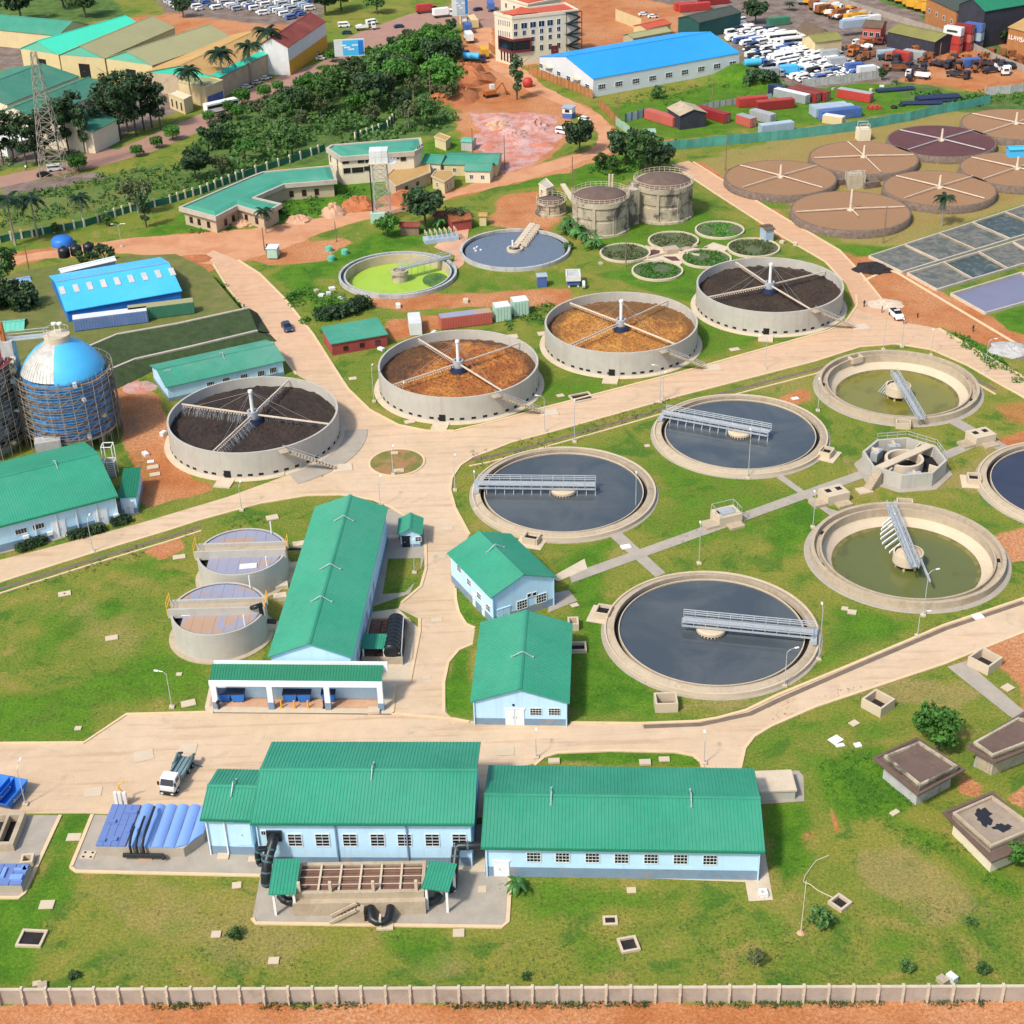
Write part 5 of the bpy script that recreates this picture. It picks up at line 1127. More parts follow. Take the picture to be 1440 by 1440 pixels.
q = G(562,384,.3) - c; mb = MB(); mb.lathe([(1.75,-1.5),(1.75,.3),(2,.3),(2,1.1),(1.4,1.1),(1.4,.8),(0,.8)],32,(q.x,q.y,0)); build('centre_drum',mb,'concrete_old',t,world=False)
e = G(634,362,1) - c; e.z = 0; q.z = 0; bridge(t,e,q,1.4,1.2,rails=(.6,1.1),hang=-1.3,hang_from=.3)
c,rad = circ_from(647,802,319,381,.6)
t = thing('grey_clarifier','old round clarifier of rippled blue grey water with toothed walkway','old clarifier',(c.x,c.y,0))
mb = MB(); mb.lathe([(rad,0),(rad,.9),(rad - .55,.9),(rad - .55,-.2)],96); smooth_by_angle(build('rim',mb,'grey_walling',t,world=False))
mb = MB(); mb.lathe([(rad - .55,.12),(rad - 1.25,.12)],72); build('rim_channel',mb,'black_void',t,world=False)
mb = MB(); mb.disc(rad - 1.2,.3,96); build('water_surface',mb,'water_grey',t,world=False)
q = G(724,349,.8) - c; mb = MB(); mb.lathe([(1.9,.2),(1.9,.9),(1.45,.9),(1.45,.3)],32,(q.x,q.y,0)); build('centre_ring',mb,'concrete_pale',t,world=False)
e = G(749,315,1) - c; d = Vector((e.x - q.x,e.y - q.y,0)); L = d.length; d /= L; n = Vector((-d.y,d.x,0)); q0 = Vector((q.x,q.y,0)); mb = MB(); mb.ob(q0 - n * .7 + Vector((0,0,1.0)),d * L,n * 1.4,(0,0,.3)); build('walkway',mb,'concrete_pale',t,world=False)
for i in range(9): mb = MB(); mb.ob(q0 + d * (L * (i + 1.5) / 10.5) - n * 2.3 + Vector((0,0,.5)),d * .35,n * 1.6,(0,0,.9)); build('scraper_blade',mb,'concrete_pale',t,world=False)
mb = MB(); mb.tube([q0 + Vector((-.5,.5,.9)),q0 + Vector((-.5,.5,2.6))],.2,8); build('post',mb,'white_paint',t,world=False)
for i,(x,y) in enumerate(((667,350),(671,348),(676,352),(669,353))): mb = MB(); mb.box(G(x,y,.32),.5,.35,.25,i); solo('white_bird',mb,'white_paint','small white bird floating on the blue grey clarifier','bird',group='birds on the grey clarifier')
mat('weed_bed',(.10,.115,.06),.95,.4,.8,(.05,.11,.03),.6,(.45,.6),.8,.5,2)
# ---- six small weedy filter rings
W_ = {'farthest left': (843,915,340,368),'middle back': (911,983,323,351),'front left': (888,961,365,394),'front middle': (957,1029,348,376),'farthest right': (977,1047,308,336),'right': (1022,1097,333,361)}
cen = Vector()
for k,(l,r,tp,bt_) in W_.items():
 c,rad = circ_from(l,r,tp,bt_,.5); cen += c / 6; t = thing('weedy_ring','low white rimmed round bed overgrown with weeds, %s one of six' % k,'filter bed',(c.x,c.y,0),0,'six small weedy beds')
 mb = MB(); mb.lathe([(rad,0),(rad,.5),(rad - .4,.5),(rad - .4,.1)],56); smooth_by_angle(build('rim',mb,'concrete_pale',t,world=False))
 mb = MB(); mb.disc(rad - .38,.2,40); build('gravel_bed',mb,'weed_bed',t,world=False)
 mb = MB(); rs = random.Random(k)
 for i in range(700):
  a = rs.random() * 6.28; rr = (rad - .9) * math.sqrt(rs.random()); x,y = rr * math.cos(a),rr * math.sin(a)
  if math.sin(x * .9 + len(k)) + math.cos(y * .8 + l) < -.5: continue
  h = rs.uniform(.2,.9); b_ = rs.random() * 3; w2 = rs.uniform(.2,.5); mb.add([(x - w2 * math.cos(b_),y - w2 * math.sin(b_),.2),(x + w2 * math.cos(b_),y + w2 * math.sin(b_),.2),(x + .3 * math.sin(b_ * 5),y + .2,.2 + h * .7)],[(0,1,2)])
 build('weeds',mb,'leaf_olive' if len(k) % 2 else 'leaf_bright',t,world=False)['kind'] = 'stuff'
q = G(968,354); mb = MB(); mb.sheet(GL([(908,345),(930,352),(948,345),(985,350),(1003,341),(1026,348),(1008,362),(985,357),(964,366),(955,374),(932,366),(900,367),(912,358)]),.05); struct('paved_court',mb,'concrete_pale',tri=True)
mb = MB(); [mb.sheet(GL(p_),.07) for p_ in ([(914,352),(929,350),(926,361),(910,363)],[(931,353),(948,350),(962,352),(945,358)],[(972,352),(996,347),(988,355),(974,357)],[(932,361),(950,361),(957,367),(945,367)],[(966,361),(984,357),(972,363)])]; struct('paved_court',mb,'purple_gravel',tri=True)
t = thing('valve_chamber','small concrete valve chamber among the six weedy beds','valve chamber',(q.x - 4,q.y,0)); mb = MB()
for a in (.4,-.5,2.6,-2.6): mb.ob((0,0,.1),(7 * math.cos(a),7 * math.sin(a),0),(-.4 * math.sin(a),.4 * math.cos(a),0),(0,0,.4))
build('channel',mb,'concrete_pale',t,world=False); mb = MB(); mb.box((0,0,0),3.2,2.6,1.1,.3); build('chamber',mb,'concrete_tan',t,world=False)
# ---- old brown gravel filters
BR = [('front',1112,1280,268,323,'brown_gravel','nearest, in front of the sunken valve pit'),('left',1019,1176,223,275,'brown_gravel','leftmost'),('back',1138,1291,197,245,'brown_gravel','behind the sunken valve pit'),
 ('right',1242,1400,237,291,'brown_gravel','right of the sunken valve pit'),('purple',1248,1400,174,221,'purple_gravel',''),('far',1352,1505,152,196,'brown_gravel','farthest, at the right edge beside the purple one'),('edge',1350,1510,213,262,'brown_gravel','cut by the right edge, behind the small palm')]
for k,l,r,tp,bt_,mm,where in BR:
 hz = 1.9; c,rad = circ_from(l,r,tp,bt_,hz)
 lab = 'old round bed of purple red gravel with four arms' if k == 'purple' else 'old round bed of tan brown gravel, ' + where
 t = thing('gravel_filter',lab,'gravel filter',(c.x,c.y,0),0,'old round gravel filters')
 mb = MB(); mb.lathe([(rad + .3,0),(rad + .15,hz - .1),(rad - .3,hz),(rad - .5,hz - .3)],96); build('stone_rim',mb,'stone_edge',t,world=False,smooth=True)
 mb = MB(); mb.disc(rad - .3,hz - .08,96); build('gravel_bed',mb,mm,t,world=False)
 mb = MB(); mb.tube([(0,0,hz),(0,0,hz + (5.2 if k == 'front' else 3.2))],[.4,.25],10); mb.lathe([(.9,hz - .05),(.9,hz + .25),(.35,hz + .4)],16); build('mast',mb,'pale_pipe',t,world=False)
 for j in range(4):
  a = {'front': .05,'back': .0}.get(k,.62) + j * math.pi / 2 + (.12 if j % 2 else 0); d = Vector((math.cos(a),math.sin(a),0)); mb = MB(); L_ = rad - 1 if not (k == 'front' and j == 3) else 5; mb.bar(d * .5 + Vector((0,0,hz + .5)),d * L_ + Vector((0,0,hz + .3)),.2,.22)
  if not (k == 'front' and j in (1,)): build('distributor_arm',mb,'pale_pipe' if k != 'purple' else 'grey_pipe',t,world=False)
t = thing('valve_pit','pale concrete valve house in the pit between four brown beds','valve house',G(1207,262)); mb = MB(); q = G(1207,262)
mb.box((q.x - 1,q.y,0),4.2,4,3.6,.1); build('wall',mb,'concrete_old',t); mb = MB()
for i in range(5): mb.box((q.x - 2.8 + i * .9,q.y - 1.8,3.6),.12,.12,1.1)
mb.bar((q.x - 3,q.y - 1.8,4.7),(q.x + 1.2,q.y - 1.8,4.7),.1); build('guard_rail',mb,'concrete_pale',t)
for x,y in ((1178,258),(1222,262)): mb = MB(); mb.box(G(x,y),4.5,3.4,1.5,.3); build('stone_block',mb,'stone_edge',t)
t = thing('pump_cabin','small pale concrete cabin with open frame on its roof by teal fence','cabin',G(1213,196)); q = G(1213,196); mb = MB(); mb.box(q,3.4,3.2,3.2,.1); build('wall',mb,'cream_pale',t); mb = MB()
for sx in (-1.4,1.4):
 for sy in (-1.4,1.4): mb.box((q.x + sx,q.y + sy,3.2),.2,.2,1.6)
for sy in (-1.4,1.4): mb.bar((q.x - 1.4,q.y + sy,4.7),(q.x + 1.4,q.y + sy,4.7),.2)
build('roof_frame',mb,'concrete',t)
# ---- drying beds
def bedgrid(px,nx_,ny_,mats_,seed,walk=.7):
 A,B_,C,D = GL(px) # front-left, front-right, back-right, back-left
 rs = random.Random(seed); P = lambda a,b: (A.lerp(B_,a)).lerp(D.lerp(C,a),b)
 for j in range(ny_):
  for i in range(nx_):
   a0,a1,b0,b1 = i / nx_,(i + 1) / nx_,j / ny_,(j + 1) / ny_; ctr = P((a0 + a1) / 2,(b0 + b1) / 2)
   cs = [P(a,b) for a,b in ((a0,b0),(a1,b0),(a1,b1),(a0,b1))]; yield i,j,ctr,cs
mat('sludge_grey',(.15,.15,.135),.9,.4,.8,(.06,.085,.075),.3,(.46,.6),.7,.5,3,spec=.3)
mat('sludge_wet',(.045,.065,.06),.4,.35,.8,(.15,.16,.14),.5,(.5,.65),.8,.3,3)
nrow = 0; names = {}
for rowi,(px,mats_) in enumerate(((((1268,385),(1560,296),(1500,272),(1222,363)),['sludge_grey','sludge_grey','sludge_grey','sludge_wet','sludge_grey','sludge_grey']),(((1317,410),(1600,325),(1560,302),(1276,387)),['sludge_grey','sludge_wet','sludge_grey','sludge_grey','sludge_grey','sludge_grey']),(((1385,443),(1680,360),(1620,330),(1337,416)),['water_lilac'] * 6))):
 for i,j,ctr,cs in bedgrid(px,6 if rowi < 2 else 3,1,mats_,rowi):
  if PX(ctr)[0] > 1475: continue
  lab = ('grey sludge drying bed, %s from the left in the %s row' % (('first','second','third','fourth','fifth','sixth')[i],('upper','lower')[rowi])) if rowi < 2 else ('wide drying bed under smooth lilac water, %s from the left' % ('first','second','third')[i])
  t = thing('drying_bed',lab,'drying bed',ctr,0,'sludge drying beds'); mb = MB(); mb.sheet(cs,.12); build('sludge',mb,mats_[i],t)
  for e in range(4):
   p,q = cs[e],cs[(e + 1) % 4]; mb = MB(); mb.bar(p + Vector((0,0,.3)),q + Vector((0,0,.3 + .01 * e)),.34 if e % 2 else .42,.6); build('bed_wall',mb,'concrete_pale' if e % 2 else 'concrete',t)
# ---- cut the sunken tanks out of the ground
gm = bpy.data.objects['ground'].data; co = np.empty(len(gm.vertices) * 3,np.float32); gm.vertices.foreach_get('co',co); co = co.reshape(-1,3)
for x,y,r in HOLES: co[np.hypot(co[:,0] - x,co[:,1] - y) < r,2] = -7
gm.vertices.foreach_set('co',co.ravel()); gm.update()
# ---- octagonal flow splitter
hz = 2.7; c = G(1272,641,hz); rad = 7.1; t = thing('flow_splitter','raised octagonal concrete chamber with ring trough and diagonal walkway','splitter chamber',(c.x,c.y,0)); c = Vector((c.x,c.y,0))
oc = lambda r: [(r * math.cos(R(22.5 + 45 * k) + .1),r * math.sin(R(22.5 + 45 * k) + .1)) for k in range(8)]
mb = MB(); o1,o2 = oc(rad),oc(rad - .45)
for k in range(8):
 j = (k + 1) % 8; z = lambda p,h: (p[0],p[1],h)
 mb.quad(z(o1[k],0),z(o1[j],0),z(o1[j],hz),z(o1[k],hz)); mb.quad(z(o1[k],hz),z(o1[j],hz),z(o2[j],hz),z(o2[k],hz)); mb.quad(z(o2[k],hz),z(o2[j],hz),z(o2[j],.2),z(o2[k],.2))
build('wall',mb,'concrete_wall',t,world=False)
mb = MB(); mb.prism(oc(rad + 1.2),0,.1); build('apron',mb,'pavement',t,world=False)
mb = MB(); mb.prism(o2,.1,.5); build('floor',mb,'black_void',t,world=False)
mb = MB(); mb.lathe([(3.3,.3),(3.3,2.3),(2.8,2.3),(2.8,.3)],48); smooth_by_angle(build('ring_trough',mb,'concrete_pale',t,world=False))
mb = MB(); d = Vector((math.cos(.62),math.sin(.62),0)); n = Vector((-d.y,d.x,0)); mb.ob(d * -6.7 - n * .75 + Vector((0,0,2.45)),d * 13.4,n * 1.5,(0,0,.22)); build('walkway',mb,'concrete_cream',t,world=False)
for k in range(8):
 a = R(45 * k) + .1; u = Vector((math.cos(a),math.sin(a),0)); v = Vector((-u.y,u.x,0)); mb = MB()
 if k in (0,4): continue
 mb.ob(u * 4.6 - v * .12 + Vector((0,0,.4)),u * 1.6,v * .25,(0,0,2.1)); build('baffle',mb,'concrete_pale',t,world=False)
for k,w_ in ((3,1.5),(2,1.3),(6,1.6)):
 a = R(45 * k) + .1; u = Vector((math.cos(a),math.sin(a),0)); mb = MB(); q = u * 5.1; mb.box((q.x,q.y,.5),1.3,w_ * 1.6,1.6,a); build('gate_box',mb,'steel',t,world=False)
mb = MB()
for k in (0,1,2): p,q = Vector((*o1[k - 1],hz)),Vector((*o1[k],hz)); [mb.bar(p + Vector((0,0,h)),q + Vector((0,0,h)),.07) for h in (.6,1.15)]; [mb.bar(p.lerp(q,f),p.lerp(q,f) + Vector((0,0,1.15)),.06) for f in (0,.33,.66,1)]
build('guard_rail',mb,'galvanised',t,world=False)
mb = MB(); q = Vector((-5.6,-4.8,0)); [mb.box((q.x - .28 * i,q.y - .28 * i,0),1.5,.4,2.6 - .3 * i,R(-45)) for i in range(8)]; build('stair',mb,'concrete_tan',t,world=False)
mb = MB(); mb.box((-8.2,-7.0,0),2.4,2.,.25,.3); build('stair_pad',mb,'concrete_cream',t,world=False)
# ---- three small valve houses along the footpaths
def valvehouse(x,y,label,rail):
 c = G(x,y); t = thing('valve_box',label,'valve box',c,.36,'valve boxes on the footpaths'); mb = MB(); mb.box((0,0,0),4.2,3.2,1.7); build('wall',mb,'concrete_cream',t,world=False)
 mb = MB(); mb.box((-3.2,-.4,0),2.4,2.4,.5); mb.box((.5,-2.4,0),2.6,1.6,.4); build('step',mb,'concrete_tan',t,world=False)
 for dx in (-1.,1.): mb = MB(); mb.box((dx,.3,1.7),.95,1.0,.06); build('hatch',mb,'black_void',t,world=False)
 if rail:
  mb = MB(); 
  for sx in (-2,2): [mb.box((sx,sy,1.7),.07,.07,1.1) for sy in (-1.5,0,1.5)]; mb.bar((sx,-1.5,2.8),(sx,1.5,2.8),.07)
  for sy in (-1.5,1.5): mb.bar((-2,sy,2.8),(2,sy,2.8),.07)
  build('guard_rail',mb,'galvanised',t,world=False); mb = MB(); mb.box((0,0,1.7),2.4,1.8,.25); build('cover',mb,'steel',t,world=False)
valvehouse(1021,732,'railed cream valve box beside the footpath between clarifiers',True)
valvehouse(1172,702,'cream valve box on the footpath behind the green water tank',False)
valvehouse(1378,620,'cream valve box on the footpath right of the octagonal chamber',False)
# ================================================================== works in front of the halls
def frame_of(px3,h=0.):
 """three corners (front-left, front-right, back-left) -> origin, axes, lengths"""
 a,b,c = (G(*q,h) for q in px3); u,L = uv_of(a,b); v = Vector((-u.y,u.x,0)); o = Vector((a.x,a.y,0))
 return o,u,v,L,(c - a).dot(v)
def rooted(name,label,cat,o,u,v,L,W,group=None):
 t = thing(name,label,cat,o + u * L / 2 + v * W / 2,math.atan2(u.y,u.x),group); return t
# --- long biofilter bed
o,u,v,L,W = frame_of(((413,1257),(596,1254),(424,1213)),2.9); P = lambda a,b,z=0.: o + u * a + v * b + Vector((0,0,z)); bz = 2.9
t = rooted('biofilter_bed','concrete biofilter bed with brown media panels in front of the tall hall','biofilter',o,u,v,L,W)
mb = MB(); mb.ob(P(0,0),u * L,v * .5,(0,0,bz)); mb.ob(P(0,W - .5),u * L,v * .5,(0,0,bz)); mb.ob(P(0,.5),u * .4,v * (W - 1),(0,0,bz)); mb.ob(P(L - .4,.5),u * .4,v * (W - 1),(0,0,bz)); mb.ob(P(-.15,-.7),u * (L + .3),v * .7,(0,0,bz - .9)); build('wall',mb,'concrete_tan',t)
mat('slat_brown',(.16,.085,.06),.9,.2,.6,(.25,.15,.1),.5,(.5,.7),.5)
nb = 6
for i in range(nb):
 a0,a1 = .4 + (L - .8) * i / nb,.4 + (L - .8) * (i + 1) / nb; mb = MB(); k = 7
 for j in range(k): b0 = .55 + (W - 1.1) * j / k; mb.ob(P(a0 + .12,b0,bz - .5),u * (a1 - a0 - .24),v * ((W - 1.1) / k - .1),(0,0,.32))
 build('media_panel',mb,'slat_brown',t)['kind'] = 'stuff'
 if i: mb = MB(); mb.ob(P(a0 - .12,.5,bz - .5),u * .24,v * (W - 1),(0,0,.62)); build('cross_beam',mb,'concrete_cream',t)
for b in (.28,.52,.76): mb = MB(); mb.bar(P(.4,W * b,bz - .02),P(L - .4,W * b,bz - .02),.09); build('rail',mb,'concrete_pale',t)
for a in (.03,.27,.6,.93): mb = MB(); mb.ob(P(L * a,.1,bz),u * .35,v * .35,(0,0,1.5)); build('post',mb,'concrete_cream',t)
mb = MB()
for s in (0,1): mb.ob(P(L * .30 + s * .0,-1.0 - s * 1.1,0),u * 4.2,v * .2,(0,0,.3)); mb.bar(P(L * .28,-1. - s * 1.1,.3),P(L * .55 - .9,-1. - s * 1.1,2.3),.22,.35)
for i in range(8): mb.ob(P(L * .32 + i * .42,-2.0,.0),u * .42,v * 1.,(0,0,.25 + i * .25))
build('stair',mb,'concrete_tan',t)
mb = MB(); mb.tube([P(L * .59,-.3,1.3),P(L * .59,-1.4,1.2),P(L * .605,-2.2,.9),P(L * .64,-2.5,.8),P(L * .69,-2.5,.8),P(L * .725,-2.2,.9),P(L * .74,-1.4,1.2),P(L * .74,-.3,1.3)],.5,14); ud = solo('u_duct',mb,'black_plastic','black U shaped duct at the front of the biofilter bed','duct',smooth=True)
mb = MB(); mb.ob(P(L * .64,-3.1,0),u * 1.9,v * 1.1,(0,0,.25)); mb.ob(P(L * .662,-2.9,.25),u * .25,v * .9,(0,0,1.3)); solo('duct_saddle',mb,'concrete_cream','pale saddle block carrying the black U shaped duct','saddle')
def leanto(label,px3,he,rise):
 o,u,v,L,W = frame_of(px3,he); P = lambda a,b,z=0.: o + u * a + v * b + Vector((0,0,z)); t = rooted('canopy',label,'canopy',o,u,v,L,W)
 mb = MB(); ribs(mb,P(0,0,he),P(L,0,he),P(L,W,he + rise),P(0,W,he + rise),.36,.1); mb.quad(P(0,0,he - .1),P(0,W,he + rise - .1),P(L,W,he + rise - .1),P(L,0,he - .1)); build('roof',mb,'green_roof',t)
 for a,b in ((.35,.3),(L - .5,.3),(.35,W - .5),(L - .5,W - .5)): mb = MB(); mb.ob(P(a,b),u * .28,v * .28,(0,0,he + rise * b / W - .12)); build('column',mb,'white_paint',t)
 return t
leanto('small green canopy over the left end of the biofilter bed',((377,1258),(416,1257),(391,1211)),3.7,.35)
leanto('small green canopy over the right end of the biofilter bed',((592,1249),(631,1254),(597,1212)),3.7,.35)
def elbow(name,pts,r,label,matn='black_plastic',collars=True):
 t = thing(name,label,'duct',(pts[0].x,pts[0].y,0)); mb = MB(); mb.tube(pts,r,14); smooth_by_angle(build('pipe',mb,matn,t),50)
 if collars:
  for i in range(1,len(pts) - 1):
   a,b = pts[i],pts[i + 1]; d = (b - a).normalized(); mb = MB(); rr = r if not isinstance(r,list) else max(r); m_ = a.lerp(b,.45); mb.tube([m_ - d * .12,m_ + d * .12],rr + .05,14); build('collar',mb,'teal_chassis',t)
 return t
wf = b1.faces['front']; a,z = face_point(b1,'front',386,1174); p0 = on(b1,'front',a,z,.1)
elbow('wall_duct',[p0,p0 - b1.v * 1.1,p0 - b1.v * 1.9 + b1.u * -.5 + Vector((0,0,-1.4)),G(377,1207,3.2),G(375,1216,2.6),G(374,1238,.9),G(375,1243,.3)],.62,'thick black duct climbing from left canopy to the hall wall')
mb = MB(); mb.ob(on(b1,'front',a - .9,z - .75,.02),b1.u * 1.8,-b1.v * .35,(0,0,1.5)); solo('duct_inlet',mb,'black_plastic','black square inlet box high on the tall hall wall','inlet box')
elbow('branch_duct',[p0 - b1.v * 1.6 + b1.u * -.4 + Vector((0,0,-.6)),G(364,1194,4.6),G(362,1200,4.0),G(364,1213,2.3),G(368,1216,2.0)],.36,'thin black branch duct left of the thick one')
a2,z2 = face_point(b1,'front',664,1189)
elbow('wall_duct',[G(690,1187,3.6),G(668,1189,3.6),G(645,1190,3.6),G(641,1193,3.3),G(639,1220,2.0),G(637,1246,.5),G(634,1250,.4),G(626,1250,.5)],.5,'black duct bending down between the two front halls')
elbow('low_duct',[G(596,1268,.7),G(606,1268,.7),G(614,1265,.7),G(617,1259,.7)],.5,'short black elbow duct at the right canopy foot',collars=False)
elbow('low_duct',[G(394,1259,.9),G(399,1265,.8),G(406,1268,.8),G(412,1267,.8)],.5,'short black elbow duct under the left canopy',collars=False)
# --- blue covered channel
mat('base_wall',(.40,.35,.28),.9,.12,.4)
hb_ = 1.5; o,u,v,L,W = frame_of(((134,1191),(262,1193),(157,1132)),hb_); sk = (G(195,1132,hb_) - G(178,1192,hb_)); sk = Vector((sk.x,sk.y,0)); sk2 = sk - v * sk.dot(v); k_ = sk2.dot(u) / W
P = lambda a,b,z=0.: o + u * a + v * b + Vector((0,0,z))
xm = (G(177,1192,hb_) - o).dot(u); xr = (G(258,1193,hb_) - o).dot(u); xw = (G(285,1175,hb_) - o).dot(u)
t = rooted('covered_channel','long concrete channel under blue flat and arched covers left of the hall','covered channel',o,u,v,xw,W)
mb = MB(); mb.prism([(q.x,q.y) for q in (P(0,0),P(xr,0),P(xw,2.6),P(xw,W),P(0,W))],0,hb_); build('base_wall',mb,'base_wall',t)
n = 4
for i in range(n):
 for j in range(2):
  mb = MB(); mb.ob(P(.05 + (xm - .1) * i / n,.05 + (W - .1) * j / 2,hb_ + .01),u * ((xm - .1) / n - .05),v * ((W - .1) / 2 - .04),(0,0,.22)); build('flat_cover',mb,'blue_cover',t)
for a,b,s1,s2 in ((.55,.75,1.6,.5),(.12,.52,1.0,.5),(.84,.3,.5,1.6),(.1,.08,.7,.5),(.5,.1,.6,.6)):
 mb = MB(); mb.ob(P(xm * a,W * b,hb_ + .2),u * s1,v * s2,(0,0,.28)); build('cover_hatch',mb,'blue_cover',t)
na = 6
for i in range(na):
 a0,a1 = xm + .1 + (xw - xm) * i / na,xm + .02 + (xw - xm) * (i + 1) / na; d0 = max(0,(a0 - xr) / (xw - xr)) * 2.6 if a0 > xr else 0; d1 = max(0,(a1 - xr) / (xw - xr)) * 2.6 if a1 > xr else 0
 mb = MB(); seg = 10; nl = 6; vs = []
 for q in range(nl + 1):
  for s_ in range(seg + 1):
   x = s_ / seg; b0 = d0 + (d1 - d0) * x; z = hb_ + .05 + .32 * math.sin(math.pi * x) ** .8 * (1 if q not in (0,) else .55) + (.04 if q == 3 else 0); vs.append(P(a0 + (a1 - a0) * x,b0 + (W - b0) * q / nl,z))
 fs = [(q * (seg + 1) + s_,q * (seg + 1) + s_ + 1,(q + 1) * (seg + 1) + s_ + 1,(q + 1) * (seg + 1) + s_) for q in range(nl) for s_ in range(seg)]
 mb.add(vs,fs); mb.add([P(a0,d0,hb_)] + vs[:seg + 1] + [P(a1,d1,hb_)],[tuple(range(seg + 3))]); smooth_by_angle(build('arched_cover',mb,'blue_cover_light',t),60)
for i,(a,b) in enumerate(((xm + .5,1.5),(xm + 1.3,3.4),(xm + 2.1,5.2))):
 mb = MB(); mb.tube([P(a,b + 1.0,hb_ + 1.0),P(a + .1,b,hb_ + 1.25),P(a + .1,.6,hb_ + 1.1),P(a + .15,-.35,hb_ + .7),P(a + .2,-.45,.8)],.16,8); build('vent_pipe',mb,'black_plastic',t)
mb = MB(); mb.tube([P(xm - .3,-.55,.75),P(xm + 4.6,-.55,.75),P(xm + 4.8,-.9,.6)],.3,8); build('header_pipe',mb,'black_plastic',t)
for x,y,s in ((165,1133,.5),(171,1133,.5),(178,1133,.5)): mb = MB(); mb.box(G(x,y,0),.4,.4,2.2); build('vent_block',mb,'white_paint',t)
def slab(x,y,sx,sy,h,rz,label,matn='concrete_cream',name='manhole_cover',cat='manhole cover',group='pale manhole covers',z=0.06,hole=0):
 t = G(x,y,0); mb = MB(); h *= .65; mb.box((t.x,t.y,z),sx,sy,h,rz); o_ = solo(name,mb,matn,label,cat,group=group)
 if hole:
  hb2 = MB(); ca,sa = math.cos(rz),math.sin(rz)
  for i in range(hole):
   q = Vector((((i % 2) - .5) * sx * .55 if hole > 1 else 0,((i // 2) - .5) * sy * .55 if hole > 2 else 0,0)); hb2.box((q.x * ca - q.y * sa,q.x * sa + q.y * ca,h + .005),.28,.28,.02,rz)
  build('lifting_hole',hb2,'black_void',o_,world=False)['kind'] = 'stuff'
 return o_
def pit(x,y,sx,sy,h,rz,label,matn='concrete_cream',wt=.28,name='open_chamber',cat='chamber',group='open concrete chambers',tilt=None):
 c = G(x,y); t = thing(name,label,cat,c,rz,group); mb = MB()
 for ox,oy,a,b in ((0,sy / 2 - wt / 2,sx,wt),(0,-sy / 2 + wt / 2,sx,wt),(sx / 2 - wt / 2,0,wt,sy - 2 * wt),(-sx / 2 + wt / 2,0,wt,sy - 2 * wt)): mb.box((ox,oy,0.01),a,b,h)
 build('wall',mb,matn,t,world=False); mb = MB(); mb.box((0,0,.012),sx - 2 * wt,sy - 2 * wt,.06); build('pit_floor',mb,'black_soil',t,world=False); return t
# --- left edge: open tank and blue covered tank
o,u,v,L,W = frame_of(((-60,1189),(18,1187),(-20,1143)),1.2); P = lambda a,b,z=0.: o + u * a + v * b + Vector((0,0,z))
t = rooted('grit_tank','open concrete tank with slim inner channel at the left edge','open tank',o,u,v,L,W); mb = MB()
for a,b,da,db in ((0,0,L,.5),(0,W - .6,L,.6),(L - .6,.5,.6,W - 1.1),(L - 2.2,.5,.35,W - 1.1)): mb.ob(P(a,b),u * da,v * db,(0,0,1.2))
build('wall',mb,'concrete_tan',t); mb = MB(); mb.ob(P(0,.5,.06),u * (L - .6),v * (W - 1.1),(0,0,.1)); build('tank_floor',mb,'black_soil',t)
o,u,v,L,W = frame_of(((-60,1245),(30,1245),(-40,1215)),1.3); P = lambda a,b,z=0.: o + u * a + v * b + Vector((0,0,z))
t = rooted('covered_pit','low concrete tank under blue covers at the left edge','covered tank',o,u,v,L,W); mb = MB(); mb.ob(P(0,0),u * L,v * W,(0,0,1.2)); build('base_wall',mb,'base_wall',t)
for i in range(5): mb = MB(); mb.ob(P(L * i / 5 + .03,.03,1.21),u * (L / 5 - .08),v * (W - .06),(0,0,.2)); build('flat_cover',mb,'blue_cover',t)
for a,b,s1,s2 in ((.78,.2,1.5,.8),(.8,.62,1.6,.4),(.62,.3,.5,1.6),(.93,.6,.5,.8),(.9,.72,.5,.5)): mb = MB(); mb.ob(P(L * a,W * b,1.4),u * s1,v * s2,(0,0,.25)); build('cover_hatch',mb,'blue_cover_light',t)
pit(40,1215,1.5,1.6,1.0,.1,'small cream box chamber behind the left edge blue covers',group=None)
# --- skips at the left edge
def skip(x,y,label,rz):
 t = thing('skip',label,'skip',G(x,y),rz,'blue skips by the open tank'); mb = MB(); b0 = [(-1.1,-1.6),(1.1,-1.6),(1.1,1.6),(-1.1,1.6)]; t0 = [(-1.35,-2.5),(1.35,-2.5),(1.35,2.5),(-1.35,2.5)]
 vs = [(x_,y_,.25) for x_,y_ in b0] + [(x_,y_,1.75) for x_,y_ in t0] + [(x_ * .94,y_ * .96,1.75) for x_,y_ in t0] + [(x_ * .92,y_ * .94,.35) for x_,y_ in b0]
 mb.add(vs,[(3,2,1,0)] + [(i,(i + 1) % 4,4 + (i + 1) % 4,4 + i) for i in range(4)] + [(4 + i,4 + (i + 1) % 4,8 + (i + 1) % 4,8 + i) for i in range(4)] + [(8 + i,8 + (i + 1) % 4,12 + (i + 1) % 4,12 + i) for i in range(4)] + [(12,13,14,15)])
 build('body',mb,'deep_blue',t,world=False)
 for s in (-1,1): mb = MB(); mb.bar((s * 1.3,-1.2,1.0),(s * 1.3,1.2,1.0),.14,.16); [mb.tube([(s * 1.2,y_,1.3),(s * 1.5,y_,1.3)],.1,8) for y_ in (-1,1)]; build('lifting_bar',mb,'steel',t,world=False)
 mb = MB(); mb.box((-.8,0,0),.15,3.,.26); mb.box((.8,0,0),.15,3.,.26); build('skid',mb,'concrete_pale',t,world=False)
skip(15,1126,'blue open skip standing by the open tank, the whole one',-.3); skip(-3,1122,'blue open skip cut off by the left edge',-.3)
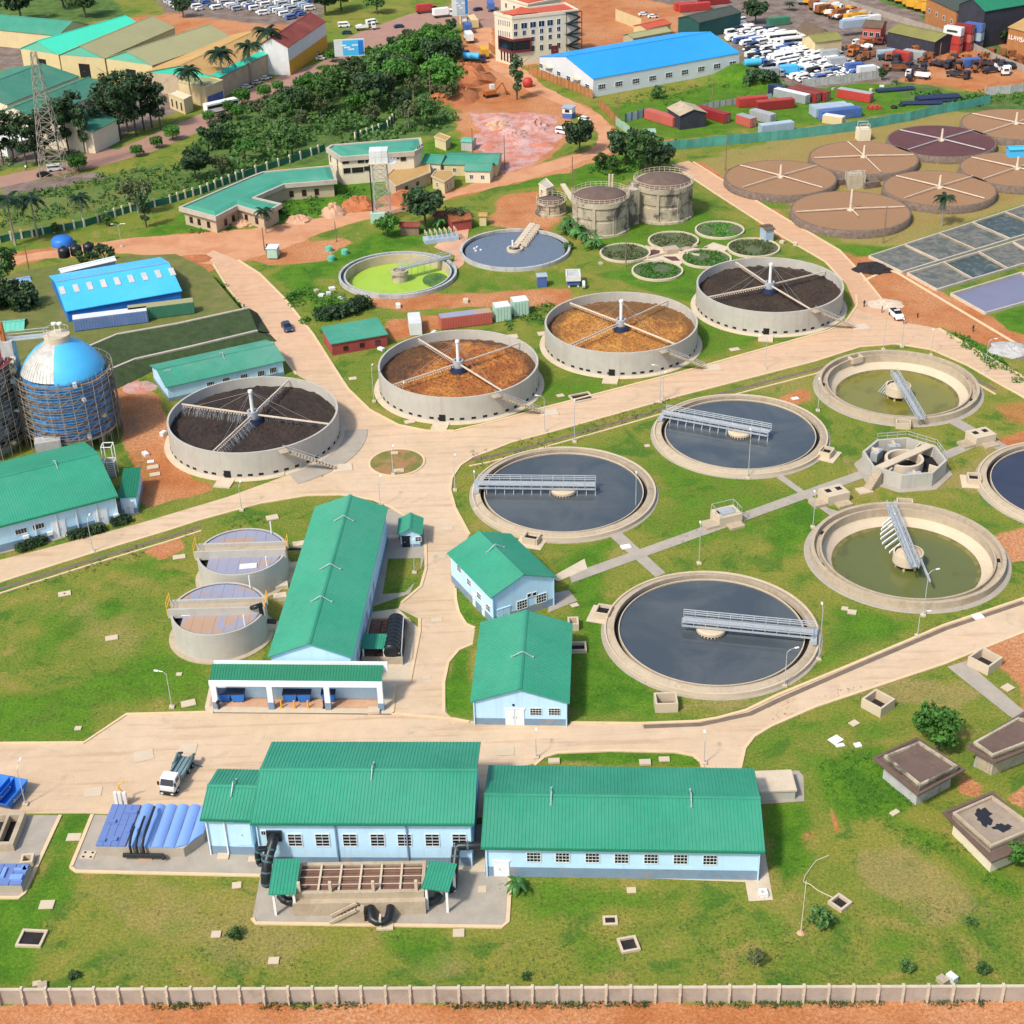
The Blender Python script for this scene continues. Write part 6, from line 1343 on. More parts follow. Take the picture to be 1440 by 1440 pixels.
# --- dustbins in the truck bay
def bin_(x,label):
 t = thing('waste_bin',label,'waste bin',G(x,985),0,'blue bins in the truck bay'); mb = MB(); mb.add([(-.75,-.55,.2),(.75,-.55,.2),(.75,.55,.2),(-.75,.55,.2),(-.95,-.7,1.5),(.95,-.7,1.5),(.95,.7,1.5),(-.95,.7,1.5)],[(3,2,1,0),(0,1,5,4),(1,2,6,5),(2,3,7,6),(3,0,4,7)]); build('body',mb,'deep_blue',t,world=False)
 mb = MB(); mb.add([(-1,-.72,1.5),(1,-.72,1.5),(1,.74,1.62),(-1,.74,1.62),(-1,-.72,1.58),(1,-.72,1.58),(1,.74,1.72),(-1,.74,1.72)],[(3,2,1,0),(4,5,6,7),(0,1,5,4),(1,2,6,5),(2,3,7,6),(3,0,4,7)]); build('lid',mb,'navy',t,world=False)
 for sx in (-.6,.6):
  for sy in (-.45,.45): mb = MB(); mb.tube([(sx - .05,sy,.12),(sx + .05,sy,.12)],.12,8); build('wheel',mb,'tyre',t,world=False)
for x,l in ((316,'blue bin leftmost in the truck bay'),(336,'blue bin second from left in the truck bay'),(409,'blue bin left of the pair at the middle of the truck bay'),(429,'blue bin right of the pair at the middle of the truck bay'),(463,'blue bin alone right of the third column of truck bay')): bin_(x,l)
for i,x in enumerate((396,414.5,433.5,308,456)): 
 q = G(x,996); mb = MB(); mb.tube([(q.x,q.y,.06),(q.x,q.y,1.3)],.12,8); mb.box((q.x,q.y,.06),.4,.4,.12); solo('bollard',mb,'yellow_paint' if i < 3 else 'black_plastic',('yellow bollard in front of the middle bins, %s of three' % ('left','middle','right')[i]) if i < 3 else 'dark stump beside the %s column of truck bay' % ('first' if i == 3 else 'third'),'bollard',group='bollards in the truck bay')
mb = MB(); q = G(178,1128); mb.tube([(q.x,q.y,0),(q.x - .1,q.y,1.6),(q.x - .7,q.y,2.4),(q.x - .5,q.y,3.0),(q.x + .1,q.y,3.3)],.1,8); mb.box(q,.6,.6,.15); solo('davit',mb,'yellow_paint','yellow davit crane behind the blue covered channel','davit')
# --- side biofilter with black vessel beside the long hall
o,u,v,L,W = frame_of(((508,925),(566,925),(526,868)),1.2); P = lambda a,b,z=0.: o + u * a + v * b + Vector((0,0,z))
t = rooted('scrubber_bed','walled bed of brown panels between long hall and road','biofilter',o,u,v,L,W); mb = MB()
for a,b,da,db in ((0,0,L,.3),(0,W - .3,L,.3),(L - .3,.3,.3,W - .6),(0,.3,.3,W - .6),(L * .62,.3,.25,W - .6)): mb.ob(P(a,b),u * da,v * db,(0,0,1.2))
build('wall',mb,'concrete_tan',t)
for i in range(2):
 for j in range(3):
  mb = MB(); a0,b0 = .45 + i * (L * .62 - .3) / 2,.45 + j * (W - .8) / 3
  for k in range(5): mb.ob(P(a0,b0 + k * (W - .8) / 15,.7),u * ((L * .62 - .3) / 2 - .25),v * ((W - .8) / 15 - .08),(0,0,.3))
  build('media_panel',mb,'slat_brown',t)['kind'] = 'stuff'
mb = MB(); ribs(mb,P(.0,.2,2.6),P(L * .58,.2,2.6),P(L * .58,W * .36,2.8),P(0,W * .36,2.8),.4,.1); build('roof',mb,'green_roof',t); mb = MB(); [mb.box(P(a,b),.2,.2,2.55) for a,b in ((.3,.4),(L * .55,.4),(.3,W * .33),(L * .55,W * .33))]; build('column',mb,'white_paint',t)['kind'] = 'stuff'
t = thing('black_vessel','big horizontal black ribbed tank beside the long hall','vessel',P(L * .78,W * .45)); mb = MB(); p,q = P(L * .72,.2,1.9),P(L * .72,W * .86,1.9); d = (q - p).normalized(); mb.tube([p - d * .1,p,p + d * .25,q - d * .25,q,q + d * .1],[.4,.95,1.2,1.2,.95,.4],24); smooth_by_angle(build('shell',mb,'black_plastic',t))
for i in range(9): mb = MB(); m_ = p.lerp(q,(i + .5) / 9); mb.tube([m_ - d * .07,m_ + d * .07],1.27,24); build('band',mb,'black_plastic',t)
mb = MB(); mb.tube([P(L * .93,.3,1.3),P(L * .93,W * .8,1.3)],.55,14); build('side_pipe',mb,'black_plastic',t,smooth=True); mb = MB(); [mb.box(P(L * .72,b,0),2.,.4,1.0) for b in (.9,W * .4,W * .75)]; build('saddle',mb,'concrete',t)['kind'] = 'stuff'
mb = MB(); mb.bar(P(L * .99,-.2,2.5),P(L * .9,W * .86,2.5),.14); [mb.bar(P(L * (.99 - .09 * f),-.2 + f * W * .86,0),P(L * (.99 - .09 * f),-.2 + f * W * .86,2.5),.12) for f in (0,.5,1)]; build('pipe_rack',mb,'galvanised',t)
# --- concrete tank on the right of the blower hall
t = thing('settled_tank','low square concrete tank with stained lid at the right end of the long hall','tank',G(1094,1108)); mb = MB(); o,u,v,L,W = frame_of(((1070,1112),(1119,1110),(1067,1085)),1.7); mb.ob(o,u * L,v * W,(0,0,1.45)); build('wall',mb,'concrete_wall',t); mb = MB(); mb.ob(o - u * .15 - v * .15 + Vector((0,0,1.45)),u * (L + .3),v * (W + .3),(0,0,.25)); build('lid',mb,'concrete_pale',t)
# --- covers, chambers (label each by what it lies beside)
for a in ((91,836,1.9,1.3,.22,.3,'pale manhole cover with dark slot in the left lawn, farthest'),(157,898,1.8,1.2,.2,.25,'pale manhole cover in the middle of the left lawn'),(265,990,2.0,1.4,.2,.3,'pale manhole cover beside the truck bay corner'),(110,1025,.9,.8,.2,0,'small pale cover near the left lawn corner by the yard'),(252,949,.8,.7,.2,0,'tiny pale cover above the left lawn lamp'),
 (383,729,2.0,1.5,.3,.3,'pale manhole cover behind the farther lilac tank'),(252,784,2.0,1.2,.2,.2,'pale manhole cover on the red soil patch'),(104,1178,1.7,1.3,.15,0,'pale manhole cover on the green strip between pavings'),(66,1273,1.7,1.4,.15,0,'pale square cover below the left edge paving'),(333,1246,1.1,1.0,.2,.1,'pale square cover left of the biofilter paving corner'),(304,1315,1.1,1.0,.2,0,'pale square cover in the front lawn, left of the biofilter paving'),
 (385,1352,1.2,1.0,.2,0,'pale square cover near the front wall, left of middle'),(645,1313,1.3,1.2,.2,0,'pale cover with dark centre below the biofilter paving'),(888,1253,1.1,.9,.2,0,'pale square cover below the long low hall'),(52,1384,.9,.7,.2,.2,'small pale cover by the front wall at the left'),
 (678,1251,1.0,1.1,.06,0,'pale square cover on paving right of the right canopy'),(124,1203,1.7,1.4,.12,-.1,'cream cover with four holes on the grey paving'),(206,1204,1.7,1.6,.3,0,'orange tan cover in front of the blue channel'),(355,1209,1.0,.9,.12,0,'small cream cover on paving left of the black ducts'),(314,1205,1.4,1.2,.3,0,'concrete gully box below the annexe shutter'),
 (907,1074,1.5,1.0,.5,0,'tan block on the strip behind the long low hall, left'),(779,1072,1.5,.9,.5,0,'tan block at the left end of strip behind the long low hall'),(934,1069,1.4,.9,.3,0,'pale cover at the right of strip behind the long low hall'),(1175,1041,1.7,1.3,.12,.6,'bright white cover in the right lawn'),(1181,1049,1.2,.6,.2,.2,'broken pale slab below the bright white cover'),(1206,1049,.9,.8,.3,.2,'round edged pale block right of the bright white cover'),
 (1201,1018,1.2,1.0,.2,.6,'pale ring cover below the raised square chamber'),(1258,1144,1.2,.7,.3,.6,'low pale block by the first brown hut'),(1417,968,1.5,1.3,.2,.6,'cream cover right of the paved drive'),(1384,917,1.6,1.2,.2,.6,'pale slab behind the upper right chamber'),(1188,857,1.0,.8,.3,-.3,'pale cover, left of the pair below the green water tank'),(1198,862,1.3,1.0,.35,-.3,'cream cover, right of the pair below the green water tank'),
 (1375,868,1.5,1.2,.3,.3,'white cover at the lower right of the green water tank'),(910,628,.9,.8,.3,.2,'small cream cover, upper of two between the clarifiers'),(1118,561,1.3,.9,.2,.3,'white cover on a bare patch by the yellow water tank'),(880,770,1.6,1.1,.3,.3,'white cover on the footpath right of the askew hall'),(808,852,1.2,.9,.2,.4,'pale slab behind the askew hall'),
 (526,1001,1.6,1.2,.6,0,'concrete block at the corner of the small lawn by the hall'),(296,655,1.2,1.0,.25,.3,'pale slab left of the black filled tank'),(215,658,2.0,1.3,.3,.3,'grey slab, largest of those on the red soil by the silo'),(212,650,1.2,.8,.25,.2,'small white block right behind the silo'),(218,668,1.8,1.2,.25,.3,'cream slab nearest the left hall'),(395,668,1.3,1.2,.35,.1,'pale block in front of the black filled tank'),
 (555,638,1.3,.9,.3,0,'pale slab at the back of the roundabout'),(561,663,1.8,1.1,.35,.1,'pale slab at the front of the roundabout'),(576,594,1.9,1.3,.25,.3,'pale slab left in front of the rust orange tank'),(496,533,1.5,1.2,.2,.2,'pale slab by the road left of the rust orange tank'),(720,474,2.4,1.8,.25,.2,'pale slab behind the rust orange tank'),(763,470,2.,1.8,.25,.2,'pale slab left of the bright orange tank'),(788,557,1.4,1.1,.2,.3,'faint pale cover between rust and orange tanks'),
 (1033,492,2.,1.3,.2,.3,'pale cover below the dark brown tank'),(210,434,3.4,1.4,.3,.1,'rusty slab at the end of green container'),(202,1063,2.6,2.2,.03,.3,'worn pale patch in the yard paving, left of pair'),(264,1053,2.4,2.,.03,0,'worn pale patch in the yard paving, right of pair'),(131,1114,2.2,1.8,.03,.1,'yellowish patch in the yard paving near the blue channel'),(711,1056,2.3,1.9,.03,0,'pale patch in the road behind the front halls gap'),(619,782,1.9,1.4,.03,0,'pale patch in the road left of the askew hall'),(629,743,1.9,1.3,.03,0,'pale patch in the road by dark clarifier curve'),(614,872,1.6,1.1,.03,0,'small dark speckled cover in the road by the black vessel'),(600,953,1.3,.8,.03,0,'brown gully cover in the road by truck bay')):
 if a[-1]: slab(*a[:6],a[-1],hole=4 if a[0] in (124,) else (1 if a[0] in (91,) else 0),matn='laterite_pale' if a[0] in (206,210) else ('white_paint' if 'white' in a[-1] else 'concrete_cream'),z=TZ if a[0] == 210 else .06)
for a in ((936,994,3.1,2.6,1.5,.0,'square raised concrete chamber by the lower road below the nearest clarifier'),(1234,995,3.2,3.2,1.5,.72,'square raised concrete chamber in the right lawn, standing askew'),(1384,936,3.4,3.4,1.5,.7,'square raised concrete chamber at the upper right beside the drive'),(1181,1272,2.0,2.0,.5,.7,'small open pit with pale rim in the front right lawn'),(884,1330,2.2,2.2,.35,.2,'tilted pale frame round a glassy pit in the front lawn'),(858,1295,1.7,1.4,.15,0,'faint pale frame in the grass below the long low hall'),
 (45,1321,3.0,2.6,.3,-.1,'white framed pit in bright grass at lower left'),(636,1233,1.3,1.3,.9,0,'brick red lined chamber between the two front halls'),(818,560,4.2,3.2,.35,.35,'wire framed rubble pit beside the road between filters'),(812,913,2.6,2.2,.6,0,'concrete chamber right of the middle hall'),(806,882,1.6,2.0,1.2,0,'tall pale box chamber right of the middle hall, farther')):
 pit(*a)
pit(1073,1258,1.0,1.0,.5,.1,'small white gully box at the paving end right of the long low hall',matn='white_paint',group=None)
mb = MB(); mb.tube([G(*q,.1) for q in ((1165,1203),(1148,1210),(1140,1220),(1132,1232),(1130,1240),(1140,1244),(1150,1252),(1158,1256),(1173,1263))],.06,5); solo('hose',mb,'concrete_pale','pale winding hose running from the pit in the right lawn','hose')
# --- bottom boundary wall
a,b = G(-400,1412.5),G(1900,1405.3); u,L = uv_of(a,b); v = Vector((-u.y,u.x,0)); n = int(L / 2.63); st = L / n; t = thing('boundary_wall','long grey block wall with posts along the front lawn','wall',(a + b) / 2,math.atan2(u.y,u.x))
M_ = t.matrix_basis.inverted(); pm = MB(); pm.ob((0,-.09,0),(st - .3,0,0),(0,.18,0),(0,0,2.1)); cmn = MB(); cmn.ob((0,-.16,2.1),(st - .3,0,0),(0,.32,0),(0,0,.16)); po = MB(); po.ob((-.15,-.28,0),(.3,0,0),(0,.5,0),(0,0,2.45)); po.ob((-.08,-.42,0),(.16,0,0),(0,.14,0),(0,0,1.3))
mat('wall_block',(.36,.31,.26),.92,.14,.6,(.25,.19,.14),.35,(.5,.7),.6,.2,4,drip=.3,dcol=(.2,.15,.11)); mat('wall_coping',(.5,.44,.34),.9,.15,.6)
proto = None
for i in range(n + 1):
 x = -L / 2 + i * st
 if i == 0: p0_,c0_,s0_ = build('panel',pm,'wall_block',t,world=False),build('coping',cmn,'wall_coping',t,world=False),build('post',po,'wall_coping',t,world=False)
 else: p0_,c0_,s0_ = p0_.copy(),c0_.copy(),s0_.copy(); [COL.objects.link(q) for q in (p0_,c0_,s0_)]
 p0_.location = (x + .15,0,0); c0_.location = (x + .15,0,0); s0_.location = (x,0,0)
# --- lamp posts
lamp_n = [0]
def lamp(x,y,ytop,label,arm=0.,two=False,hh=None):
 h = hh or max(3.2,min(10,HT(x,y,ytop))); t = thing('lamp_post',label,'lamp post',G(x,y),0,'lamp posts'); mb = MB(); mb.tube([(0,0,0),(0,0,h * .5),(0,0,h)],[.075,.06,.045],8); build('pole',mb,'galvanised',t,world=False)
 mb = MB(); mb.box((0,0,0),.7,.7,.3); build('foot',mb,'concrete_pale',t,world=False)
 for s in ((1,-1) if two else (1,)):
  d = Vector((math.cos(arm),math.sin(arm),0)) * s; mb = MB(); mb.tube([(0,0,h - .1),d * .5 + Vector((0,0,h + .35)),d * 1.1 + Vector((0,0,h + .4))],.035,6); build('arm',mb,'galvanised',t,world=False); mb = MB(); e = d * 1.45 + Vector((0,0,h + .33)); mb.box(e,.6,.24,.12,arm); build('lamp_head',mb,'white_paint',t,world=False)
for l in ((1103,965,917,'lamp post before the nearest clarifier, its head over the water',.3),(1298,866,806,'lamp post in front of the green water tank',.3),(1290,895,865,'short lamp post by the lower road below the green tank',.3),(1151,928,860,'lamp post right of the nearest clarifier',1.5),(983,793,744,'lamp post at the back of the nearest clarifier',1.5),(1143,742,700,'lamp post beside the footpath corner in bright grass',1.5),
 (1052,673,612,'lamp post in front of the middle clarifier',1.5),(1150,578,540,'lamp post left of the yellow water tank',1.5),(766,607,560,'lamp post on the upper road before the rust orange tank',2.8),(808,622,570,'lamp post on the upper road, second from the roundabout',1.5),(928,566,517,'lamp post on the upper road before the orange tank, left',2.8),(932,562,530,'lamp post on the upper road before the orange tank, right',1.2),(1076,519,475,'lamp post on the upper road before the brown tank',2.8),
 (1242,492,437,'lamp post behind the yellow water tank',1.4),(1268,488,455,'lamp post by the junction near the white pickup',1.4),(1384,525,480,'lamp post by the road right of the yellow water tank',.2),(640,690,648,'lamp post by the roundabout, left of dark clarifier',1.4),(669,717,672,'lamp post at the left rim of dark clarifier',1.6),(894,712,673,'lamp post at the right rim of dark clarifier',1.5),
 (242,995,948,'lamp post in the left lawn near the yard',2.9),(131,776,733,'lamp post on the west road before the left hall',1.5),(340,718,686,'lamp post on the west road before the black filled tank',1.5),(553,668,635,'lamp post on the far side of roundabout',1.4),(535,712,678,'lamp post at the back of the long hall',1.4),(583,806,768,'lamp post on the small lawn by the gate hut',1.5),(36,1132,1082,'lamp post by the blue skips',1.5),
 (754,1066,1040,'lamp post behind the gap between the front halls',1.5),(990,1074,1042,'lamp post by the strip behind the long low hall',1.5),(526,565,520,'lamp post left of the rust orange tank',1.5),(569,580,545,'lamp post in grass at the corner of rust orange tank',1.5),(1309,500,470,'lamp post on the bend behind yellow water tank',1.4),(1438,1035,1000,'lamp post by the brown huts',1.4)): lamp(*l[:4],arm=l[4])
lamp(171,347,317,'twin headed white lamp post by the green fence',0.,True)
t = thing('leaning_pole','thin bare wooden pole standing in the front right lawn','pole',G(1126,1312)); mb = MB(); mb.tube([(0,0,0),(.1,.2,HT(1126,1312,1240))],[.055,.04],8); build('pole',mb,'pale_pipe',t,world=False); mb = MB(); mb.tube([(0,0,0),(0,0,.3)],[.5,.2],8); build('soil_heap',mb,'laterite_pale',t,world=False)
def post(x,y,yt,label,matn='timber_scaffold',r=.16,cross=False):
 h = HT(x,y,yt); q = G(x,y); mb = MB(); mb.tube([(q.x,q.y,0),(q.x,q.y,h)],[r,r * .7],6)
 if cross: mb.bar((q.x - 1,q.y,h - .6),(q.x + 1,q.y,h - .6),.12)
 solo('utility_pole',mb,matn,label,'utility pole',loc=(q.x,q.y,0),group='utility poles')
for l in ((1242,342,290,'dark pole leaning by the front brown gravel bed'),(1020,240,190,'dark pole left of the brown gravel beds'),(710,238,190,'thin pole in the pink excavation by the road'),(665,222,180,'thin pole right behind the turquoise hut'),(805,265,220,'tall thin pole behind the left digester'),(870,172,130,'dark pole in grass before the warehouse'),(1002,140,108,'dark pole pair in the grass by the grey fence'),(473,340,312,'thin pole on the brown plot by the red road'),
  (372,352,320,'thin pole at the junction of the red road'),(880,375,335,'rusty thin pole among the weedy beds'),(895,200,178,'dark pole in front of the guard hut'),(42,385,345,'rusty pole by the red road left of the blue factory'),(1320,92,60,'pole frame in the junk yard'),(606,150,95,'tall pale bare trunk pole in the thicket')): post(*l)
# --- vehicles near at hand
def wheels(t,xs_,wy,r,wd=.3,nm='wheel'):
 for x in xs_:
  for s in (-1,1):
   mb = MB(); mb.tube([(x,s * wy - wd / 2,r),(x,s * wy + wd / 2,r)],r,16); wh = build(nm,mb,'tyre',t,world=False); mb = MB(); mb.tube([(x,s * (wy + wd * .3) - .02,r),(x,s * (wy + wd * .3) + .09,r)],r * .55,10); build('rim',mb,'steel',wh,world=False)
def hull(mb,secs):
 """loft through cross sections (x, half width, z0, z1)"""
 vs = []
 for x,hw,z0,z1 in secs: vs += [(x,-hw,z0),(x,hw,z0),(x,hw,z1),(x,-hw,z1)]
 fs = [(4 * i + j,4 * i + (j + 1) % 4,4 * i + 4 + (j + 1) % 4,4 * i + 4 + j) for i in range(len(secs) - 1) for j in range(4)]; k = 4 * (len(secs) - 1)
 mb.add(vs,[f[::-1] for f in fs] + [(0,1,2,3),(k + 3,k + 2,k + 1,k)])
def bevel(o,wd=.06,seg=2):
 b = bmesh.new(); b.from_mesh(o.data); bmesh.ops.bevel(b,geom=[e for e in b.edges if len(e.link_faces) == 2 and e.calc_face_angle(0) > .5],offset=wd,segments=seg,affect='EDGES',profile=.6)
 for f in b.faces: f.smooth = True
 b.to_mesh(o.data); b.free(); return o
def car_mesh_thing(label,paint,loc,rz,suv=False,group=None,cat='car',pickup=False):
 t = thing('parked_car' if not pickup else 'pickup_truck',label,cat,loc,rz,group); h = .25 if suv else 0; mb = MB(); hull(mb,[(-2.2,.8,.4,.85 + h),(-2.0,.88,.3,.95 + h),(1.2,.9,.28,.95 + h),(1.9,.86,.3,.82 + h),(2.2,.72,.4,.68 + h)]); bevel(build('body',mb,paint,t,world=False))
 mb = MB(); hull(mb,[(-1.7 if not pickup else -.2,.74,.9 + h,1.0 + h),(-1.2 if not pickup else 0,.68,.9 + h,1.45 + h),(.35,.68,.9 + h,1.46 + h),(1.15,.76,.9 + h,.98 + h)]); cb = bevel(build('cabin_glass',mb,'dark_glass',t,world=False),.04)
 mb = MB(); hull(mb,[(-1.25 if not pickup else -.05,.62,1.4 + h,1.49 + h),(.4,.62,1.4 + h,1.5 + h)]); build('cabin_roof',mb,paint,t,world=False)
 if pickup: mb = MB(); mb.ob((-2.1,-.7,.97 + h),(1.8,0,0),(0,1.4,0),(0,0,.03)); build('cargo_bed',mb,'black_void',t,world=False)
 wheels(t,(-1.4,1.35),.8,.34,.22)
 for s in (-.6,.6): mb = MB(); mb.box((2.17,s,.55 + h),.06,.3,.14); build('headlight',mb,'white_paint',t,world=False); mb = MB(); mb.box((-2.2,s,.6 + h),.06,.25,.16); build('tail_light',mb,'red_paint',t,world=False)
 return t
mat('car_blue',(.03,.05,.11),.3,.1); mat('car_silver',(.4,.42,.44),.3,.1)
d_ = G(417,485) - G(373,412); car_mesh_thing('dark blue car driving down the north road','car_blue',G(404,463,.05),math.atan2(-d_.y,-d_.x) + math.pi)
car_mesh_thing('white pickup truck by the soil heap at the upper junction','white_paint',G(1260,446,.06),R(-80),True,None,'pickup truck',True)
t = thing('skip_loader_truck','white cab truck with bare teal skip loader bed in the yard','truck',G(251,1096,.03),R(-103)); t.scale = (.87,) * 3; mb = MB(); hull(mb,[(1.6,1.15,1.0,2.9),(3.2,1.15,.8,2.9),(3.75,1.12,.75,1.85),(3.85,1.08,.75,1.7)]); bevel(build('cab',mb,'white_paint',t,world=False),.1)
mb = MB(); mb.add([(3.26,-1.02,2.78),(3.26,1.02,2.78),(3.80,1.02,1.92),(3.80,-1.02,1.92)],[(0,3,2,1)]); build('windscreen',mb,'dark_glass',t,world=False)
mb = MB(); [mb.ob((1.9,s * 1.16 - (.02 if s > 0 else 0),1.9),(1.1,0,0),(0,.02,0),(0,0,.75)) for s in (-1,1)]; build('side_window',mb,'dark_glass',t,world=False)
mb = MB(); mb.box((3.9,0,.45),.35,2.3,.5); build('bumper',mb,'black_plastic',t,world=False)
for s in (-.8,.8): mb = MB(); mb.box((4.07,s,.6),.06,.4,.2); build('headlight',mb,'white_paint',t,world=False); mb = MB(); mb.box((3.7,s * 1.65,1.9),.12,.3,.6); build('mirror',mb,'black_plastic',t,world=False)
mb = MB(); mb.ob((-4.0,-.55,.75),(7.4,0,0),(0,1.1,0),(0,0,.3)); build('chassis',mb,'black_plastic',t,world=False)
mb = MB(); mb.ob((-3.9,-1.15,1.06),(5.2,0,0),(0,2.3,0),(0,0,.14)); mb.ob((-3.9,-1.15,1.2),(5.2,0,0),(0,.22,0),(0,0,.4)); mb.ob((-3.9,.93,1.2),(5.2,0,0),(0,.22,0),(0,0,.4)); mb.ob((-3.7,-.45,1.2),(4.6,0,0),(0,.18,0),(0,0,.16)); mb.ob((-3.7,.3,1.2),(4.6,0,0),(0,.18,0),(0,0,.16)); build('loader_bed',mb,'loader_teal',t,world=False)
for s in (-1,1): mb = MB(); mb.bar((-.8,s * 1.2,1.2),(-3.4,s * 1.2,2.1),.28,.34); mb.bar((-3.4,s * 1.2,2.1),(-4.4,s * 1.0,1.4),.24,.3); build('lift_arm',mb,'teal_chassis',t,world=False); mb = MB(); mb.bar((-2.9,s * 1.1,.7),(-3.3,s * 2.4,.1),.16); build('outrigger',mb,'teal_chassis',t,world=False)
wheels(t,(2.8,-1.6,-2.9),1.02,.5,.34)
# --- people
def person(x,y,label,shirt,h=1.72,rz=0,z=0.):
 t = thing('person',label,'person',G(x,y,z),rz,None); me = bpy.data.meshes.new('body'); J = [(0,0,.95),(0,0,1.2),(0,0,1.42),(0,.01,1.52),(0,.02,1.66),(.2,0,1.4),(.26,.02,1.13),(.25,.12,.9),(-.2,0,1.4),(-.26,-.03,1.13),(-.25,.06,.9),(.1,0,.9),(.11,.08,.5),(.12,0,.06),(.12,.14,.03),(-.1,0,.9),(-.11,-.02,.5),(-.12,-.12,.06),(-.12,.02,.03)]
 E_ = [(0,1),(1,2),(2,3),(3,4),(2,5),(5,6),(6,7),(2,8),(8,9),(9,10),(0,11),(11,12),(12,13),(13,14),(0,15),(15,16),(16,17),(17,18)]; Rr = [.15,.15,.16,.06,.11,.07,.05,.04,.07,.05,.04,.09,.065,.05,.04,.09,.065,.05,.04]
 me.from_pydata([tuple(c * h / 1.75 for c in j) for j in J],E_,[]); o = bpy.data.objects.new('body',me); COL.objects.link(o); md = o.modifiers.new('skin','SKIN'); o.modifiers.new('sub','SUBSURF').levels = 1
 for v_,r_ in zip(me.skin_vertices[0].data,Rr): v_.radius = (r_,r_)
 me.skin_vertices[0].data[0].use_root = True; dg = bpy.context.evaluated_depsgraph_get(); m2 = bpy.data.meshes.new_from_object(o.evaluated_get(dg)); o.modifiers.clear(); o.data = m2; bpy.data.meshes.remove(me)
 m2.materials.clear(); [m2.materials.append(MT[q]) for q in ('skin_brown','navy',shirt,'black_plastic')]
 for p_ in m2.polygons: zc = p_.center.z * 1.75 / h; p_.material_index = 3 if zc < .1 else (1 if zc < .95 else (2 if zc < 1.48 and not (abs(p_.center.x) > .2 and zc < 1.1) else 0))
 m2.polygons.foreach_set('use_smooth',[True] * len(m2.polygons)); o.parent = t; return t
mat('skin_brown',(.11,.055,.035),.6,.1)
person(1215,432,'person in dark clothes walking left of the white pickup, farther','navy',rz=.4); person(1240,440,'person in rust shirt beside the white pickup, on its left','rust',rz=1.2); person(1271,456,'person in rust shirt standing at the front of white pickup','rust',rz=2.); person(1290,447,'person crouched low on red soil right of the pickup','maroon',h=1.2)
person(308,997,'person in dark clothes at the left column of truck bay','black_plastic',rz=.5,z=.07); person(1368,467,'person in dark shirt walking the red lane by drying beds','navy',rz=.5); person(950,202,'person in brown shirt on red drive by the arched shed','maroon'); person(519,70,'person in brown shirt on the highway verge by the billboard','maroon'); person(37,240,'person in pale shirt on roadside below dark trees','white_paint'); person(203,219,'person in dark clothes by the second trimmed bush','navy')
# --- brown huts at the right
def hut(label,px,h1,px2,h2,wall,top,patch=None):
 B = flat('old_hut',label,px,h1,wall=wall,fascia='slab_brown',fh=.28,over=1.1,top='slab_brown',rim=.4)
 pl = [Vector((q.x,q.y,0)) for q in GL(px2,h2)]; n = len(pl); mb = MB(); mb.prism([(p.x,p.y) for p in pl],h1 - .2,h2 - .35); ul = build('upper_roof',mb,top,B.root)
 a = sum(pl[i].x * pl[(i + 1) % n].y - pl[(i + 1) % n].x * pl[i].y for i in range(n)); s = 1 if a > 0 else -1; inn = inset(pl,.3); mb = MB(); z = lambda w_,t_: Vector((w_.x,w_.y,t_))
 for i in range(n):
  j = (i + 1) % n
  for f in ((z(pl[i],h2 - .8),z(pl[j],h2 - .8),z(pl[j],h2),z(pl[i],h2)),(z(pl[i],h2),z(pl[j],h2),z(inn[j],h2),z(inn[i],h2)),(z(inn[i],h2),z(inn[j],h2),z(inn[j],h2 - .4),z(inn[i],h2 - .4))): mb.quad(*(f if s > 0 else f[::-1]))
 build('upstand',mb,'concrete_old' if not patch else 'concrete_tan',ul)
 if patch:
  for cx_,cy_,rx,ry in patch:
   q = G(cx_,cy_,h2 - .34); rs = random.Random(cx_); mb = MB(); mb.sheet([(q.x + rx * math.cos(k * .3) * rs.uniform(.5,1.2),q.y + ry * math.sin(k * .3) * rs.uniform(.5,1.2)) for k in range(21)],h2 - .34); build('tar_patch',mb,'tar_patch',ul,tri=True)
 return B
hut('square old hut with plain brown double roof by the leafy tree',[(1227,1065),(1291,1118),(1358,1082),(1290,1036)],3.1,[(1243,1062),(1294,1104),(1348,1077),(1293,1042)],4.0,'grey_walling','slab_brown')
hut('square old hut with black tar patches on its roof',[(1325,1142),(1395,1212),(1470,1180),(1396,1112)],3.1,[(1340,1142),(1394,1190),(1458,1163),(1395,1118)],4.0,'cream_pale','slab_grey',[(1383,1148,1.1,1.9),(1410,1164,1.3,.8)])
hut('long old hut with peeling roof behind the leafy tree',[(1358,1050),(1400,1072),(1500,1032),(1440,1000)],3.3,[(1369,1043),(1396,1062),(1490,1026),(1432,1008)],4.0,'concrete_old','slab_brown')
mb = MB(); q = G(1371,1078); mb.bar((q.x,q.y,0),(q.x + .3,q.y,3.),.35); mb.bar((q.x + 1.1,q.y + .6,0),(q.x + 1.1,q.y + .6,2.9),.3); solo('hut_prop',mb,'grey_walling','leaning grey props under the eave of the peeling hut','props')
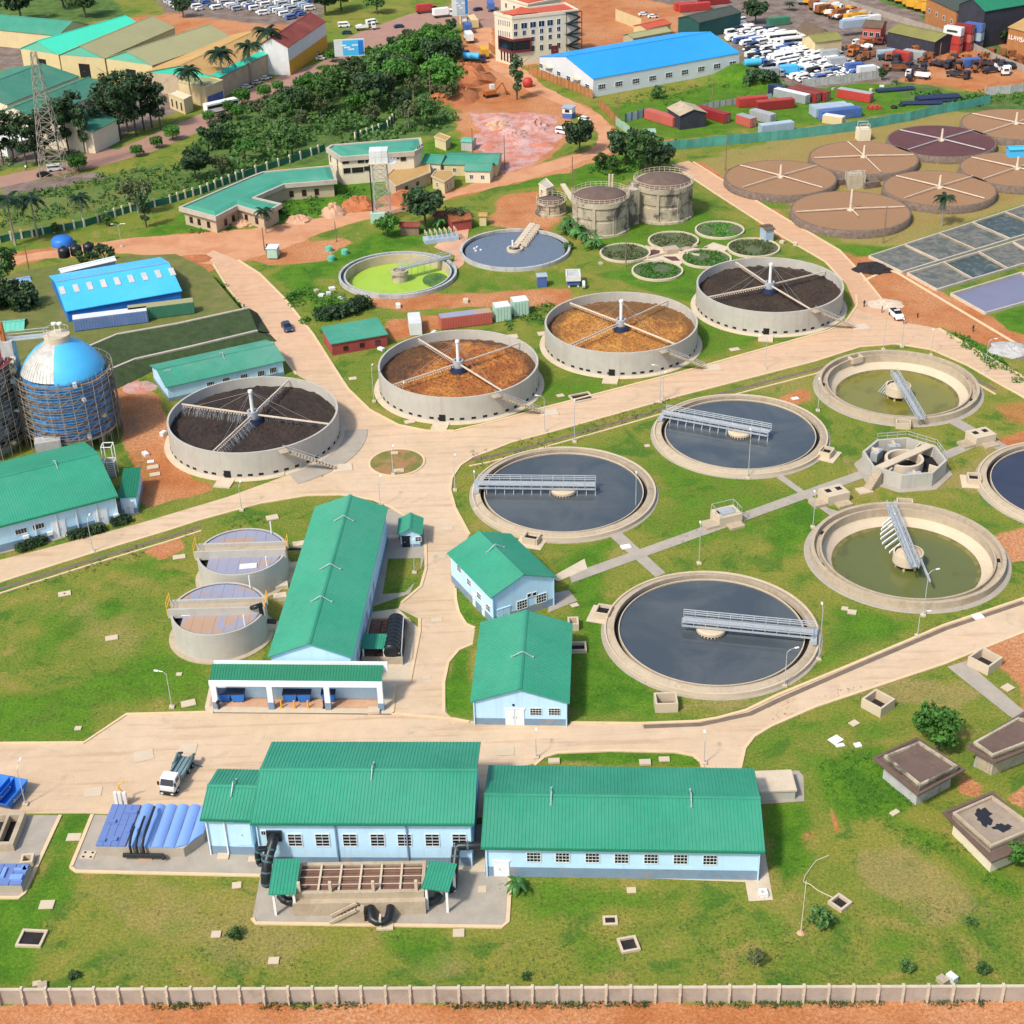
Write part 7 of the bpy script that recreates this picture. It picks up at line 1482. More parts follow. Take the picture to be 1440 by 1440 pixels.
# ================================================================== silo and scaffold
C0 = G(107,613); t = thing('silo','tall blue clad silo with domed roof wrapped in scaffolding','silo',C0); RS,Z0,Z1 = 7.3,2.2,13.9
mat('silver_sheet',(.5,.49,.46),.5,.25,.8,(.3,.28,.24),.6,(.5,.7),.6)
mat('silo_blue',(.03,.27,.68),.4,.12,.3,(.03,.3,.68),.3,(.45,.6),.5)
mat('silo_sky',(.075,.45,.82),.35,.06,.2)
mb = MB(); mb.lathe([(RS,Z0),(RS,Z1)],72); build('shell',mb,'silo_blue',t,world=False,smooth=True)
mb = MB()
for k in range(36): a = 2 * math.pi * k / 36; mb.box((RS * math.cos(a),RS * math.sin(a),Z0),.1,.12,Z1 - Z0,a)
build('cladding_rib',mb,'silo_blue',t,world=False)['kind'] = 'stuff'
prof = [(RS + .15,Z1 - .1),(RS + .12,Z1 + .3),(RS * .86,Z1 + 2.1),(RS * .61,Z1 + 4.0),(2.2,Z1 + 5.5)]; A0,A1 = R(-160),R(-88)
mb = MB(); mb.lathe(prof,40,a0=A1,a1=A0 + 2 * math.pi); build('dome',mb,'silo_sky',t,world=False,smooth=True)
mb = MB(); n = 26
for i in range(n):
 a,b = A0 + (A1 - A0) * i / n,A0 + (A1 - A0) * (i + 1) / n; k = len(mb.v); p = [(r + (.06 if i % 2 else .0),z) for r,z in prof[1:]]
 mb.lathe(p,2,a0=a,a1=b)
build('dome_sheeting',mb,'silver_sheet',t,world=False)
mb = MB(); mb.lathe([(2.3,Z1 + 5.2),(2.3,Z1 + 6.6),(0,Z1 + 6.7)],32); build('top_ring',mb,'concrete_pale',t,world=False)
mb = MB(); mb.tube([(2.2 * math.cos(a),2.2 * math.sin(a),Z1 + 7.6) for a in np.linspace(0,6.283,25)],.05,4,False); [mb.bar((2.2 * math.cos(a),2.2 * math.sin(a),Z1 + 6.6),(2.2 * math.cos(a),2.2 * math.sin(a),Z1 + 7.6),.05) for a in np.linspace(0,5.9,12)]; build('guard_rail',mb,'galvanised',t,world=False)
for dx in (-.3,.7): mb = MB(); mb.tube([(dx,.4,Z1 + 6.6),(dx,.4,Z1 + 8.2)],.08,6); mb.lathe([(0,8.2),(.45,8.3),(.45,8.6),(0,8.7)],14,(dx,.4,Z1)); build('vent_cap',mb,'white_paint',t,world=False)
mb = MB(); [mb.box((RS * .8 * math.cos(a),RS * .8 * math.sin(a),0),.8,.8,Z0 + .1,a) for a in np.linspace(0,5.9,12)]; build('support',mb,'concrete_wall',t,world=False)['kind'] = 'stuff'
mb = MB(); mb.lathe([(0,Z0 - .1),(RS,Z0 - .1),(RS + .5,Z0),(RS + .5,Z0 + .5),(RS,Z0 + .55)],48); build('ring_beam',mb,'concrete',t,world=False)
def scaffold(label,c,r0,z0,z1,a0,a1,lifts,nposts,seed):
 t = thing('scaffold',label,'scaffold',c); rs = random.Random(seed); r1 = r0 + 1.3
 for k in range(lifts):
  z = z0 + (z1 - z0) * k / (lifts - 1)
  for i in range(nposts):
   a,b = a0 + (a1 - a0) * i / nposts,a0 + (a1 - a0) * (i + 1) / nposts; mb = MB(); rr = r0 + .25 + rs.uniform(-.1,.1); w_ = rs.uniform(.45,.65); dz = rs.uniform(-.12,.12)
   p,q = Vector((rr * math.cos(a),rr * math.sin(a),z + dz)),Vector((rr * math.cos(b),rr * math.sin(b),z + rs.uniform(-.12,.12))); d = (q - p); nrm = Vector((math.cos((a + b) / 2),math.sin((a + b) / 2),0)); mb.ob(p,d * 1.03,nrm * w_,(0,0,.09)); build('plank',mb,'timber_scaffold',t,world=False)
 mb = MB()
 for i in range(nposts + 1):
  a = a0 + (a1 - a0) * i / nposts
  for rr in (r0 + .2,r1): mb.bar((rr * math.cos(a),rr * math.sin(a),0),(rr * math.cos(a + rs.uniform(-.01,.01)),rr * math.sin(a),z1 + 1.1),.09)
  for k in range(lifts):
   z = z0 + (z1 - z0) * k / (lifts - 1); b = a + (a1 - a0) / nposts
   if i < nposts: mb.bar((r1 * math.cos(a),r1 * math.sin(a),z + .95),(r1 * math.cos(b),r1 * math.sin(b),z + .95),.06); mb.bar((r1 * math.cos(a),r1 * math.sin(a),z),(r1 * math.cos(b),r1 * math.sin(b),z),.06)
   if i < nposts and rs.random() < .35 and k < lifts - 1: mb.bar((r1 * math.cos(a),r1 * math.sin(a),z),(r1 * math.cos(b),r1 * math.sin(b),z + (z1 - z0) / (lifts - 1)),.06)
 build('tube_frame',mb,'bark_pale',t,world=False)['kind'] = 'stuff'
 for i in range(12): a = a0 + (a1 - a0) * rs.random(); z = z0 + (z1 - z0) / (lifts - 1) * rs.randrange(lifts); mb = MB(); mb.box(((r0 + .8) * math.cos(a),(r0 + .8) * math.sin(a),z + .1),.9,.6,rs.uniform(.3,.9),a); build('tarp' if i % 3 else 'crate',mb,['container_white','white_paint','yellow_paint'][i % 3] if i % 3 != 2 else 'cream_wall',t,world=False)
 return t
scaffold('timber and tube scaffold ringing the blue domed silo',C0,RS + .1,2.9,13.3,0,2 * math.pi,8,26,1)
C1_ = G(-27,624); t = thing('silo_under_construction','grey concrete silo in formwork cut off by the left edge','silo',C1_); mb = MB(); mb.lathe([(7.3,0),(7.3,16.5),(6.9,16.5),(6.9,15)],48); build('wall',mb,'container_grey',t,world=False,smooth=True)
for k in range(8):
 mb = MB(); z = 1.2 + 2 * k; mb.lathe([(7.3,z),(7.65,z),(7.65,z + .3),(7.3,z + .35)],48); build('formwork_band',mb,'container_pale',t,world=False)
 for i in range(10):
  a = R(-95) + i * .19; mb = MB(); mb.box((7.55 * math.cos(a),7.55 * math.sin(a),z + .4),.2,1.1,1.4,a); build('formwork_panel',mb,['container_grey','container_pale','dark_wall'][(i + k) % 3 if (i * k) % 4 else 2],t,world=False)
mb = MB(); mb.lathe([(0,16.6),(8.6,16.6),(8.6,16.3),(7.3,16.3)],40); build('top_deck',mb,'maroon',t,world=False)
scaffold('tube scaffold round the grey silo at the left edge',C1_,8.0,2,16,R(-110),R(60),9,14,2)
p,q = G(-20,480,19),C0 + Vector((-1.5,.6,Z1 + 6.2)); mb = MB(); mb.bar(p,q,1.5,.3); [mb.bar(p + Vector((0,s,h)),q + Vector((0,s,h)),.09) for s in (-.7,.7) for h in (.6,1.2)]; solo('gangway',mb,'galvanised','white railed gangway leading to the blue silo top','gangway')
q = G(24,630); mb = MB(); mb.box((C0.x - 9.2,C0.y + .5,0),2.2,2.4,19.5); solo('lift_shaft',mb,'grey_walling','pale grey concrete shaft between the two silos','shaft'); mb = MB(); mb.box((C0.x - 9.6,C0.y,19.5),.7,.7,3.6); mb.box((C0.x - 11.0,C0.y - .2,21.2),2.6,.6,.5); solo('hoist',mb,'orange_paint','orange hoist mast on top of the grey shaft','hoist')
mb = MB(); mb.box(G(72,645),4.5,2.5,4.0,.25); solo('block_room',mb,'grey_walling','grey block room under the blue silo by the green roof','room')
for x,l in ((10,'left'),(48,'right')): mb = MB(); q = G(x,668,3.2); mb.box((q.x,q.y,0),8.5 if x == 10 else 3.2,2.5,3.2,.25); solo('white_shed',mb,'container_white','long white sheet roofed shed behind the left hall' if x == 10 else 'short white shed right of the long white one behind left hall','shed')
t = thing('steel_stair','white steel stair tower between blue silo and green hall','stair',G(158,668)); mb = MB()
for x in (-.9,.9):
 for y in (-.9,.9): mb.bar((x,y,0),(x,y,6),.12)
for z in (3,6): [mb.bar(a,b,.12) for a,b in (((-.9,-.9,z),(.9,-.9,z)),((-.9,.9,z),(.9,.9,z)),((-.9,-.9,z),(-.9,.9,z)),((.9,-.9,z),(.9,.9,z)))]
build('frame',mb,'white_paint',t,world=False)
for k in range(10): mb = MB(); mb.ob((-.7,-.8 + k * .16,k * .3 + .1),(1.4,0,0),(0,.25,0),(0,0,.05)); build('tread',mb,'steel',t,world=False)
# ================================================================== trees and plants
def crown_mesh(name,seed,clumps,leaf,per,matn,flat_=.0,core=True,cs=1.):
 """leaf clumps: each a loose ball of leaf faces turned outwards"""
 rs = np.random.RandomState(seed); mb = MB(); vs = []; fs = []
 for (cx,cy,cz,r) in clumps:
  for _ in range(per):
   d = rs.normal(size=3); d /= np.linalg.norm(d) + 1e-9; rr = r * (.55 + .5 * rs.rand() ** .6); p = np.array((cx,cy,cz)) + d * rr * np.array((1,1,.8))
   n = d + rs.normal(size=3) * .55 + np.array((0,0,.35)); n /= np.linalg.norm(n); a = np.cross(n,rs.normal(size=3)); a /= np.linalg.norm(a) + 1e-9; b = np.cross(n,a); s = leaf * rs.uniform(.6,1.3); k = len(vs)
   vs += [tuple(p - a * s),tuple(p + b * s * .6),tuple(p + a * s),tuple(p - b * s * .6)]; fs.append((k,k + 1,k + 2,k + 3))
 mb.add(vs,fs); return mb
def clumps_ball(seed,n,rx,rz,z0,r,hole=.25):
 rs = random.Random(seed); out = []
 while len(out) < n:
  x,y,z = rs.uniform(-1,1),rs.uniform(-1,1),rs.uniform(-.8,1); d = x * x + y * y + z * z
  if hole < d < 1: out.append((x * rx,y * rx,z0 + z * rz,r * rs.uniform(.65,1.25)))
 return out
def trunk_mesh(h,r,limbs,seed,ztop):
 rs = random.Random(seed); mb = MB(); mb.tube([(0,0,-.1),(rs.uniform(-.05,.05),.05,h * .5),(rs.uniform(-.1,.1),0,h)],[r,r * .75,r * .5],7)
 for k in range(limbs): a = k * 6.28 / max(1,limbs) + rs.random(); z = h * rs.uniform(.55,.95); mb.tube([(0,0,z),(.5 * math.cos(a) * ztop * .25,.5 * math.sin(a) * ztop * .25,z + ztop * .12),(math.cos(a) * ztop * .3,math.sin(a) * ztop * .3,z + ztop * .25)],[r * .4,r * .25,r * .1],5)
 return mb
TREES = {}
def tree_kind(key):
 def mk(h,rx,rz,z0,n,cr,leaf,per,matn,th,tr,seed,bark='bark',hole=.25):
  def f():
   t = thing('tree','x','tree'); build('trunk',trunk_mesh(th,tr,4,seed,h),bark,t,world=False); build('crown',crown_mesh('c',seed,clumps_ball(seed,n,rx,rz,z0,cr,hole),leaf,per,matn),matn,t,world=False); t.name = key; return t
  return f
 S = {'broad_tree': mk(8,3.2,2.4,5.4,26,1.25,.42,60,'leaf_dark',4,.28,1),'leafy_tree': mk(8,3.0,2.6,5.2,24,1.2,.40,60,'leaf_mid',4,.26,2),'bright_tree': mk(7,3.0,2.2,4.4,24,1.15,.38,60,'leaf_bright',3,.24,3),'olive_tree': mk(8,2.8,2.6,5.2,20,1.05,.36,50,'leaf_olive',4.4,.22,4,'bark_pale',.3),
  'slender_tree': mk(14,2.0,5.4,8.6,24,1.1,.40,48,'leaf_dark',11,.24,5,'bark',.15),'column_tree': mk(12,1.1,5.2,6.2,24,.85,.36,56,'leaf_dark',9,.25,6,'bark',.05),'tall_tree': mk(12,2.1,3.6,8.2,20,1.15,.38,54,'leaf_mid',8,.24,9,'bark_pale',.2),'spreading_tree': mk(8,4.3,1.5,5.8,30,1.05,.36,52,'leaf_bright',4.5,.3,10,'bark',.3),'shrub': mk(1.6,.75,.5,.7,10,.42,.16,44,'leaf_mid',.5,.06,7),'dark_shrub': mk(1.8,.9,.6,.8,10,.48,.2,44,'leaf_dark',.5,.06,8)}
 return S[key]
def tree(key,x,y,h,label,group=None,base=None,z=0.,loc=None):
 base = base or {'broad_tree': 8.2,'leafy_tree': 8.2,'bright_tree': 7,'olive_tree': 8.2,'slender_tree': 14.5,'tall_tree': 12.5,'spreading_tree': 7.8,'column_tree': 12,'shrub': 1.5,'dark_shrub': 1.8}[key]; s = h / base
 rr = random.Random(int(x * 31 + y * 17)); w_ = s * rr.uniform(.92,1.1)
 return first_or_dup(TREES,key,tree_kind(key),loc if loc is not None else G(x,y,z),rr.uniform(0,6.28),label,group,(w_,w_,s))
def topiary():
 t = thing('topiary','x','topiary'); build('trunk',trunk_mesh(1.2,.16,0,3,2),'bark',t,world=False); cl = [(1.25 * math.cos(a) * r,1.25 * math.sin(a) * r,z,.5) for z in (1.4,2.0,2.5) for r,k in ((1,9),(.45,4)) for a in np.linspace(0,6.28 * (1 - 1 / k),k)]
 build('crown',crown_mesh('c',5,cl,.2,36,'leaf_bright'),'leaf_bright',t,world=False); return t
for i,(x,y,h,l) in enumerate(((243,197,4.2,'largest drum trimmed bush by the highway, in front of the road bend'),(221,208,3.3,'drum trimmed bush, small one left of the largest'),(193,220,3.2,'drum trimmed bush, small one beyond the driveway'),(111,241,4.6,'wide drum trimmed bush in front of the lattice tower'),(295,173,3.6,'drum trimmed bush right of the white bus'),(341,148,5.,'large drum trimmed bush by the bus front'),(391,129,3.4,'drum trimmed bush under parked cars row'),(372,138,4.2,'flat drum trimmed bush beside thicket edge'),(468,87,4.0,'drum trimmed bush below the blue billboard'),(322,157,3.4,'drum trimmed bush just below the white bus'))):
 first_or_dup(TREES,'topiary',topiary,G(x,y),i * 1.3,l,'drum trimmed bushes along the highway',h / 3.0)
def palm_make(h,fr,n=15,seed=2):
 def f():
  rs = random.Random(seed); t = thing('palm_tree','x','palm tree'); mb = MB(); mb.tube([(0,0,-.1),(.06,0,h * .4),(-.05,.05,h * .75),(0,0,h)],[.34,.24,.2,.16],8); build('trunk',mb,'bark_pale',t,world=False)
  for k in range(n):
   a = k * 2.4; up = rs.uniform(.1,1.1); mb = MB(); pts = []
   for q in range(6): s = q / 5; rr = fr * s; pts.append(Vector((rr * math.cos(a),rr * math.sin(a),h + up * fr * .75 * s - 1.0 * fr * s * s * (1.05 - up * .35))))
   nrm = Vector((-math.sin(a),math.cos(a),0)); vs = []
   for q,p in enumerate(pts): w_ = fr * .17 * math.sin(math.pi * min(1,.15 + q / 5 * .85)) + .03; vs += [p + nrm * w_ + Vector((0,0,-w_ * .75)),p,p - nrm * w_ + Vector((0,0,-w_ * .75))]
   fs = []
   for q in range(5):
    for j in range(2): # ragged leaflets
     b = 3 * q + j; fs.append((b,b + 1,b + 4,b + 3))
   mb.add(vs,fs)
   for q in range(1,6):
    for sgn in (1,-1):
     for z in (.35,.8): p = pts[q].lerp(pts[q - 1],z); mb.add([p,p + nrm * sgn * fr * .30 + Vector((0,0,-fr * .16)) + (pts[q] - pts[q - 1]) * .8,p + (pts[q] - pts[q - 1]) * .4],[(0,1,2)])
   build('frond',mb,'leaf_palm',t,world=False)
  return t
 return f
for x,y,yt,l in ((271,153,92,'tall palm by the gatehouse of the tan roofed sheds'),(316,134,66,'tallest palm left of the parked cars, before the beige wall'),(355,118,57,'tall palm before the beige wall, second beyond the tallest'),(381,101,36,'tall palm at the far end of beige wall'),(417,78,38,'palm before the red roofed ochre building, left'),(435,70,48,'smaller palm before the red roofed ochre building, right'),(22,345,272,'palm at the left edge by the green fence'),(53,334,272,'palm inside the green fence, second from left edge'),(118,319,272,'palm inside the green fence, third from left edge'),(1324,318,272,'lone palm on grass between gravel beds and drying beds'),(374,328,292,'small palm at the corner of angular green roofed building'),(1110,15,3,'palm at the top behind the vehicle lot')):
 hh = HT(x,y,yt); first_or_dup(TREES,'palm',palm_make(11,3.9,18),G(x,y),x * .7,l,'palm trees',(max(.62,hh / 12.2),) * 2 + (hh / 12.2,))
_q = bpy.data.objects.get('palm_tree')
def banana():
 t = thing('banana_plant','x','plant'); mb = MB(); [mb.tube([(x,y,0),(x * 1.3,y * 1.3,1.6)],[.16,.1],7) for x,y in ((0,0),(.4,.2),(-.3,.3))]; build('stem',mb,'leaf_banana',t,world=False)
 rs = random.Random(4)
 for k in range(11):
  a = k * 2.4; L = rs.uniform(1.5,2.3); up = rs.uniform(.5,1.3); mb = MB(); vs = []; nrm = Vector((-math.sin(a),math.cos(a),0))
  for q in range(6): s = q / 5; p = Vector((L * s * math.cos(a),L * s * math.sin(a),1.4 + up * L * s - 1.1 * L * s * s)); w_ = .36 * math.sin(math.pi * min(.97,.1 + .85 * s)); vs += [p + nrm * w_,p + Vector((0,0,.1)),p - nrm * w_]
  mb.add(vs,[(3 * q + j,3 * q + j + 1,3 * q + j + 4,3 * q + j + 3) for q in range(5) for j in range(2)]); build('leaf',mb,'leaf_banana',t,world=False)
 return t
for x,y,s,l in ((727,1253,.85,'broad leaved plant at the wall foot of the long low hall'),(802,322,1.5,'banana plant left of the left digester, farthest'),(812,333,1.5,'banana plant below the left digester, second'),(822,342,1.4,'banana plant below the left digester, third'),(836,351,1.4,'banana plant below the left digester, nearest'),(795,330,1.2,'banana plant at the rim of the grey clarifier'),(620,320,1.2,'banana plant behind the blue tank by sheds'),(650,306,1.3,'banana plant beside the red shed')): first_or_dup(TREES,'banana',banana,G(x,y),x,l,None,s)
for k,x,y,h,l in (('shrub',331,1318,1.5,'small bush in front lawn right of a pale cover'),('dark_shrub',104,1375,1.1,'small dark bush by the front wall near left'),('shrub',1155,1300,2.4,'largest bush in the front right lawn'),('shrub',1275,1364,1.5,'bush by the front wall, right lawn'),('shrub',1382,1366,1.3,'bush by the front wall near right edge'),('olive_tree',1060,1358,2.6,'thin young tree by the front wall, right'),('shrub',740,1376,.9,'low bush by the front wall below the long low hall'),('shrub',1366,1300,1.0,'tiny bush in the right lawn'),
 ('bright_tree',1318,1052,6.6,'leafy bright green tree beside the old brown huts'),('bright_tree',1440,1222,4.2,'round green bush at the right edge by tar patched hut'),('broad_tree',815,216,10,'big dark tree by the red road before the pit'),('broad_tree',880,232,10.5,'dark tree behind the digesters, left of clump'),('leafy_tree',908,240,11,'dark tree behind the digesters, middle of clump'),('broad_tree',927,246,9,'dark tree behind the digesters, right of clump'),('leafy_tree',845,240,5,'bushy tree behind left digester'),('leafy_tree',862,245,5,'low bushy tree between the trees and left digester'),
 ('column_tree',727,140,15,'tall dark column tree at the pit edge by the office'),('broad_tree',598,320,10.5,'dark tree by the old rusty sheds'),('bright_tree',545,333,6,'bright bush below the water tower'),('olive_tree',640,318,6,'grey green tree among the rusty sheds'),('column_tree',206,320,10,'dark cone tree by the green fence'),('olive_tree',195,300,11,'thin bare looking tree by the green fence'),('leafy_tree',80,330,3.,'round bush inside the green fence, left'),('leafy_tree',150,318,3.4,'round bush inside the green fence, right'),
 ('broad_tree',8,452,10,'dark tree left of the blue factory, nearest left edge'),('broad_tree',34,452,9,'dark tree left of the blue factory, middle'),('leafy_tree',8,400,9,'dark tree at left edge behind the blue factory'),('dark_shrub',147,363,4.,'round bush behind the blue factory'),('shrub',118,368,3,'small bush behind the blue factory'),('leafy_tree',120,25,14,'tall tree at the top left behind turquoise roofs'),('broad_tree',30,30,14,'dark round tree at the top left corner'),('leafy_tree',90,12,14,'tree at the top left, farther'),('broad_tree',258,25,8,'dark tree at the edge of the red yard'),
 ('broad_tree',1062,34,9,'dark tree beside the vehicle lot'),('broad_tree',458,22,12,'dark tree right of the red roofed ochre building'),('leafy_tree',480,15,12,'tree beside the highway at top'),('leafy_tree',530,20,10,'tree by the highway bend at top'),('broad_tree',1410,62,6,'dark bush before the orange wall at top right'),('shrub',395,300,3,'bush in the angle of the green roofed building'),('shrub',925,138,4,'bush in tall grass below the warehouse'),('dark_shrub',1060,120,6,'dark bush on the grassy mound by the vehicle lot'),('dark_shrub',1080,118,5,'dark bush on the grassy mound, right one'),('leafy_tree',1240,113,4,'bush at the corner of grey yard wall'),('shrub',800,350,2,'weed clump by the grey clarifier')):
 tree(k,x,y,h,l,'front lawn bushes' if y > 1255 else None,z=TZ if l.endswith('behind the blue factory') and x > 100 else 0)
for i in range(13):
 x,y = 452 + i * 7.3,458 - i * 1.6 + (i % 3) * 2 - (6 if i > 6 else 0)
 if i < 9: tree('dark_shrub',x,y - 10,3.2,'dark bush in the hedge behind the red walled store','hedge bushes behind the brick store')
for x,y in ((28,775),(36,772),(44,769),(52,766),(60,764),(102,757),(110,755),(118,753),(126,751),(134,749),(140,747),(164,738),(171,736),(178,734)): tree('dark_shrub',x,y,1.7,'low clipped bush along the front of left hall','bushes along the left hall')
# tall dark trees on the left
for i,(x,y,h) in enumerate(((5,232,17),(20,228,16),(38,236,17),(52,230,15),(66,226,16),(84,220,18),(97,214,17),(110,208,18),(120,216,15),(150,190,17),(160,186,19),(170,196,18),(180,186,20),(192,190,18),(203,184,19),(214,180,18),(226,182,15),(140,200,14))): tree('slender_tree',x,y,h,'tall slender dark tree standing before the old green roofs' if x < 125 else 'tall slender dark tree in the clump right of the old green roofs','dark trees before the old green roofs' if x < 125 else 'dark tree clump right of the old green roofs')
# thicket
TH = [(292,190),(335,155),(396,137),(442,108),(516,76),(582,46),(640,42),(648,78),(632,108),(638,178),(600,186),(500,206),(452,216),(375,238),(300,262),(262,268),(238,250),(262,215)]
rs = random.Random(11); P2 = [tuple(q) for q in TH]; put = []; kinds = []
HY = ([140,213,290,333,393,433,470,513,577,660],[234,214,181,152,135,106,92,74,42,20])
while len(put) < 74:
 x,y = rs.uniform(240,650),rs.uniform(42,268)
 if signed(P2,np.array([x]),np.array([y]))[0] < 3: continue
 if any(abs(x - a) < 15 and abs(y - b) < 5.2 for a,b in put): continue
 if 440 < x < 470 and y > 190: continue
 if rs.random() < .55 and (x < 520 or y > 185): continue
 put.append((x,y))
for x,y in put:
 k = rs.choices(('broad_tree','leafy_tree','olive_tree','bright_tree','tall_tree','spreading_tree'),(3,3,2,1 if x < 590 else 5,2,1.5))[0]; h = min(rs.uniform(5,12.5) * (.75 if x < 330 or y > 210 else 1),2.2 + max(0,y - np.interp(x,*HY)) * .16)
 tree(k,x,y,h,{'broad_tree': 'dense dark green tree in the big thicket','leafy_tree': 'mid green leafy tree in the big thicket','olive_tree': 'grey olive tree with loose crown in the thicket','bright_tree': 'bright light green tree at the edge of thicket','tall_tree': 'tall narrow leafy tree standing out of the thicket','spreading_tree': 'wide flat topped light green tree in the thicket'}[k],'trees of the big thicket')
# ground cover that nobody could count
rs = np.random.RandomState(5); vs = []; fs = []
def scatter(poly,n,size,k=7,flat_=.5,spread=1.):
 A = [tuple(G(*q)[:2]) for q in poly]; q = np.array(A); c = 0; tr = 0
 X = rs.uniform(q[:,0].min(),q[:,0].max(),n * 6); Y = rs.uniform(q[:,1].min(),q[:,1].max(),n * 6); I = signed(A,X,Y) > 0; X,Y = X[I][:n],Y[I][:n]
 dn = vnoise(X,Y,6,33); keep = dn > .42; X,Y = X[keep],Y[keep]
 for x,y in zip(X,Y):
  s = size * rs.uniform(.5,1.4)
  for _ in range(k):
   d = rs.normal(size=3); d /= np.linalg.norm(d); p = np.array((x,y,s * .45)) + d * s * np.array((spread,spread,.5)); a = rs.normal(size=3); a /= np.linalg.norm(a); b = np.cross(a,d); w_ = s * .42; i = len(vs); vs.extend([tuple(p - a * w_),tuple(p + b * w_),tuple(p + a * w_),tuple(p - b * w_)]); fs.append((i,i + 1,i + 2,i + 3))
def flush(name,matn):
 global vs,fs
 mb = MB(); mb.v = vs; mb.f = fs; mb.m = [0] * len(fs); o = build(name,mb,matn); o['kind'] = 'stuff'; vs = []; fs = []; return o
scatter(TH,2600,1.3); scatter([(0,280),(140,248),(240,232),(270,265),(180,292),(0,322)],450,.8); scatter([(-5,190),(130,192),(150,205),(0,240)],250,.8); flush('undergrowth','leaf_mid')
scatter([(250,330),(330,305),(470,268),(520,262),(480,300),(380,316),(300,328)],300,.6); scatter([(400,385),(430,378),(520,440),(470,445),(440,430)],260,.5); scatter([(385,392),(410,392),(455,470),(440,478)],280,.7); scatter([(700,440),(775,425),(790,445),(720,470)],160,.5); scatter([(300,405),(318,402),(372,472),(350,478)],160,.6); scatter([(820,240),(930,205),(950,225),(880,255)],160,.8); scatter([(1250,115),(1300,122),(1400,140),(1380,150),(1300,140)],260,1.); scatter([(985,100),(1050,92),(1110,118),(1085,135),(1000,120)],260,.7); scatter([(860,140),(1050,100),(1090,125),(1040,150),(880,160)],420,.45)
scatter([(1330,470),(1350,468),(1440,530),(1430,545)],160,.5); scatter([(1300,130),(1440,128),(1440,160),(1400,150)],140,.7); scatter([(1150,1050),(1240,1060),(1290,1130),(1240,1160),(1160,1120)],420,.2,6); scatter([(1240,1160),(1330,1170),(1400,1225),(1440,1260),(1340,1230)],260,.2,6); flush('tall_weeds','leaf_bright')
scatter([(-10,1410),(1450,1405),(1450,1415),(-10,1421)],900,.28); scatter([(120,1432),(180,1432),(190,1446),(110,1446)],40,.7); scatter([(1080,1290),(1440,1240),(1440,1380),(1080,1390)],1500,.13,4); scatter([(0,850),(270,790),(270,990),(0,1040)],1100,.13,4); scatter([(700,1240),(1050,1250),(1140,1120),(1160,1240),(1080,1380),(700,1380)],1000,.13,4); scatter([(800,830),(870,860),(940,980),(800,1000)],400,.13,4); scatter([(910,640),(1120,690),(1100,780),(960,800),(880,740)],700,.14,4); scatter([(1080,990),(1330,940),(1290,1020),(1100,1100)],700,.13,4); scatter([(60,1260),(700,1320),(1050,1280),(1050,1385),(60,1390)],1800,.13,4); scatter([(655,636),(760,612),(960,556),(960,570),(760,632),(668,660)],260,.25,5); scatter([(0,836),(133,788),(283,742),(400,706),(480,704),(480,712),(283,756),(0,846)],300,.25,5); flush('grass_tufts','leaf_olive')
# ================================================================== background: sheds, fences, vehicles
def hip_front(B,matn): # coloured sheet on the front gable
 o,d,n,L = B.faces['front']; mb = MB(); k = (B.hr - B.he) / (B.L / 2); a = .1
 mb.add([on(B,'front',-.3,B.he - .1,.03),on(B,'front',L + .3,B.he - .1,.03),on(B,'front',L / 2,B.hr - .25,.03)],[(0,1,2)]); build('gable_sheet',mb,matn,B.root)
def simple(name,label,FL,FR,BL,he,hr,wall,roof,ridge='u',wins=0,face='front',**k):
 B = gable(name,label,FL,FR,BL,he,ridge,hr=hr,wall=wall,roof=roof,plinth=None,step=.9,over=k.pop('over',.3),**k); o,d,n,L = B.faces[face]
 for i in range(wins): window(B,face,L * (i + .5) / wins,he * .55,1.4,1.5,2,1)
 return B
g1 = simple('turquoise_shed','shed with bright turquoise roof, leftmost of three joined sheds',(27,68),(82,77),(113,26),7,10.5,'cream_wall','turquoise_roof','v'); hip_front(g1,'turquoise_pale')
g2 = simple('sage_shed','middle of three joined sheds, sage roof with turquoise front',(82,77),(147,82),(168,33),7,10.5,'cream_wall','sage_roof','v'); hip_front(g2,'turquoise_pale')
g3 = simple('sage_shed','right one of three joined sheds, sage roof with turquoise front',(147,82),(214,92),(232,40),7,10.5,'cream_wall','sage_roof','v'); hip_front(g3,'turquoise_pale')
for B in (g1,g2,g3): door(B,'front',B.L * .5,4.2,4.4,matn='black_void',leaves=1,label='dark open shed doorway')
g4 = simple('tan_shed','big tan roofed shed with turquoise edge along the palms',(203,101),(308,110),(300,50),6.5,9.5,'beige_wall','tan_roof','v'); hip_front(g4,'turquoise_roof')
mb = MB(); a,b,c,d = g4.P(g4.L - 2.6,-.2,g4.he + .95),g4.P(g4.L + .1,-.2,g4.he + .18),g4.P(g4.L + .1,g4.W,g4.he + .18),g4.P(g4.L - 2.6,g4.W,g4.he + .95); mb.quad(a,b,c,d); build('edge_sheet',mb,'turquoise_roof',g4.roof)
simple('grey_green_shed','long faded grey green shed at the top left corner',(-60,36),(82,50),(-30,24),6,9,'cream_wall','green_roof_faded',W=17)
for FL,FR,BL,l in (((10,147),(112,107),(-32,113),'old dark green roofed shed at left, farthest of three'),((52,168),(158,124),(14,150),'old dark green roofed shed at left, middle of three'),((130,186),(166,168),(86,160),'old dark green roofed shed at left, nearest the highway')): simple('old_green_shed',l,FL,FR,BL,6.2,9,'cream_pale','old_green')
rb = simple('red_roof_building','ochre and white building with weathered maroon roof by the palms',(405,67),(459,30),(384,50),9,12,'container_white','maroon_roof'); o,d,n,L = rb.faces['front']; mb = MB(); mb.ob(on(rb,'front',0,0,.01),d * L,n * .12,(0,0,4.5)); build('ochre_band',mb,'ochre',rb.root)
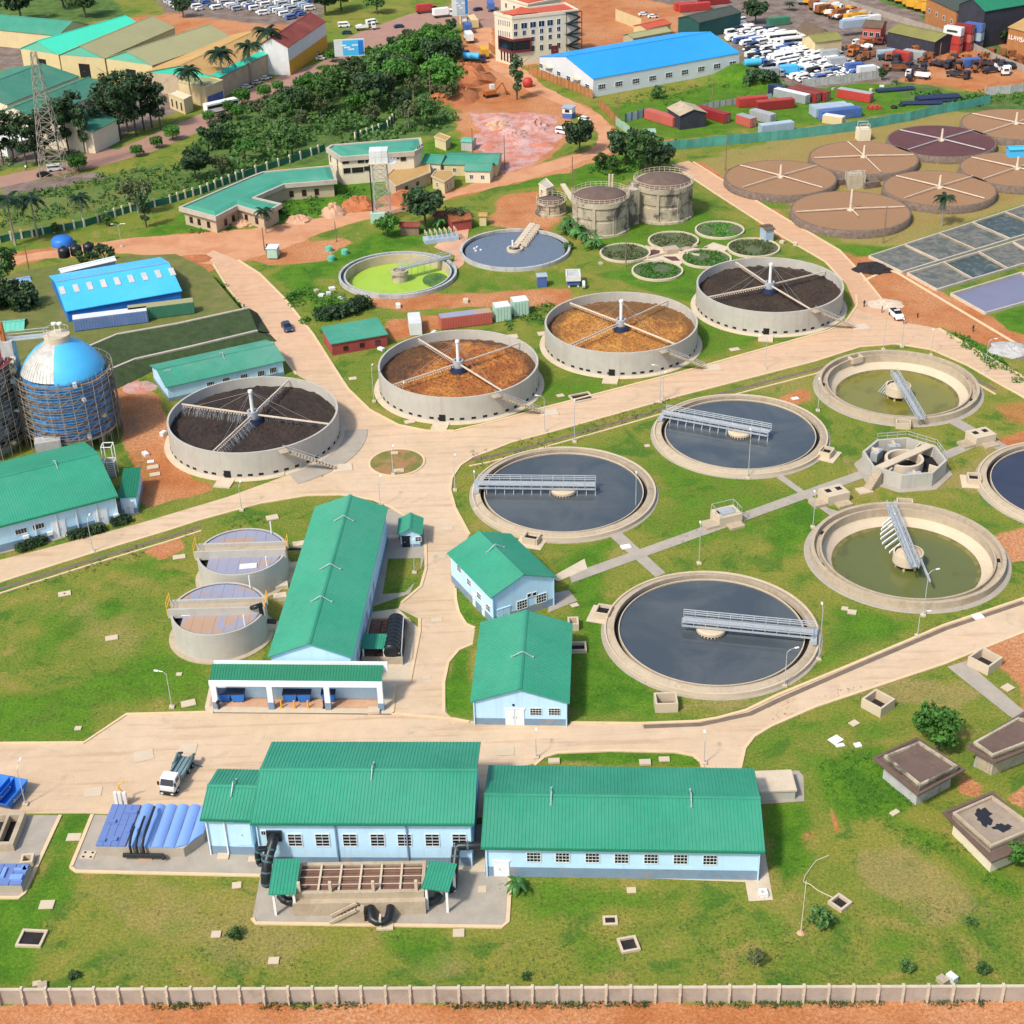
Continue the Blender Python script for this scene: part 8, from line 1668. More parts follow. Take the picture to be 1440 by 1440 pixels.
gh = flat('gatehouse','cream gatehouse with blue poster by the tall palm',[(249,112),(288,122),(314,112),(280,104)],6.5,wall='cream_wall',fascia='cream_wall',fh=.5,over=.2,top='sage_roof',rim=.4)
f_ = gh.faces[1]; mb = MB(); mb.ob(on(gh,1,.6,.6,.02),f_[1] * (f_[3] - 1.2),f_[2] * .1,(0,0,2.6)); build('poster',mb,'container_blue',gh.root)
gp = flat('gate_lodge','small cream lodge with pillars and dark openings at the gate',[(236,131),(258,140),(270,134),(248,126)],4.6,wall='cream_wall',fascia='cream_wall',fh=.4,over=.1,top='cream_pale',rim=.3)
for q in (.2,.5,.8): window(gp,0,gp.faces[0][3] * q,2.,1.1,2.6,1,1,frame='cream_pale',bars=False)
simple('white_works','white walled low works behind the dark slender trees',(8,205),(70,186),(0,190),3.6,5,'container_white','container_white')
# right hand yard
simple('teal_hall','long dark teal shed behind the vehicle lot',(983,32),(1044,17),(965,22),6,7.5,'teal_dark','dark_roof'); simple('brown_house','low brown roofed house with white walls in the vehicle yard',(1119,41),(1146,54),(1130,31),4,6.5,'cream_pale','brown_roof',wins=5); simple('olive_shed','olive brown roofed open shed right of the brown house',(1146,60),(1186,55),(1140,50),4.2,5.8,'cream_wall','olive_roof')
simple('long_canopy','long olive and grey roofed open shed in the junk yard',(1247,44),(1315,59),(1258,31),5,6.6,'dark_wall','olive_roof'); simple('pink_house','small pinkish house at the back of the junk yard',(1212,38),(1240,40),(1218,29),5,6.4,'salmon_paint','brown_roof',wins=3)
simple('dark_green_works','large dark walled works with green roof at top right corner',(1385,16),(1480,0),(1370,2),12,15,'dark_wall','green_roof_dark'); simple('orange_works','orange walled building with dark roof at the top right',(1302,-4),(1345,16),(1330,-14),9,11,'orange_wall','dark_roof',wins=4)
ow = simple('lettered_works','tan orange building with white wall lettering at the right edge',(1417,38),(1470,52),(1440,24),8,10,'orange_wall','tan_roof')
cu = bpy.data.curves.new('lettering','FONT'); cu.body = 'LLAVISA'; cu.size = 2.1; cu.extrude = .05; cu.materials.append(MT['white_paint']); lo = bpy.data.objects.new('lettering',cu); COL.objects.link(lo); lm = bpy.data.meshes.new_from_object(lo.evaluated_get(bpy.context.evaluated_depsgraph_get())); bpy.data.objects.remove(lo); lo = bpy.data.objects.new('lettering',lm); COL.objects.link(lo); o,d,n,L = ow.faces['front']
lo.parent = ow.root; lo.matrix_basis = ow.root.matrix_basis.inverted() @ Matrix.Translation(on(ow,'front',.4,4.4,.08)) @ Matrix(((d.x,0,n.x,0),(d.y,0,n.y,0),(0,1,0,0),(0,0,0,1)))
simple('arched_shed','tan sheet shelter spanning between two red containers',(956,163),(995,158),(931,152),4.2,5.6,'dark_wall','concrete_tan','v'); simple('guard_hut','pale green guard hut beside the pale fence',(906,187),(923,186),(905,182),3.,3.6,'teal_fence_pale','teal_fence_pale'); simple('red_shop','low building with red roof behind the blue warehouse',(910,41),(945,33),(902,33),4,5,'cream_wall','red_roof'); simple('sage_lean','sage roofed low shed joined behind the blue warehouse',(890,54),(945,44),(880,48),5,6,'beige_wall','sage_roof')
simple('rusty_shed','rusty roofed shed with red wall by the grey clarifier',(634,312),(665,308),(628,300),2.6,3.4,'brick_red','rust'); simple('rusty_shed','tumbledown rusty shed under the dark tree',(608,304),(640,304),(606,296),2.4,3.,'timber_scaffold','maroon_roof'); simple('rusty_shed','low rusty shed left of the dark tree',(561,319),(590,319),(558,312),2.2,2.8,'timber_scaffold','maroon_roof'); simple('cream_hut','cream little hut right of the red walled rusty shed',(672,304),(685,304),(672,299),2.6,3.,'cream_wall','tan_roof')
simple('pump_hut','blue and white hut with brown roof beside the weedy beds',(1077,324),(1091,322),(1063,317),3.2,3.5,'container_pale','brown_roof'); simple('sky_hut','sky blue slatted hut at the right edge among gravel beds',(1420,211),(1446,210),(1420,205),4,4.4,'sky_blue_roof','sky_blue_roof')
simple('teal_canopy','pale teal roofed hut beside the silos at left',(-8,470),(34,466),(-10,452),3.5,4.6,'turquoise_pale','turquoise_pale'); simple('blue_canopy','blue roofed lean-to left of the blue factory',(16,404),(46,398),(14,393),3.4,4.2,'deep_blue','dull_blue_roof',z0=0); simple('white_leanto','narrow white roofed lean-to behind the blue factory',(86,384),(164,366),(84,379),TZ + 2.6,TZ + 3.2,'container_pale','container_white',z0=TZ)
for x,y,l in ((762,402,'blue portable cabin on grass below the grey clarifier'),(846,0,'')): 
 if l: mb = MB(); q = G(x,y); mb.box(q,2.0,2.0,2.5,.1); cb = solo('cabin',mb,'container_blue',l,'cabin'); mb = MB(); mb.box((0,0,2.5),2.4,2.3,.15,.1); build('roof',mb,'container_pale',cb,world=False)
t = thing('dosing_unit','white open topped dosing tank on blue base above the orange tank','tank',G(806,400)); mb = MB(); [mb.box((ox,oy,1.6),a,b,1.2) for ox,oy,a,b in ((0,2,3.2,.25),(0,-2,3.2,.25),(1.5,0,.25,3.8),(-1.5,0,.25,3.8),(0,.6,2.8,.2),(0,-.7,2.8,.2))]; build('trough',mb,'container_white',t,world=False); mb = MB(); mb.box((0,0,.5),2.8,3.4,1.15); build('base',mb,'container_blue',t,world=False); mb = MB(); [mb.box((a,-1.4,0),.4,.4,.5) for a in (-1,1)]; mb.tube([(1.9,-2.4,.9),(2.5,-2.4,.9)],.9,16); build('drum',mb,'container_white',t,world=False)
t = thing('frame_tank','row of pale frames on a blue tank left of the grey clarifier','tank',G(620,338),.28); mb = MB(); mb.box((0,0,0),8.2,3,1.0); build('base',mb,'container_pale',t,world=False)
for i in range(7): mb = MB(); x = -3.6 + i * 1.2; [mb.box((x,y,1.4),.12,.12,1.3) for y in (-1.3,1.3)]; mb.bar((x,-1.3,2.7),(x,1.3,2.7),.14); mb.bar((x,-1.3,2.0),(x,1.3,2.4),.1); build('frame',mb,'concrete_pale',t,world=False)
# containers
def container(x,y,L,deg,paint,label,z=0.,top=None,h=2.7,w_=2.5,grp='shipping containers'):
 t = thing('container',label,'container',G(x,y,z),R(deg),grp); mb = MB(); mb.box((0,0,.12),L,w_,h - .12); build('body',mb,paint,t,world=False); mb = MB(); n = int(L / .55)
 for i in range(n): x_ = -L / 2 + (i + .5) * L / n; [mb.ob((x_ - .13,s * (w_ / 2) - (.07 if s < 0 else 0),.25),(.26,0,0),(0,.07,0),(0,0,h - .4)) for s in (-1,1)]
 build('side_rib',mb,paint,t,world=False)['kind'] = 'stuff'
 mb = MB(); [mb.box((L / 2 + .02,s * w_ * .25,.2),.06,w_ * .44,h - .35) for s in (-1,1)]; dd = build('door',mb,paint,t,world=False); mb = MB(); [mb.tube([(L / 2 + .09,y_,.3),(L / 2 + .09,y_,h - .3)],.03,5) for y_ in (-.8,-.3,.3,.8)]; build('lock_rod',mb,'galvanised',dd,world=False)
 mb = MB(); mb.box((0,0,h),L,w_,.04); build('roof_sheet',mb,top or paint,t,world=False); return t
U = math.degrees(math.atan2(bw.u.y,bw.u.x))
for x,y,L,dg,p,l,*k in ((157,457,15,14,'faded_blue','dull blue container in front of the blue factory','TZ','container_white'),(228,444,13.5,14,'container_green','green container in front of the blue factory','TZ','sage_roof'),(655,457,11,13,'salmon_paint','red walled container with lilac roof between tanks',0,'lilac_cover'),(584,464,6,96,'container_white','white container right of the red walled store',0,None),
 (930,172,12,-52,'salmon_paint','red container at the left of tan shelter',0,None),(1002,167,12,-52,'wine_paint','red container at the right of tan shelter',0,None),(1057,149,9,12,'red_paint','bright red low container by the grey sheet fence',0,None),(1089,153,11.5,12,'wine_paint','wine red container right of the bright red one',0,'red_paint'),(1113,141,12,-48,'container_grey','grey container beside the two maroon ones',0,'container_white'),(1128,139,12,-48,'wine_paint','maroon container touching the grey one',0,'maroon_roof'),(1141,137,12,-48,'wine_paint','maroon container, right of the two',0,'maroon_roof'),(1094,133,6,-48,'navy','small dark blue container behind the grey one',0,None),
 (1049,176,6,-55,'salmon_paint','red doored short container by the teal fence',0,'container_grey'),(1072,170,8,-50,'container_grey','grey short container under a bush by teal fence',0,None),(1091,186,10,16,'container_pale','pale blue container nearest the teal fence',0,None),(1164,159,11,14,'container_pale','pale container, back one of the blue trio',0,None),(1171,162,12,14,'container_pale','pale blue container, middle of the blue trio',0,None),(1181,166,12.5,14,'container_blue','strong blue container, front one of the blue trio',0,None),(1202,140,11,-40,'red_paint','red container with grey roof alone on the lawn',0,'container_grey'),
 (1338,73,6.2,-42,'red_paint','red container at the bottom left of the tall stack',0,None),(1353,70,6.2,-42,'wine_paint','wine container at the bottom middle of the tall stack',0,None),(1367,68,6.2,-42,'navy','dark container at the bottom right of the tall stack',0,None),(1338,73,6.2,-42,'red_paint','red container, middle left of the tall stack',2.75,None),(1353,70,6.2,-42,'salmon_paint','pinkish container, centre of the tall stack',2.75,None),(1367,68,6.2,-42,'container_pale','sky blue container, middle right of the tall stack',2.75,None),(1338,73,6.2,-42,'container_white','white container on top left of the tall stack',5.5,None),(1353,70,6.2,-42,'wine_paint','wine container on top middle of the tall stack',5.5,None),(1367,68,6.2,-42,'container_blue','deep blue container on top right of the tall stack',5.5,None),
 (1268,84,6,-42,'red_paint','red container left of the tall stack in the junk yard',0,None),(1285,83,7,-42,'container_grey','grey container by the red one in the junk yard',0,None),(1246,82,6,10,'container_pale','pale blue container at the left of junk yard',0,None),(1364,94,6,14,'container_blue','blue container in the middle of scrap',0,None),(1198,50,9,15,'container_pale','pale blue container standing by the olive shed',2.7,None),(1204,36,10,14,'container_white','white container at the back of the vehicle yard',0,None),(1218,33,10,14,'container_white','white container, second at the back of vehicle yard',0,None),(1094,35,8,14,'container_green','green container beside the vehicle lot',0,None),(976,15,12,14,'red_paint','red container at top behind the teal shed',0,None),(1003,6,12,14,'wine_paint','wine container at the very top behind teal shed',0,None),(963,14,8,14,'red_paint','red container by gate at top',0,None)):
 z = k[0] if not isinstance(k[0],str) else TZ; gz = G(x,y,0 if not isinstance(k[0],str) else TZ); c_ = container(x,y,L,dg,p,l,0,k[1]); c_.location = (gz.x,gz.y,z); c_.matrix_basis = Matrix.Translation(c_.location) @ Matrix.Rotation(R(dg),4,'Z')
 if 'top left of the tall' in l: mb = MB(); mb.ob((-1.9,-1.34,1.1),(3.8,0,0),(0,.03,0),(0,0,.7)); build('marking',mb,'dark_wall',c_,world=False)
for x,y,l in ((706,449,'pale green steel cabinet, left of the pair'),(731,441,'pale green steel cabinet, right of the pair')): container(x,y,3.3,14,'pale_green_paint',l,0,'container_white',3.4,3.0,'pale green cabinets')
container(1172,174,6,-35,'cream_wall','small cream site hut by the teal fence',0,'container_white',2.4,2.4,None)
def pipes(x,y,n,L,deg,label,r=.42,rows=1):
 for j in range(rows):
  for i in range(n - j): d = Vector((math.cos(R(deg)),math.sin(R(deg)),0)); nn = Vector((-d.y,d.x,0)); c = G(x,y,0) + nn * ((i - (n - j) / 2) * r * 2.1) + Vector((0,0,r + j * r * 1.75)); mb = MB(); mb.tube([c - d * L / 2,c + d * L / 2],r,12); o_ = solo('plastic_pipe',mb,'navy',label,'pipe',group=label[:40])
pipes(1258,127,3,12,10,'dark pipe in the small bundle on the lawn'); pipes(1318,141,5,13,5,'dark pipe in the large stack by teal fence',rows=2); pipes(1295,146,3,12,-2,'dark pipe lying left of the large stack')
for i in range(6): mb = MB(); q = G(1221 + i * 3.2,153 + (i % 2) * 2 - i * .3); mb.tube([(q.x,q.y - .4,.5),(q.x,q.y + .6,.5)],.5,10); solo('red_drum',mb,'red_paint','red drum in the heap by the teal fence','drum',group='red drums')
for x,y,l in ((1257,152,'black coiled hose heap, left'),(1268,149,'black coiled hose heap, right')): mb = MB(); mb.lathe([(.7 + .35 * math.cos(a),.35 + .35 * math.sin(a)) for a in np.linspace(0,6.283,9)],18,G(x,y)); solo('hose_coil',mb,'black_plastic',l,'hose coil')
# fences
def fence(name,label,px,h,panel,post_m,gap,cat='fence',pw=.25,ph=None,lean=False,grp=None,slab_=None):
 P = [G(*q) for q in px]; t = thing(name,label,cat,P[0],0,grp); rs = random.Random(len(px)); loc0 = P[0]
 for a,b in zip(P,P[1:]):
  L = (b - a).length; k = max(1,round(L / gap)); d = (b - a) / L; nn = Vector((-d.y,d.x,0))
  for i in range(k):
   p,q = a + d * (L * i / k),a + d * (L * (i + 1) / k); mb = MB(); dz = rs.uniform(-.12,.12) if lean else 0; off = nn * (rs.uniform(-.06,.06) if lean else 0)
   if panel: mb.ob(p - loc0 + d * (pw * .5) + off - nn * .03 + Vector((0,0,.05)),(q - p) - d * pw,nn * .07,(0,0,h + dz)); build('panel',mb,panel,t,world=False)
   if post_m: mb = MB(); mb.ob(p - loc0 - d * pw / 2 - nn * pw / 2,d * pw,nn * pw,(0,0,ph or h + .2)); build('post',mb,post_m,t,world=False)
 return t
GF = [(-20,346),(0,342),(16,338),(46,333),(76,327),(105,322),(119,319),(138,313),(162,305),(184,298),(203,295),(218,291),(240,286),(261,279),(283,273),(303,265),(323,257),(342,250),(360,244),(376,239),(392,234),(408,229),(423,224),(438,219),(458,211)]
fence('green_fence','green mesh fence with white posts along the red road',GF,1.7,'fence_green','cream_pale',3.0,pw=.42,ph=2.3); fence('green_fence','short green fence with white posts behind the unfinished white block',[(500,197),(516,191),(533,185),(545,180),(556,166)],1.7,'fence_green','cream_pale',3.0,pw=.42,ph=2.3)
fence('teal_sheet_fence','teal corrugated sheet fence behind the brown gravel beds',[(928,213),(1040,202),(1110,196),(1203,184),(1280,170),(1317,161),(1392,147)],2.7,'teal_fence',None,1.9,pw=.04,lean=True); fence('pale_sheet_fence','pale green sheet fence along the red road by guard hut',[(866,176),(885,190),(905,203),(928,213)],2.5,'teal_fence_pale',None,1.9,pw=.04,lean=True)
fence('timber_fence','brown timber fence beside the blue warehouse',[(744,104),(768,113),(800,125),(834,139)],2.6,'timber_fence','rust',2.2,pw=.18,lean=True); fence('timber_fence','brown timber fence between guard hut and warehouse corner',[(842,150),(855,162),(867,176)],2.4,'timber_fence','rust',2.0,pw=.15,lean=True); fence('timber_fence','brown timber fence before the cream office',[(688,70),(702,80),(722,91)],2.4,'timber_fence','rust',2.0,pw=.15,lean=True)
fence('grey_sheet_fence','grey blue sheet fence left of the red container',[(880,172),(913,163)],2.4,'container_pale','navy',2.6,lean=True); fence('grey_sheet_fence','grey sheet fence in the grass behind bright red container',[(985,155),(1020,149),(1085,140)],1.8,'container_grey','timber_scaffold',2.4,lean=True); fence('yard_wall','grey block wall in front of the parked trucks',[(1128,124),(1180,118),(1240,110)],2.6,'grey_walling','grey_walling',4); fence('yard_wall','grey wall at the right behind the weeds',[(1385,135),(1420,132),(1470,124)],2.6,'grey_walling','grey_walling',4); fence('yard_wall','cream wall before the red roofed shop',[(866,29),(902,43)],4.,'cream_wall','cream_wall',5); fence('roadside_wall','long grey brown wall running behind the junk yard',[(1150,-4),(1240,24),(1330,52),(1400,86),(1460,110)],2.2,'wall_block','wall_block',5)
# towers
def lattice(label,x,y,h,w0,w1,matn,name='lattice_tower',cat='tower',n=9,th=.14):
 t = thing(name,label,cat,G(x,y)); mb = MB(); W_ = lambda z: w0 + (w1 - w0) * z / h; C_ = ((-1,-1),(1,-1),(1,1),(-1,1))
 for a,b in C_: mb.bar((a * w0,b * w0,0),(a * w1,b * w1,h),th * 1.4)
 for k in range(n):
  z0,z1 = h * k / n,h * (k + 1) / n
  for i in range(4): p,q = C_[i],C_[(i + 1) % 4]; mb.bar((p[0] * W_(z0),p[1] * W_(z0),z0),(q[0] * W_(z1),q[1] * W_(z1),z1),th); mb.bar((q[0] * W_(z0),q[1] * W_(z0),z0),(p[0] * W_(z1),p[1] * W_(z1),z1),th); mb.bar((p[0] * W_(z1),p[1] * W_(z1),z1),(q[0] * W_(z1),q[1] * W_(z1),z1),th)
 build('frame',mb,matn,t,world=False)['kind'] = 'stuff'; return t
lattice('tall grey lattice power tower beside the highway at left',78,246,33,3.4,.6,'bark_pale',n=11,th=.1); lattice('thin lattice mast at the top right by dark works',1358,36,22,.5,.3,'galvanised',n=12,th=.1)
hw_ = 14.5; t = lattice('white braced water tower with steel box tank',539,308,hw_,1.9,1.7,'container_grey','water_tower','water tower',6,.09); mb = MB(); mb.box((0,0,hw_),5.0,4.2,.25); build('platform',mb,'concrete_pale',t,world=False)
for i in range(3):
 for j in range(2): mb = MB(); mb.box((-1.5 + 1.5 * i,0,hw_ + .25 + j * 1.5),1.46,3.8,1.46); build('tank_panel',mb,'container_white',t,world=False)
mb = MB(); mb.tube([(-2.3,-1.8,0),(-2.3,-1.8,hw_)],.16,8); build('riser_pipe',mb,'black_plastic',t,world=False); mb = MB(); [mb.bar((2.4,-2,hw_ + z),(4.,-2,hw_ + z),.1) for z in (.3,.8,1.3)]; mb.box((3.2,0,hw_),1.8,4,.15); build('side_stage',mb,'white_paint',t,world=False); mb = MB(); mb.box((-3.5,-2.6,0),3.6,1.8,2.4); solo('tank_hut',mb,'pale_green_paint','pale green sheet hut at the foot of water tower','hut',loc=None).location = G(532,312)
def billboard(label,x,y,ytop,wd,hh,deg,col):
 h = HT(x,y,ytop); t = thing('billboard',label,'billboard',G(x,y),R(deg)); mb = MB(); mb.tube([(0,0,0),(0,0,h - hh)],.45,10); build('pole',mb,'cream_wall',t,world=False); mb = MB(); mb.box((0,0,h - hh),wd,.5,hh); bd = build('panel',mb,'container_white',t,world=False); mb = MB(); mb.ob((-wd * .22,-.3,h - hh + .3),(wd * .7,0,0),(0,.04,0),(0,0,hh - .6)); build('picture',mb,col,bd,world=False); mb = MB(); mb.ob((wd * .3,-.33,h - hh + .5),(wd * .16,0,0),(0,.03,0),(0,0,hh - 1.)); build('picture',mb,'deep_blue',bd,world=False); mb = MB(); [mb.box((-wd * .2 + i * wd * .13,-.34,h - hh * (.4 + .12 * (i % 3))),wd * .2,.03,.5) for i in range(4)]; build('picture',mb,'white_paint',bd,world=False)['kind'] = 'stuff'
billboard('white and turquoise poster billboard by the highway',493,90,55,10,5.5,4,'sky_blue_roof'); billboard('tall narrow blue white billboard at the top by the junction',648,34,-6,6,7,10,'container_pale')
# vehicles of the lots: small ones, a single mesh each
def vehicle(kind,paint):
 mb = MB()
 if kind == 'car': hull(mb,[(-2.1,.75,.35,.9),(-1.9,.85,.3,.95),(1.3,.85,.3,.95),(2.1,.7,.4,.7)]); hull(mb,[(-1.6,.7,.95,1.0),(-1.1,.65,.95,1.45),(.4,.65,.95,1.45),(1.2,.7,.95,1.0)]); gl = [(-1.5,1.15,.72,1.02,1.3)]; rf = (-1.1,.4,.66,1.46)
 elif kind == 'van': hull(mb,[(-2.4,.88,.35,2.0),(1.5,.9,.35,2.05),(2.2,.86,.35,1.3),(2.45,.8,.4,.9)]); gl = [(-2.2,1.5,.92,1.25,1.75)]; rf = (-2.3,1.4,.85,2.06)
 elif kind == 'bus': hull(mb,[(-5.5,1.25,.45,3.1),(5.2,1.25,.45,3.1),(5.5,1.2,.5,2.6)]); gl = [(-5.2,5.2,1.28,1.7,2.6)]; rf = None
 else: hull(mb,[(2.0,1.1,.7,2.6),(3.3,1.1,.7,2.6),(3.6,1.05,.7,1.7)]); gl = [(2.2,3.3,1.12,1.8,2.4)]; rf = None
 mb.cm = 1
 for a,b,hw,z0,z1 in gl: mb.ob((a,-hw,z0),(b - a,0,0),(0,2 * hw,0),(0,0,z1 - z0))
 mb.ob((gl[0][1] - .2,-.7,gl[0][3]),(.75 if kind != 'bus' else .55,0,0),(0,1.4,0),(0,0,(gl[0][4] - gl[0][3]) * .8))
 mb.cm = 2
 for x in ((-1.35,1.35) if kind in ('car','van') else (-3,2.8)):
  for s in (-1,1): mb.tube([(x,s * (.8 if kind in ('car','van') else 1.1) - .12,.36),(x,s * (.8 if kind in ('car','van') else 1.1) + .12,.36)],.36,10)
 if kind == 'truck': mb.ob((-4,-.5,.7),(7,0,0),(0,1,0),(0,0,.3)); mb.cm = 0; mb.ob((-4,-1.2,1.05),(5.7,0,0),(0,2.4,0),(0,0,2.3))
 if kind == 'wreck': mb.ob((-4,-.5,.7),(7,0,0),(0,1,0),(0,0,.3)); mb.cm = 0; mb.ob((-3.8,-1.1,1.0),(4.6,0,0),(0,.12,0),(0,0,.9)); mb.ob((-3.8,.98,1.0),(4.6,0,0),(0,.12,0),(0,0,.7)); mb.ob((-3.2,-.8,1.),(1.8,.4,.3),(-.3,1.2,.1),(0,.1,.7))
 if kind == 'tanker': mb.ob((-4,-.5,.7),(7,0,0),(0,1,0),(0,0,.3)); mb.cm = 3; mb.tube([(-4.1,0,2.1),(-3.8,0,2.1),(1.4,0,2.1),(1.7,0,2.1)],[.8,1.15,1.15,.8],14)
 return mb.mesh(kind,[paint,'dark_glass','tyre','sky_blue_roof'])
VM = {}
def park(kind,paint,p,deg,label,cat,group=None,name='parked_vehicle'):
 k = (kind,paint)
 if k not in VM: VM[k] = vehicle(kind,paint)
 o_ = bpy.data.objects.new(name,VM[k]); COL.objects.link(o_); o_.location = p; o_.rotation_euler = (0,0,R(deg)); o_.scale = (.9,) * 3 if kind in ('car','van') else (1,) * 3; return tag(o_,label,cat,group)
LOT = [(976,40),(1000,27),(1045,30),(1062,44),(1090,42),(1150,66),(1168,84),(1200,92),(1238,103),(1180,112),(1125,118),(1100,106),(1058,98),(1046,72),(1020,52)]
rs = random.Random(3); A = [tuple(G(*q)[:2]) for q in LOT]; qa = np.array(A); cu_,cv_ = bw.u,bw.v; o0 = Vector((*qa.mean(0),0)); nveh = 0; skipped = []
for i in range(-26,27):
 for j in range(-40,41):
  p = o0 + cu_ * (i * 4.4 + (j % 2) * .6) + cv_ * (j * 1.95); 
  if signed(A,np.array([p.x]),np.array([p.y]))[0] < .8 or rs.random() < .04 or nveh > 400: continue
  r_ = rs.random(); kind = 'van' if r_ < .5 else 'car'; paint = 'white_paint' if rs.random() < .80 else rs.choice(('car_silver','car_blue','container_blue','black_plastic')); p = p + Vector((rs.uniform(-.4,.4),rs.uniform(-.15,.15),0))
  wd = {'white_paint': 'white','car_silver': 'silver','car_blue': 'dark blue','container_blue': 'blue','black_plastic': 'black'}[paint]; park(kind,paint,p,U + rs.uniform(-3,3) + (180 if rs.random() < .5 else 0),'%s %s in the crowded lot right of the blue warehouse' % (wd,kind),kind,'%s %ss in the crowded lot' % (wd,kind),'parked_van' if kind == 'van' else 'parked_car'); nveh += 1
LOT2 = [(228,6),(300,-14),(440,-14),(442,18),(420,30),(395,27),(330,16),(250,14)]; A = [tuple(G(*q)[:2]) for q in LOT2]; qa = np.array(A); o0 = Vector((*qa.mean(0),0))
for i in range(-14,15):
 for j in range(-16,17):
  p = o0 + cu_ * (i * 5.8) + cv_ * (j * 3.2)
  if signed(A,np.array([p.x]),np.array([p.y]))[0] < .5 or rs.random() < .12 or PX(p)[1] < -6: continue
  paint = rs.choice(('white_paint','white_paint','car_silver','container_pale','container_blue')); park(rs.choice(('car','van')),paint,p,U + rs.uniform(-8,8),'vehicle in the lot behind the red yard at top left','car','vehicles in the top left lot','parked_car')
for x,y,k,p,dg,l,c_ in ((312,156,'bus','white_paint',38,'white bus on the highway verge by the gate','bus'),(348,124,'car','white_paint',38,'white car nearest along the beige wall','car'),(362,118,'car','car_silver',38,'silver car second along the beige wall','car'),(374,112,'car','white_paint',38,'white car third along the beige wall','car'),(391,102,'car','white_paint',38,'white car at the far end of beige wall','car'),(452,84,'car','white_paint',20,'white car by the ochre building, nearer','car'),(444,78,'car','car_silver',60,'silver car by the ochre building, farther','car'),(561,39,'car','car_blue',20,'dark car alone on the highway bend','car'),(515,42,'wreck','white_paint',10,'white lorry on the highway verge, left of dark car','truck'),(523,34,'van','white_paint',30,'white van behind the white lorry','van'),(484,38,'van','white_paint',5,'white van at the highway left end','van'),(488,48,'car','car_blue',5,'dark car below the highway white van','car'),
 (668,88,'tanker','navy',-12,'blue tanker lorry at the red road by thicket','truck'),(645,81,'truck','navy',-20,'dark blue lorry beside the blue tanker','truck'),(680,80,'truck','ochre',100,'yellow lorry before the cream office','truck'),(657,45,'truck','container_blue',100,'blue and white lorry in the roadside row','truck'),(659,58,'truck','white_paint',100,'white lorry in the roadside row, nearest','truck'),(652,32,'van','white_paint',100,'white van in the roadside row','van'),(665,36,'bus','cream_wall',100,'cream bus on the red road at top','bus'),(624,24,'truck','white_paint',20,'white truck at the junction top','truck'),(600,18,'truck','red_paint',20,'red truck at the junction top','truck'),(672,15,'car','car_blue',30,'dark car behind the cream office, left','car'),(690,14,'truck','container_blue',95,'blue lorry beside the cream block','truck'),(822,170,'car','white_paint',-40,'white car at the red road bend above the big tree','car'),(792,188,'van','white_paint',-30,'white vehicle left of the big dark tree','van'),
 (78,240,'van','white_paint',15,'white van on the highway by the lattice tower','van'),(62,248,'car','black_plastic',15,'black car on the highway by the lattice tower','car'),(1063,96,'tanker','container_blue',12,'bright blue tanker lorry at the warehouse corner','truck'),(1113,106,'truck','sky_blue_roof',12,'sky blue lorry at the front of the lot','truck'),(1086,110,'truck','container_grey',12,'grey box lorry at the front of the lot','truck'),(1170,84,'truck','container_grey',14,'grey long lorry at right of the lot, upper','truck'),(1180,95,'truck','container_grey',14,'grey lorry with red cab at right of the lot, lower','truck'),(1205,103,'truck','container_blue',14,'blue flat lorry at the lot front right','truck'),(1222,107,'truck','container_white',14,'white lorry with red end at the lot front right','truck'),(1100,58,'bus','white_paint',14,'long white bus in the back row of the lot','bus'),(1120,64,'bus','white_paint',14,'long white bus in the second row of the lot','bus'),(905,22,'car','white_paint',10,'white car behind the cream yard wall, left','car'),(918,25,'car','white_paint',10,'white car behind the cream yard wall, right','car'),(1320,26,'van','white_paint',-20,'white van below the orange walled building','van'),(1352,34,'car','white_paint',-20,'white car below the orange walled building','car')): park(k,p,G(x,y),dg,l,c_)
for i in range(90):
 x,y = rs.uniform(1195,1440),rs.uniform(52,122)
 if signed([(1190,62),(1240,56),(1330,72),(1430,82),(1440,100),(1330,118),(1270,112),(1200,82)],np.array([x]),np.array([y]))[0] < 1 or (1320 < x < 1380 and y < 84): continue
 p_ = rs.choice(('orange_paint','rust','rust','rust','maroon','dark_wall','dark_wall','rust','white_paint')); wd = {'orange_paint': 'orange','rust': 'rusty brown','white_paint': 'white','maroon': 'maroon','ochre': 'yellow','container_blue': 'blue','dark_wall': 'black'}[p_]; park('wreck',p_,G(x,y),rs.uniform(0,360),'%s scrap lorry in the junk yard at right' % wd,'scrap lorry','%s scrap lorries in the junk yard' % wd,'scrap_lorry')
for i in range(34):
 x,y = rs.uniform(1130,1215),rs.uniform(2,30); y = (x - 1130) * .32 + rs.uniform(0,10); p_ = rs.choice(('orange_paint','white_paint','ochre','rust','container_grey')); wd = {'orange_paint': 'orange','white_paint': 'white','ochre': 'yellow','rust': 'rusty','container_grey': 'grey'}[p_]; park(rs.choice(('wreck','truck')),p_,G(x,y),rs.uniform(-20,60),'%s lorry in the row along the yard lane at top' % wd,'truck','%s lorries along the top yard lane' % wd,'parked_truck')
for i in range(10): park('truck','ochre',G(1262 + i * 5.5,1 + i * 2.1 + rs.uniform(-2,2)),rs.uniform(-40,10),'yellow lorry in the row at top right','truck','yellow lorries at top right','parked_truck')
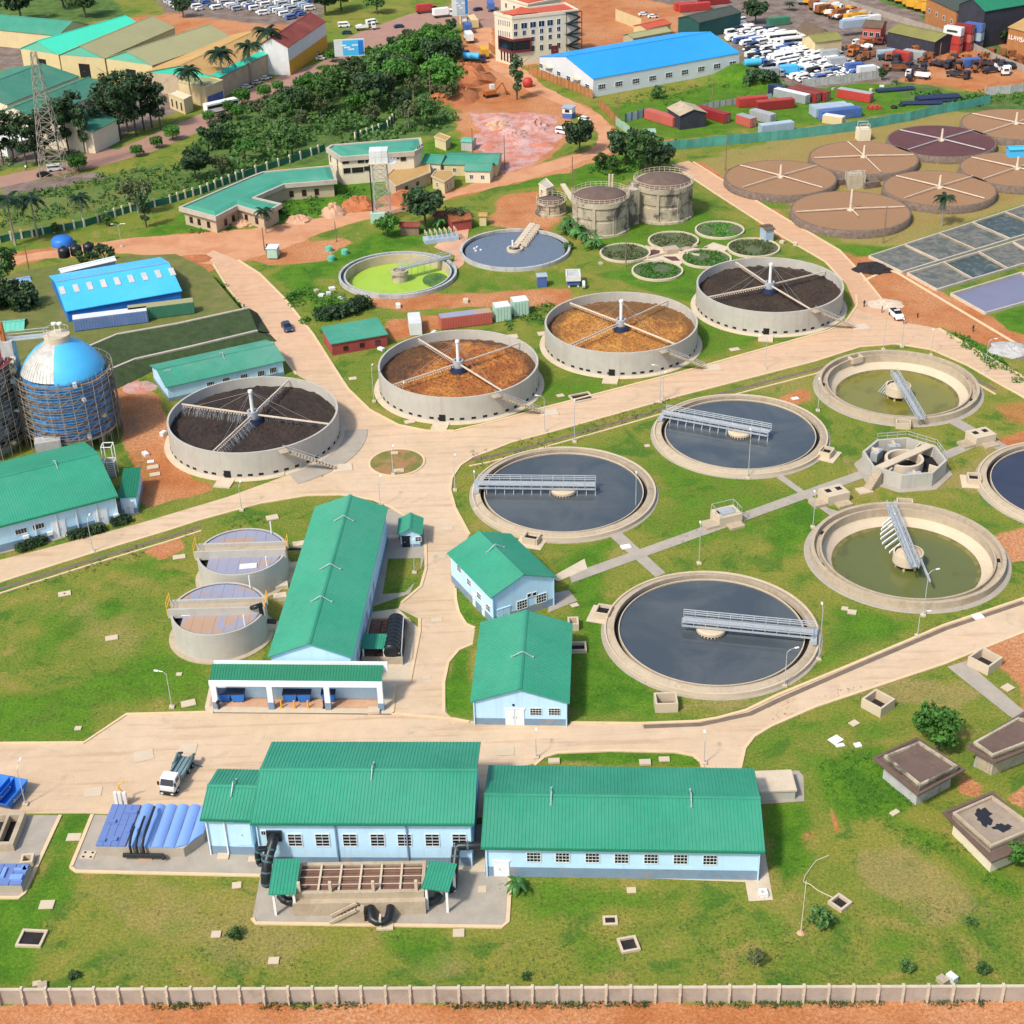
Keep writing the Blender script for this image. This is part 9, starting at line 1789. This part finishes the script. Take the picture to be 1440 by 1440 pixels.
# rocks, rubble and soil heaps
def heap(x,y,rx,ry,h,matn,label,seed,name='soil_heap',cat='soil heap'):
 rs_ = random.Random(seed); c = G(x,y); mb = MB(); n,m_ = 18,6; vs_ = [(c.x,c.y,h)]
 for k in range(1,m_ + 1):
  for j in range(n): a = 2 * math.pi * j / n; f = k / m_; r_ = f * rs_.uniform(.85,1.15); vs_.append((c.x + rx * r_ * math.cos(a),c.y + ry * r_ * math.sin(a),max(-.05,h * (1 - f * f) * rs_.uniform(.6,1.2)) if k < m_ else -.05))
 mb.add(vs_,[(0,1 + j,1 + (j + 1) % n) for j in range(n)] + [(1 + (k - 1) * n + j,1 + k * n + j,1 + k * n + (j + 1) % n,1 + (k - 1) * n + (j + 1) % n) for k in range(1,m_) for j in range(n)]); return solo(name,mb,matn,label,cat,loc=(c.x,c.y,0))
for a in ((575,282,8,5,2.6,'laterite','brown red soil heap beside the water tower',1),(505,292,5.5,4,2.8,'laterite','brown soil heap left of the water tower',2),(470,300,3.5,4,2.4,'laterite_pale','pale rocky heap by the red road left of tower',3),(342,315,3,3,1.2,'laterite_pale','pale rock pile at the green roofed building corner',4),(420,310,3.5,3,1.3,'laterite_pale','pale rock pile on the verge of red road',5),(1226,378,4.5,4,1.1,'black_soil','black soil heap by the drying beds',6),(273,364,5.,2.8,.5,'laterite','reddish brick rubble patch behind the blue factory',7),(656,112,9,10,5,'laterite','big red earth mound at the pit edge by the thicket',8),(638,138,8,9,4,'laterite','dark red earth mound left of the excavator',9),(754,180,4.5,5,2.2,'rubble_pink','pale grey gravel heap in the pink excavation',10),(725,190,4,5,1.3,'rubble_pink','pink rubble ridge in the excavation',11),(700,178,4,5,1.5,'laterite_pale','pale earth ridge in the excavation',12),(1420,492,4.5,4,.9,'grey_walling','grey stone heap beside the right lane',13),(1245,428,4,3,.5,'concrete_pale','pale cement patch by the white pickup',14),(196,545,3.5,3,.5,'rubble_pink','red and white rubble patch by the silo',15)): heap(*a)
t = thing('excavator','old white and orange excavator on the earth mound','excavator',G(690,136),.4); mb = MB(); [mb.box((0,s,0),4,.7,.8) for s in (-1,1)]; build('track',mb,'black_plastic',t,world=False); mb = MB(); mb.box((-.3,0,.9),3.6,2.4,1.3); build('body',mb,'orange_paint',t,world=False); mb = MB(); mb.box((.8,.6,2.2),1.4,1.1,1.3); build('cab',mb,'container_white',t,world=False); mb = MB(); mb.bar((1.2,-.4,1.6),(3.8,-.4,4.0),.4); mb.bar((3.8,-.4,4.0),(5.2,-.4,1.0),.35); build('arm',mb,'orange_paint',t,world=False); mb = MB(); mb.box((5.2,-.4,.2),.8,1,.9); build('bucket',mb,'rust',t,world=False)
mb = MB(); q = G(742,122); mb.lathe([(0,0),(1.4,.1),(1.7,1.6),(1.2,2.6),(0,3)],20,q); solo('red_tank',mb,'red_paint','red round tank beside the dark column tree','tank',smooth=True)
t = thing('booth','blue and white ticket booth on the bank above big tree','booth',G(800,165),-.4); mb = MB(); mb.box((0,0,0),3,3,1.5); build('base',mb,'container_blue',t,world=False); mb = MB(); mb.box((0,0,1.5),3,3,1.6); build('wall',mb,'container_white',t,world=False); mb = MB(); mb.box((0,0,3.1),3.6,3.6,.2); build('roof',mb,'container_pale',t,world=False); mb = MB(); mb.box((0,-1.5,1.8),1.4,.06,.9); build('window',mb,'dark_glass',t,world=False)
for i,(x,y,l) in enumerate(((91,361,'left'),(108,358,'middle'),(126,355,'right'))):
 t = thing('black_tank','black round water tank behind the blue factory, %s of three' % l,'water tank',G(x,y,TZ),0,'black water tanks'); mb = MB(); mb.lathe([(1.3,0),(1.35,.5),(1.3,1.0),(1.35,1.5),(1.25,2.0),(.5,2.4),(0,2.4)],20); build('body',mb,'black_plastic',t,world=False,smooth=True); mb = MB(); mb.lathe([(.4,2.35),(.4,2.6),(0,2.62)],14); build('lid',mb,'black_plastic',t,world=False)
mb = MB(); mb.lathe([(2.6,0),(2.6,1.2),(2.0,1.9),(0,2.1)],24,G(88,344)); solo('blue_tarp_tank',mb,'deep_blue','round blue tank beside the green fence post','tank',smooth=True)
t = thing('site_cabin','pale green cabin with dark machine by the junction','cabin',G(385,362),-.1); mb = MB(); mb.box((0,0,.3),2.4,2.8,2.3); build('wall',mb,'pale_green_paint',t,world=False); mb = MB(); mb.box((0,0,2.6),2.7,3.1,.15); build('roof',mb,'container_white',t,world=False); mb = MB(); mb.box((-1.2,3,0),2.6,1.6,1.3,.3); mb.box((-1.9,3.1,1.3),.9,1,.7,.3); build('machine',mb,'black_plastic',t,world=False)
for i,(x,y,p,l) in enumerate(((463,353,'turquoise_pale','teal drum left of the lime tank, back'),(485,357,'turquoise_pale','teal drum left of the lime tank, right'),(466,366,'turquoise_pale','teal drum left of the lime tank, front'))): mb = MB(); mb.tube([(0,0,0),(0,0,1.0)],.85,14); mb.tube([(0,0,1.0),(0,0,1.15)],.6,14); o_ = solo('plastic_drum',mb,p,l,'drum',loc=(0,0,0)); o_.location = G(x,y)
mb = MB(); mb.sheet(GL([(628,330),(660,318),(652,372),(632,388),(640,360),(610,348)]),.06); struct('paved_court',mb,'laterite_pale',tri=True)
for i,(x,y) in enumerate(((445,410),(452,416),(462,414),(467,407),(480,420),(560,432),(655,425),(845,372),(950,312),(1100,342),(1118,345),(205,640),(230,612),(60,1388),(1325,1381),(1338,1378),(610,470),(536,492),(500,482),(1155,168),(1180,133),(1172,126),(1225,128),(1240,122),(340,300),(365,318))): mb = MB(); mb.box(G(x,y),rs.uniform(.8,1.6),rs.uniform(.6,1.2),rs.uniform(.3,.8),rs.random() * 3); solo('rubble_block',mb,rs.choice(('concrete_pale','concrete_tan','container_white')),'loose pale block lying on the ground','block',group='loose pale blocks')
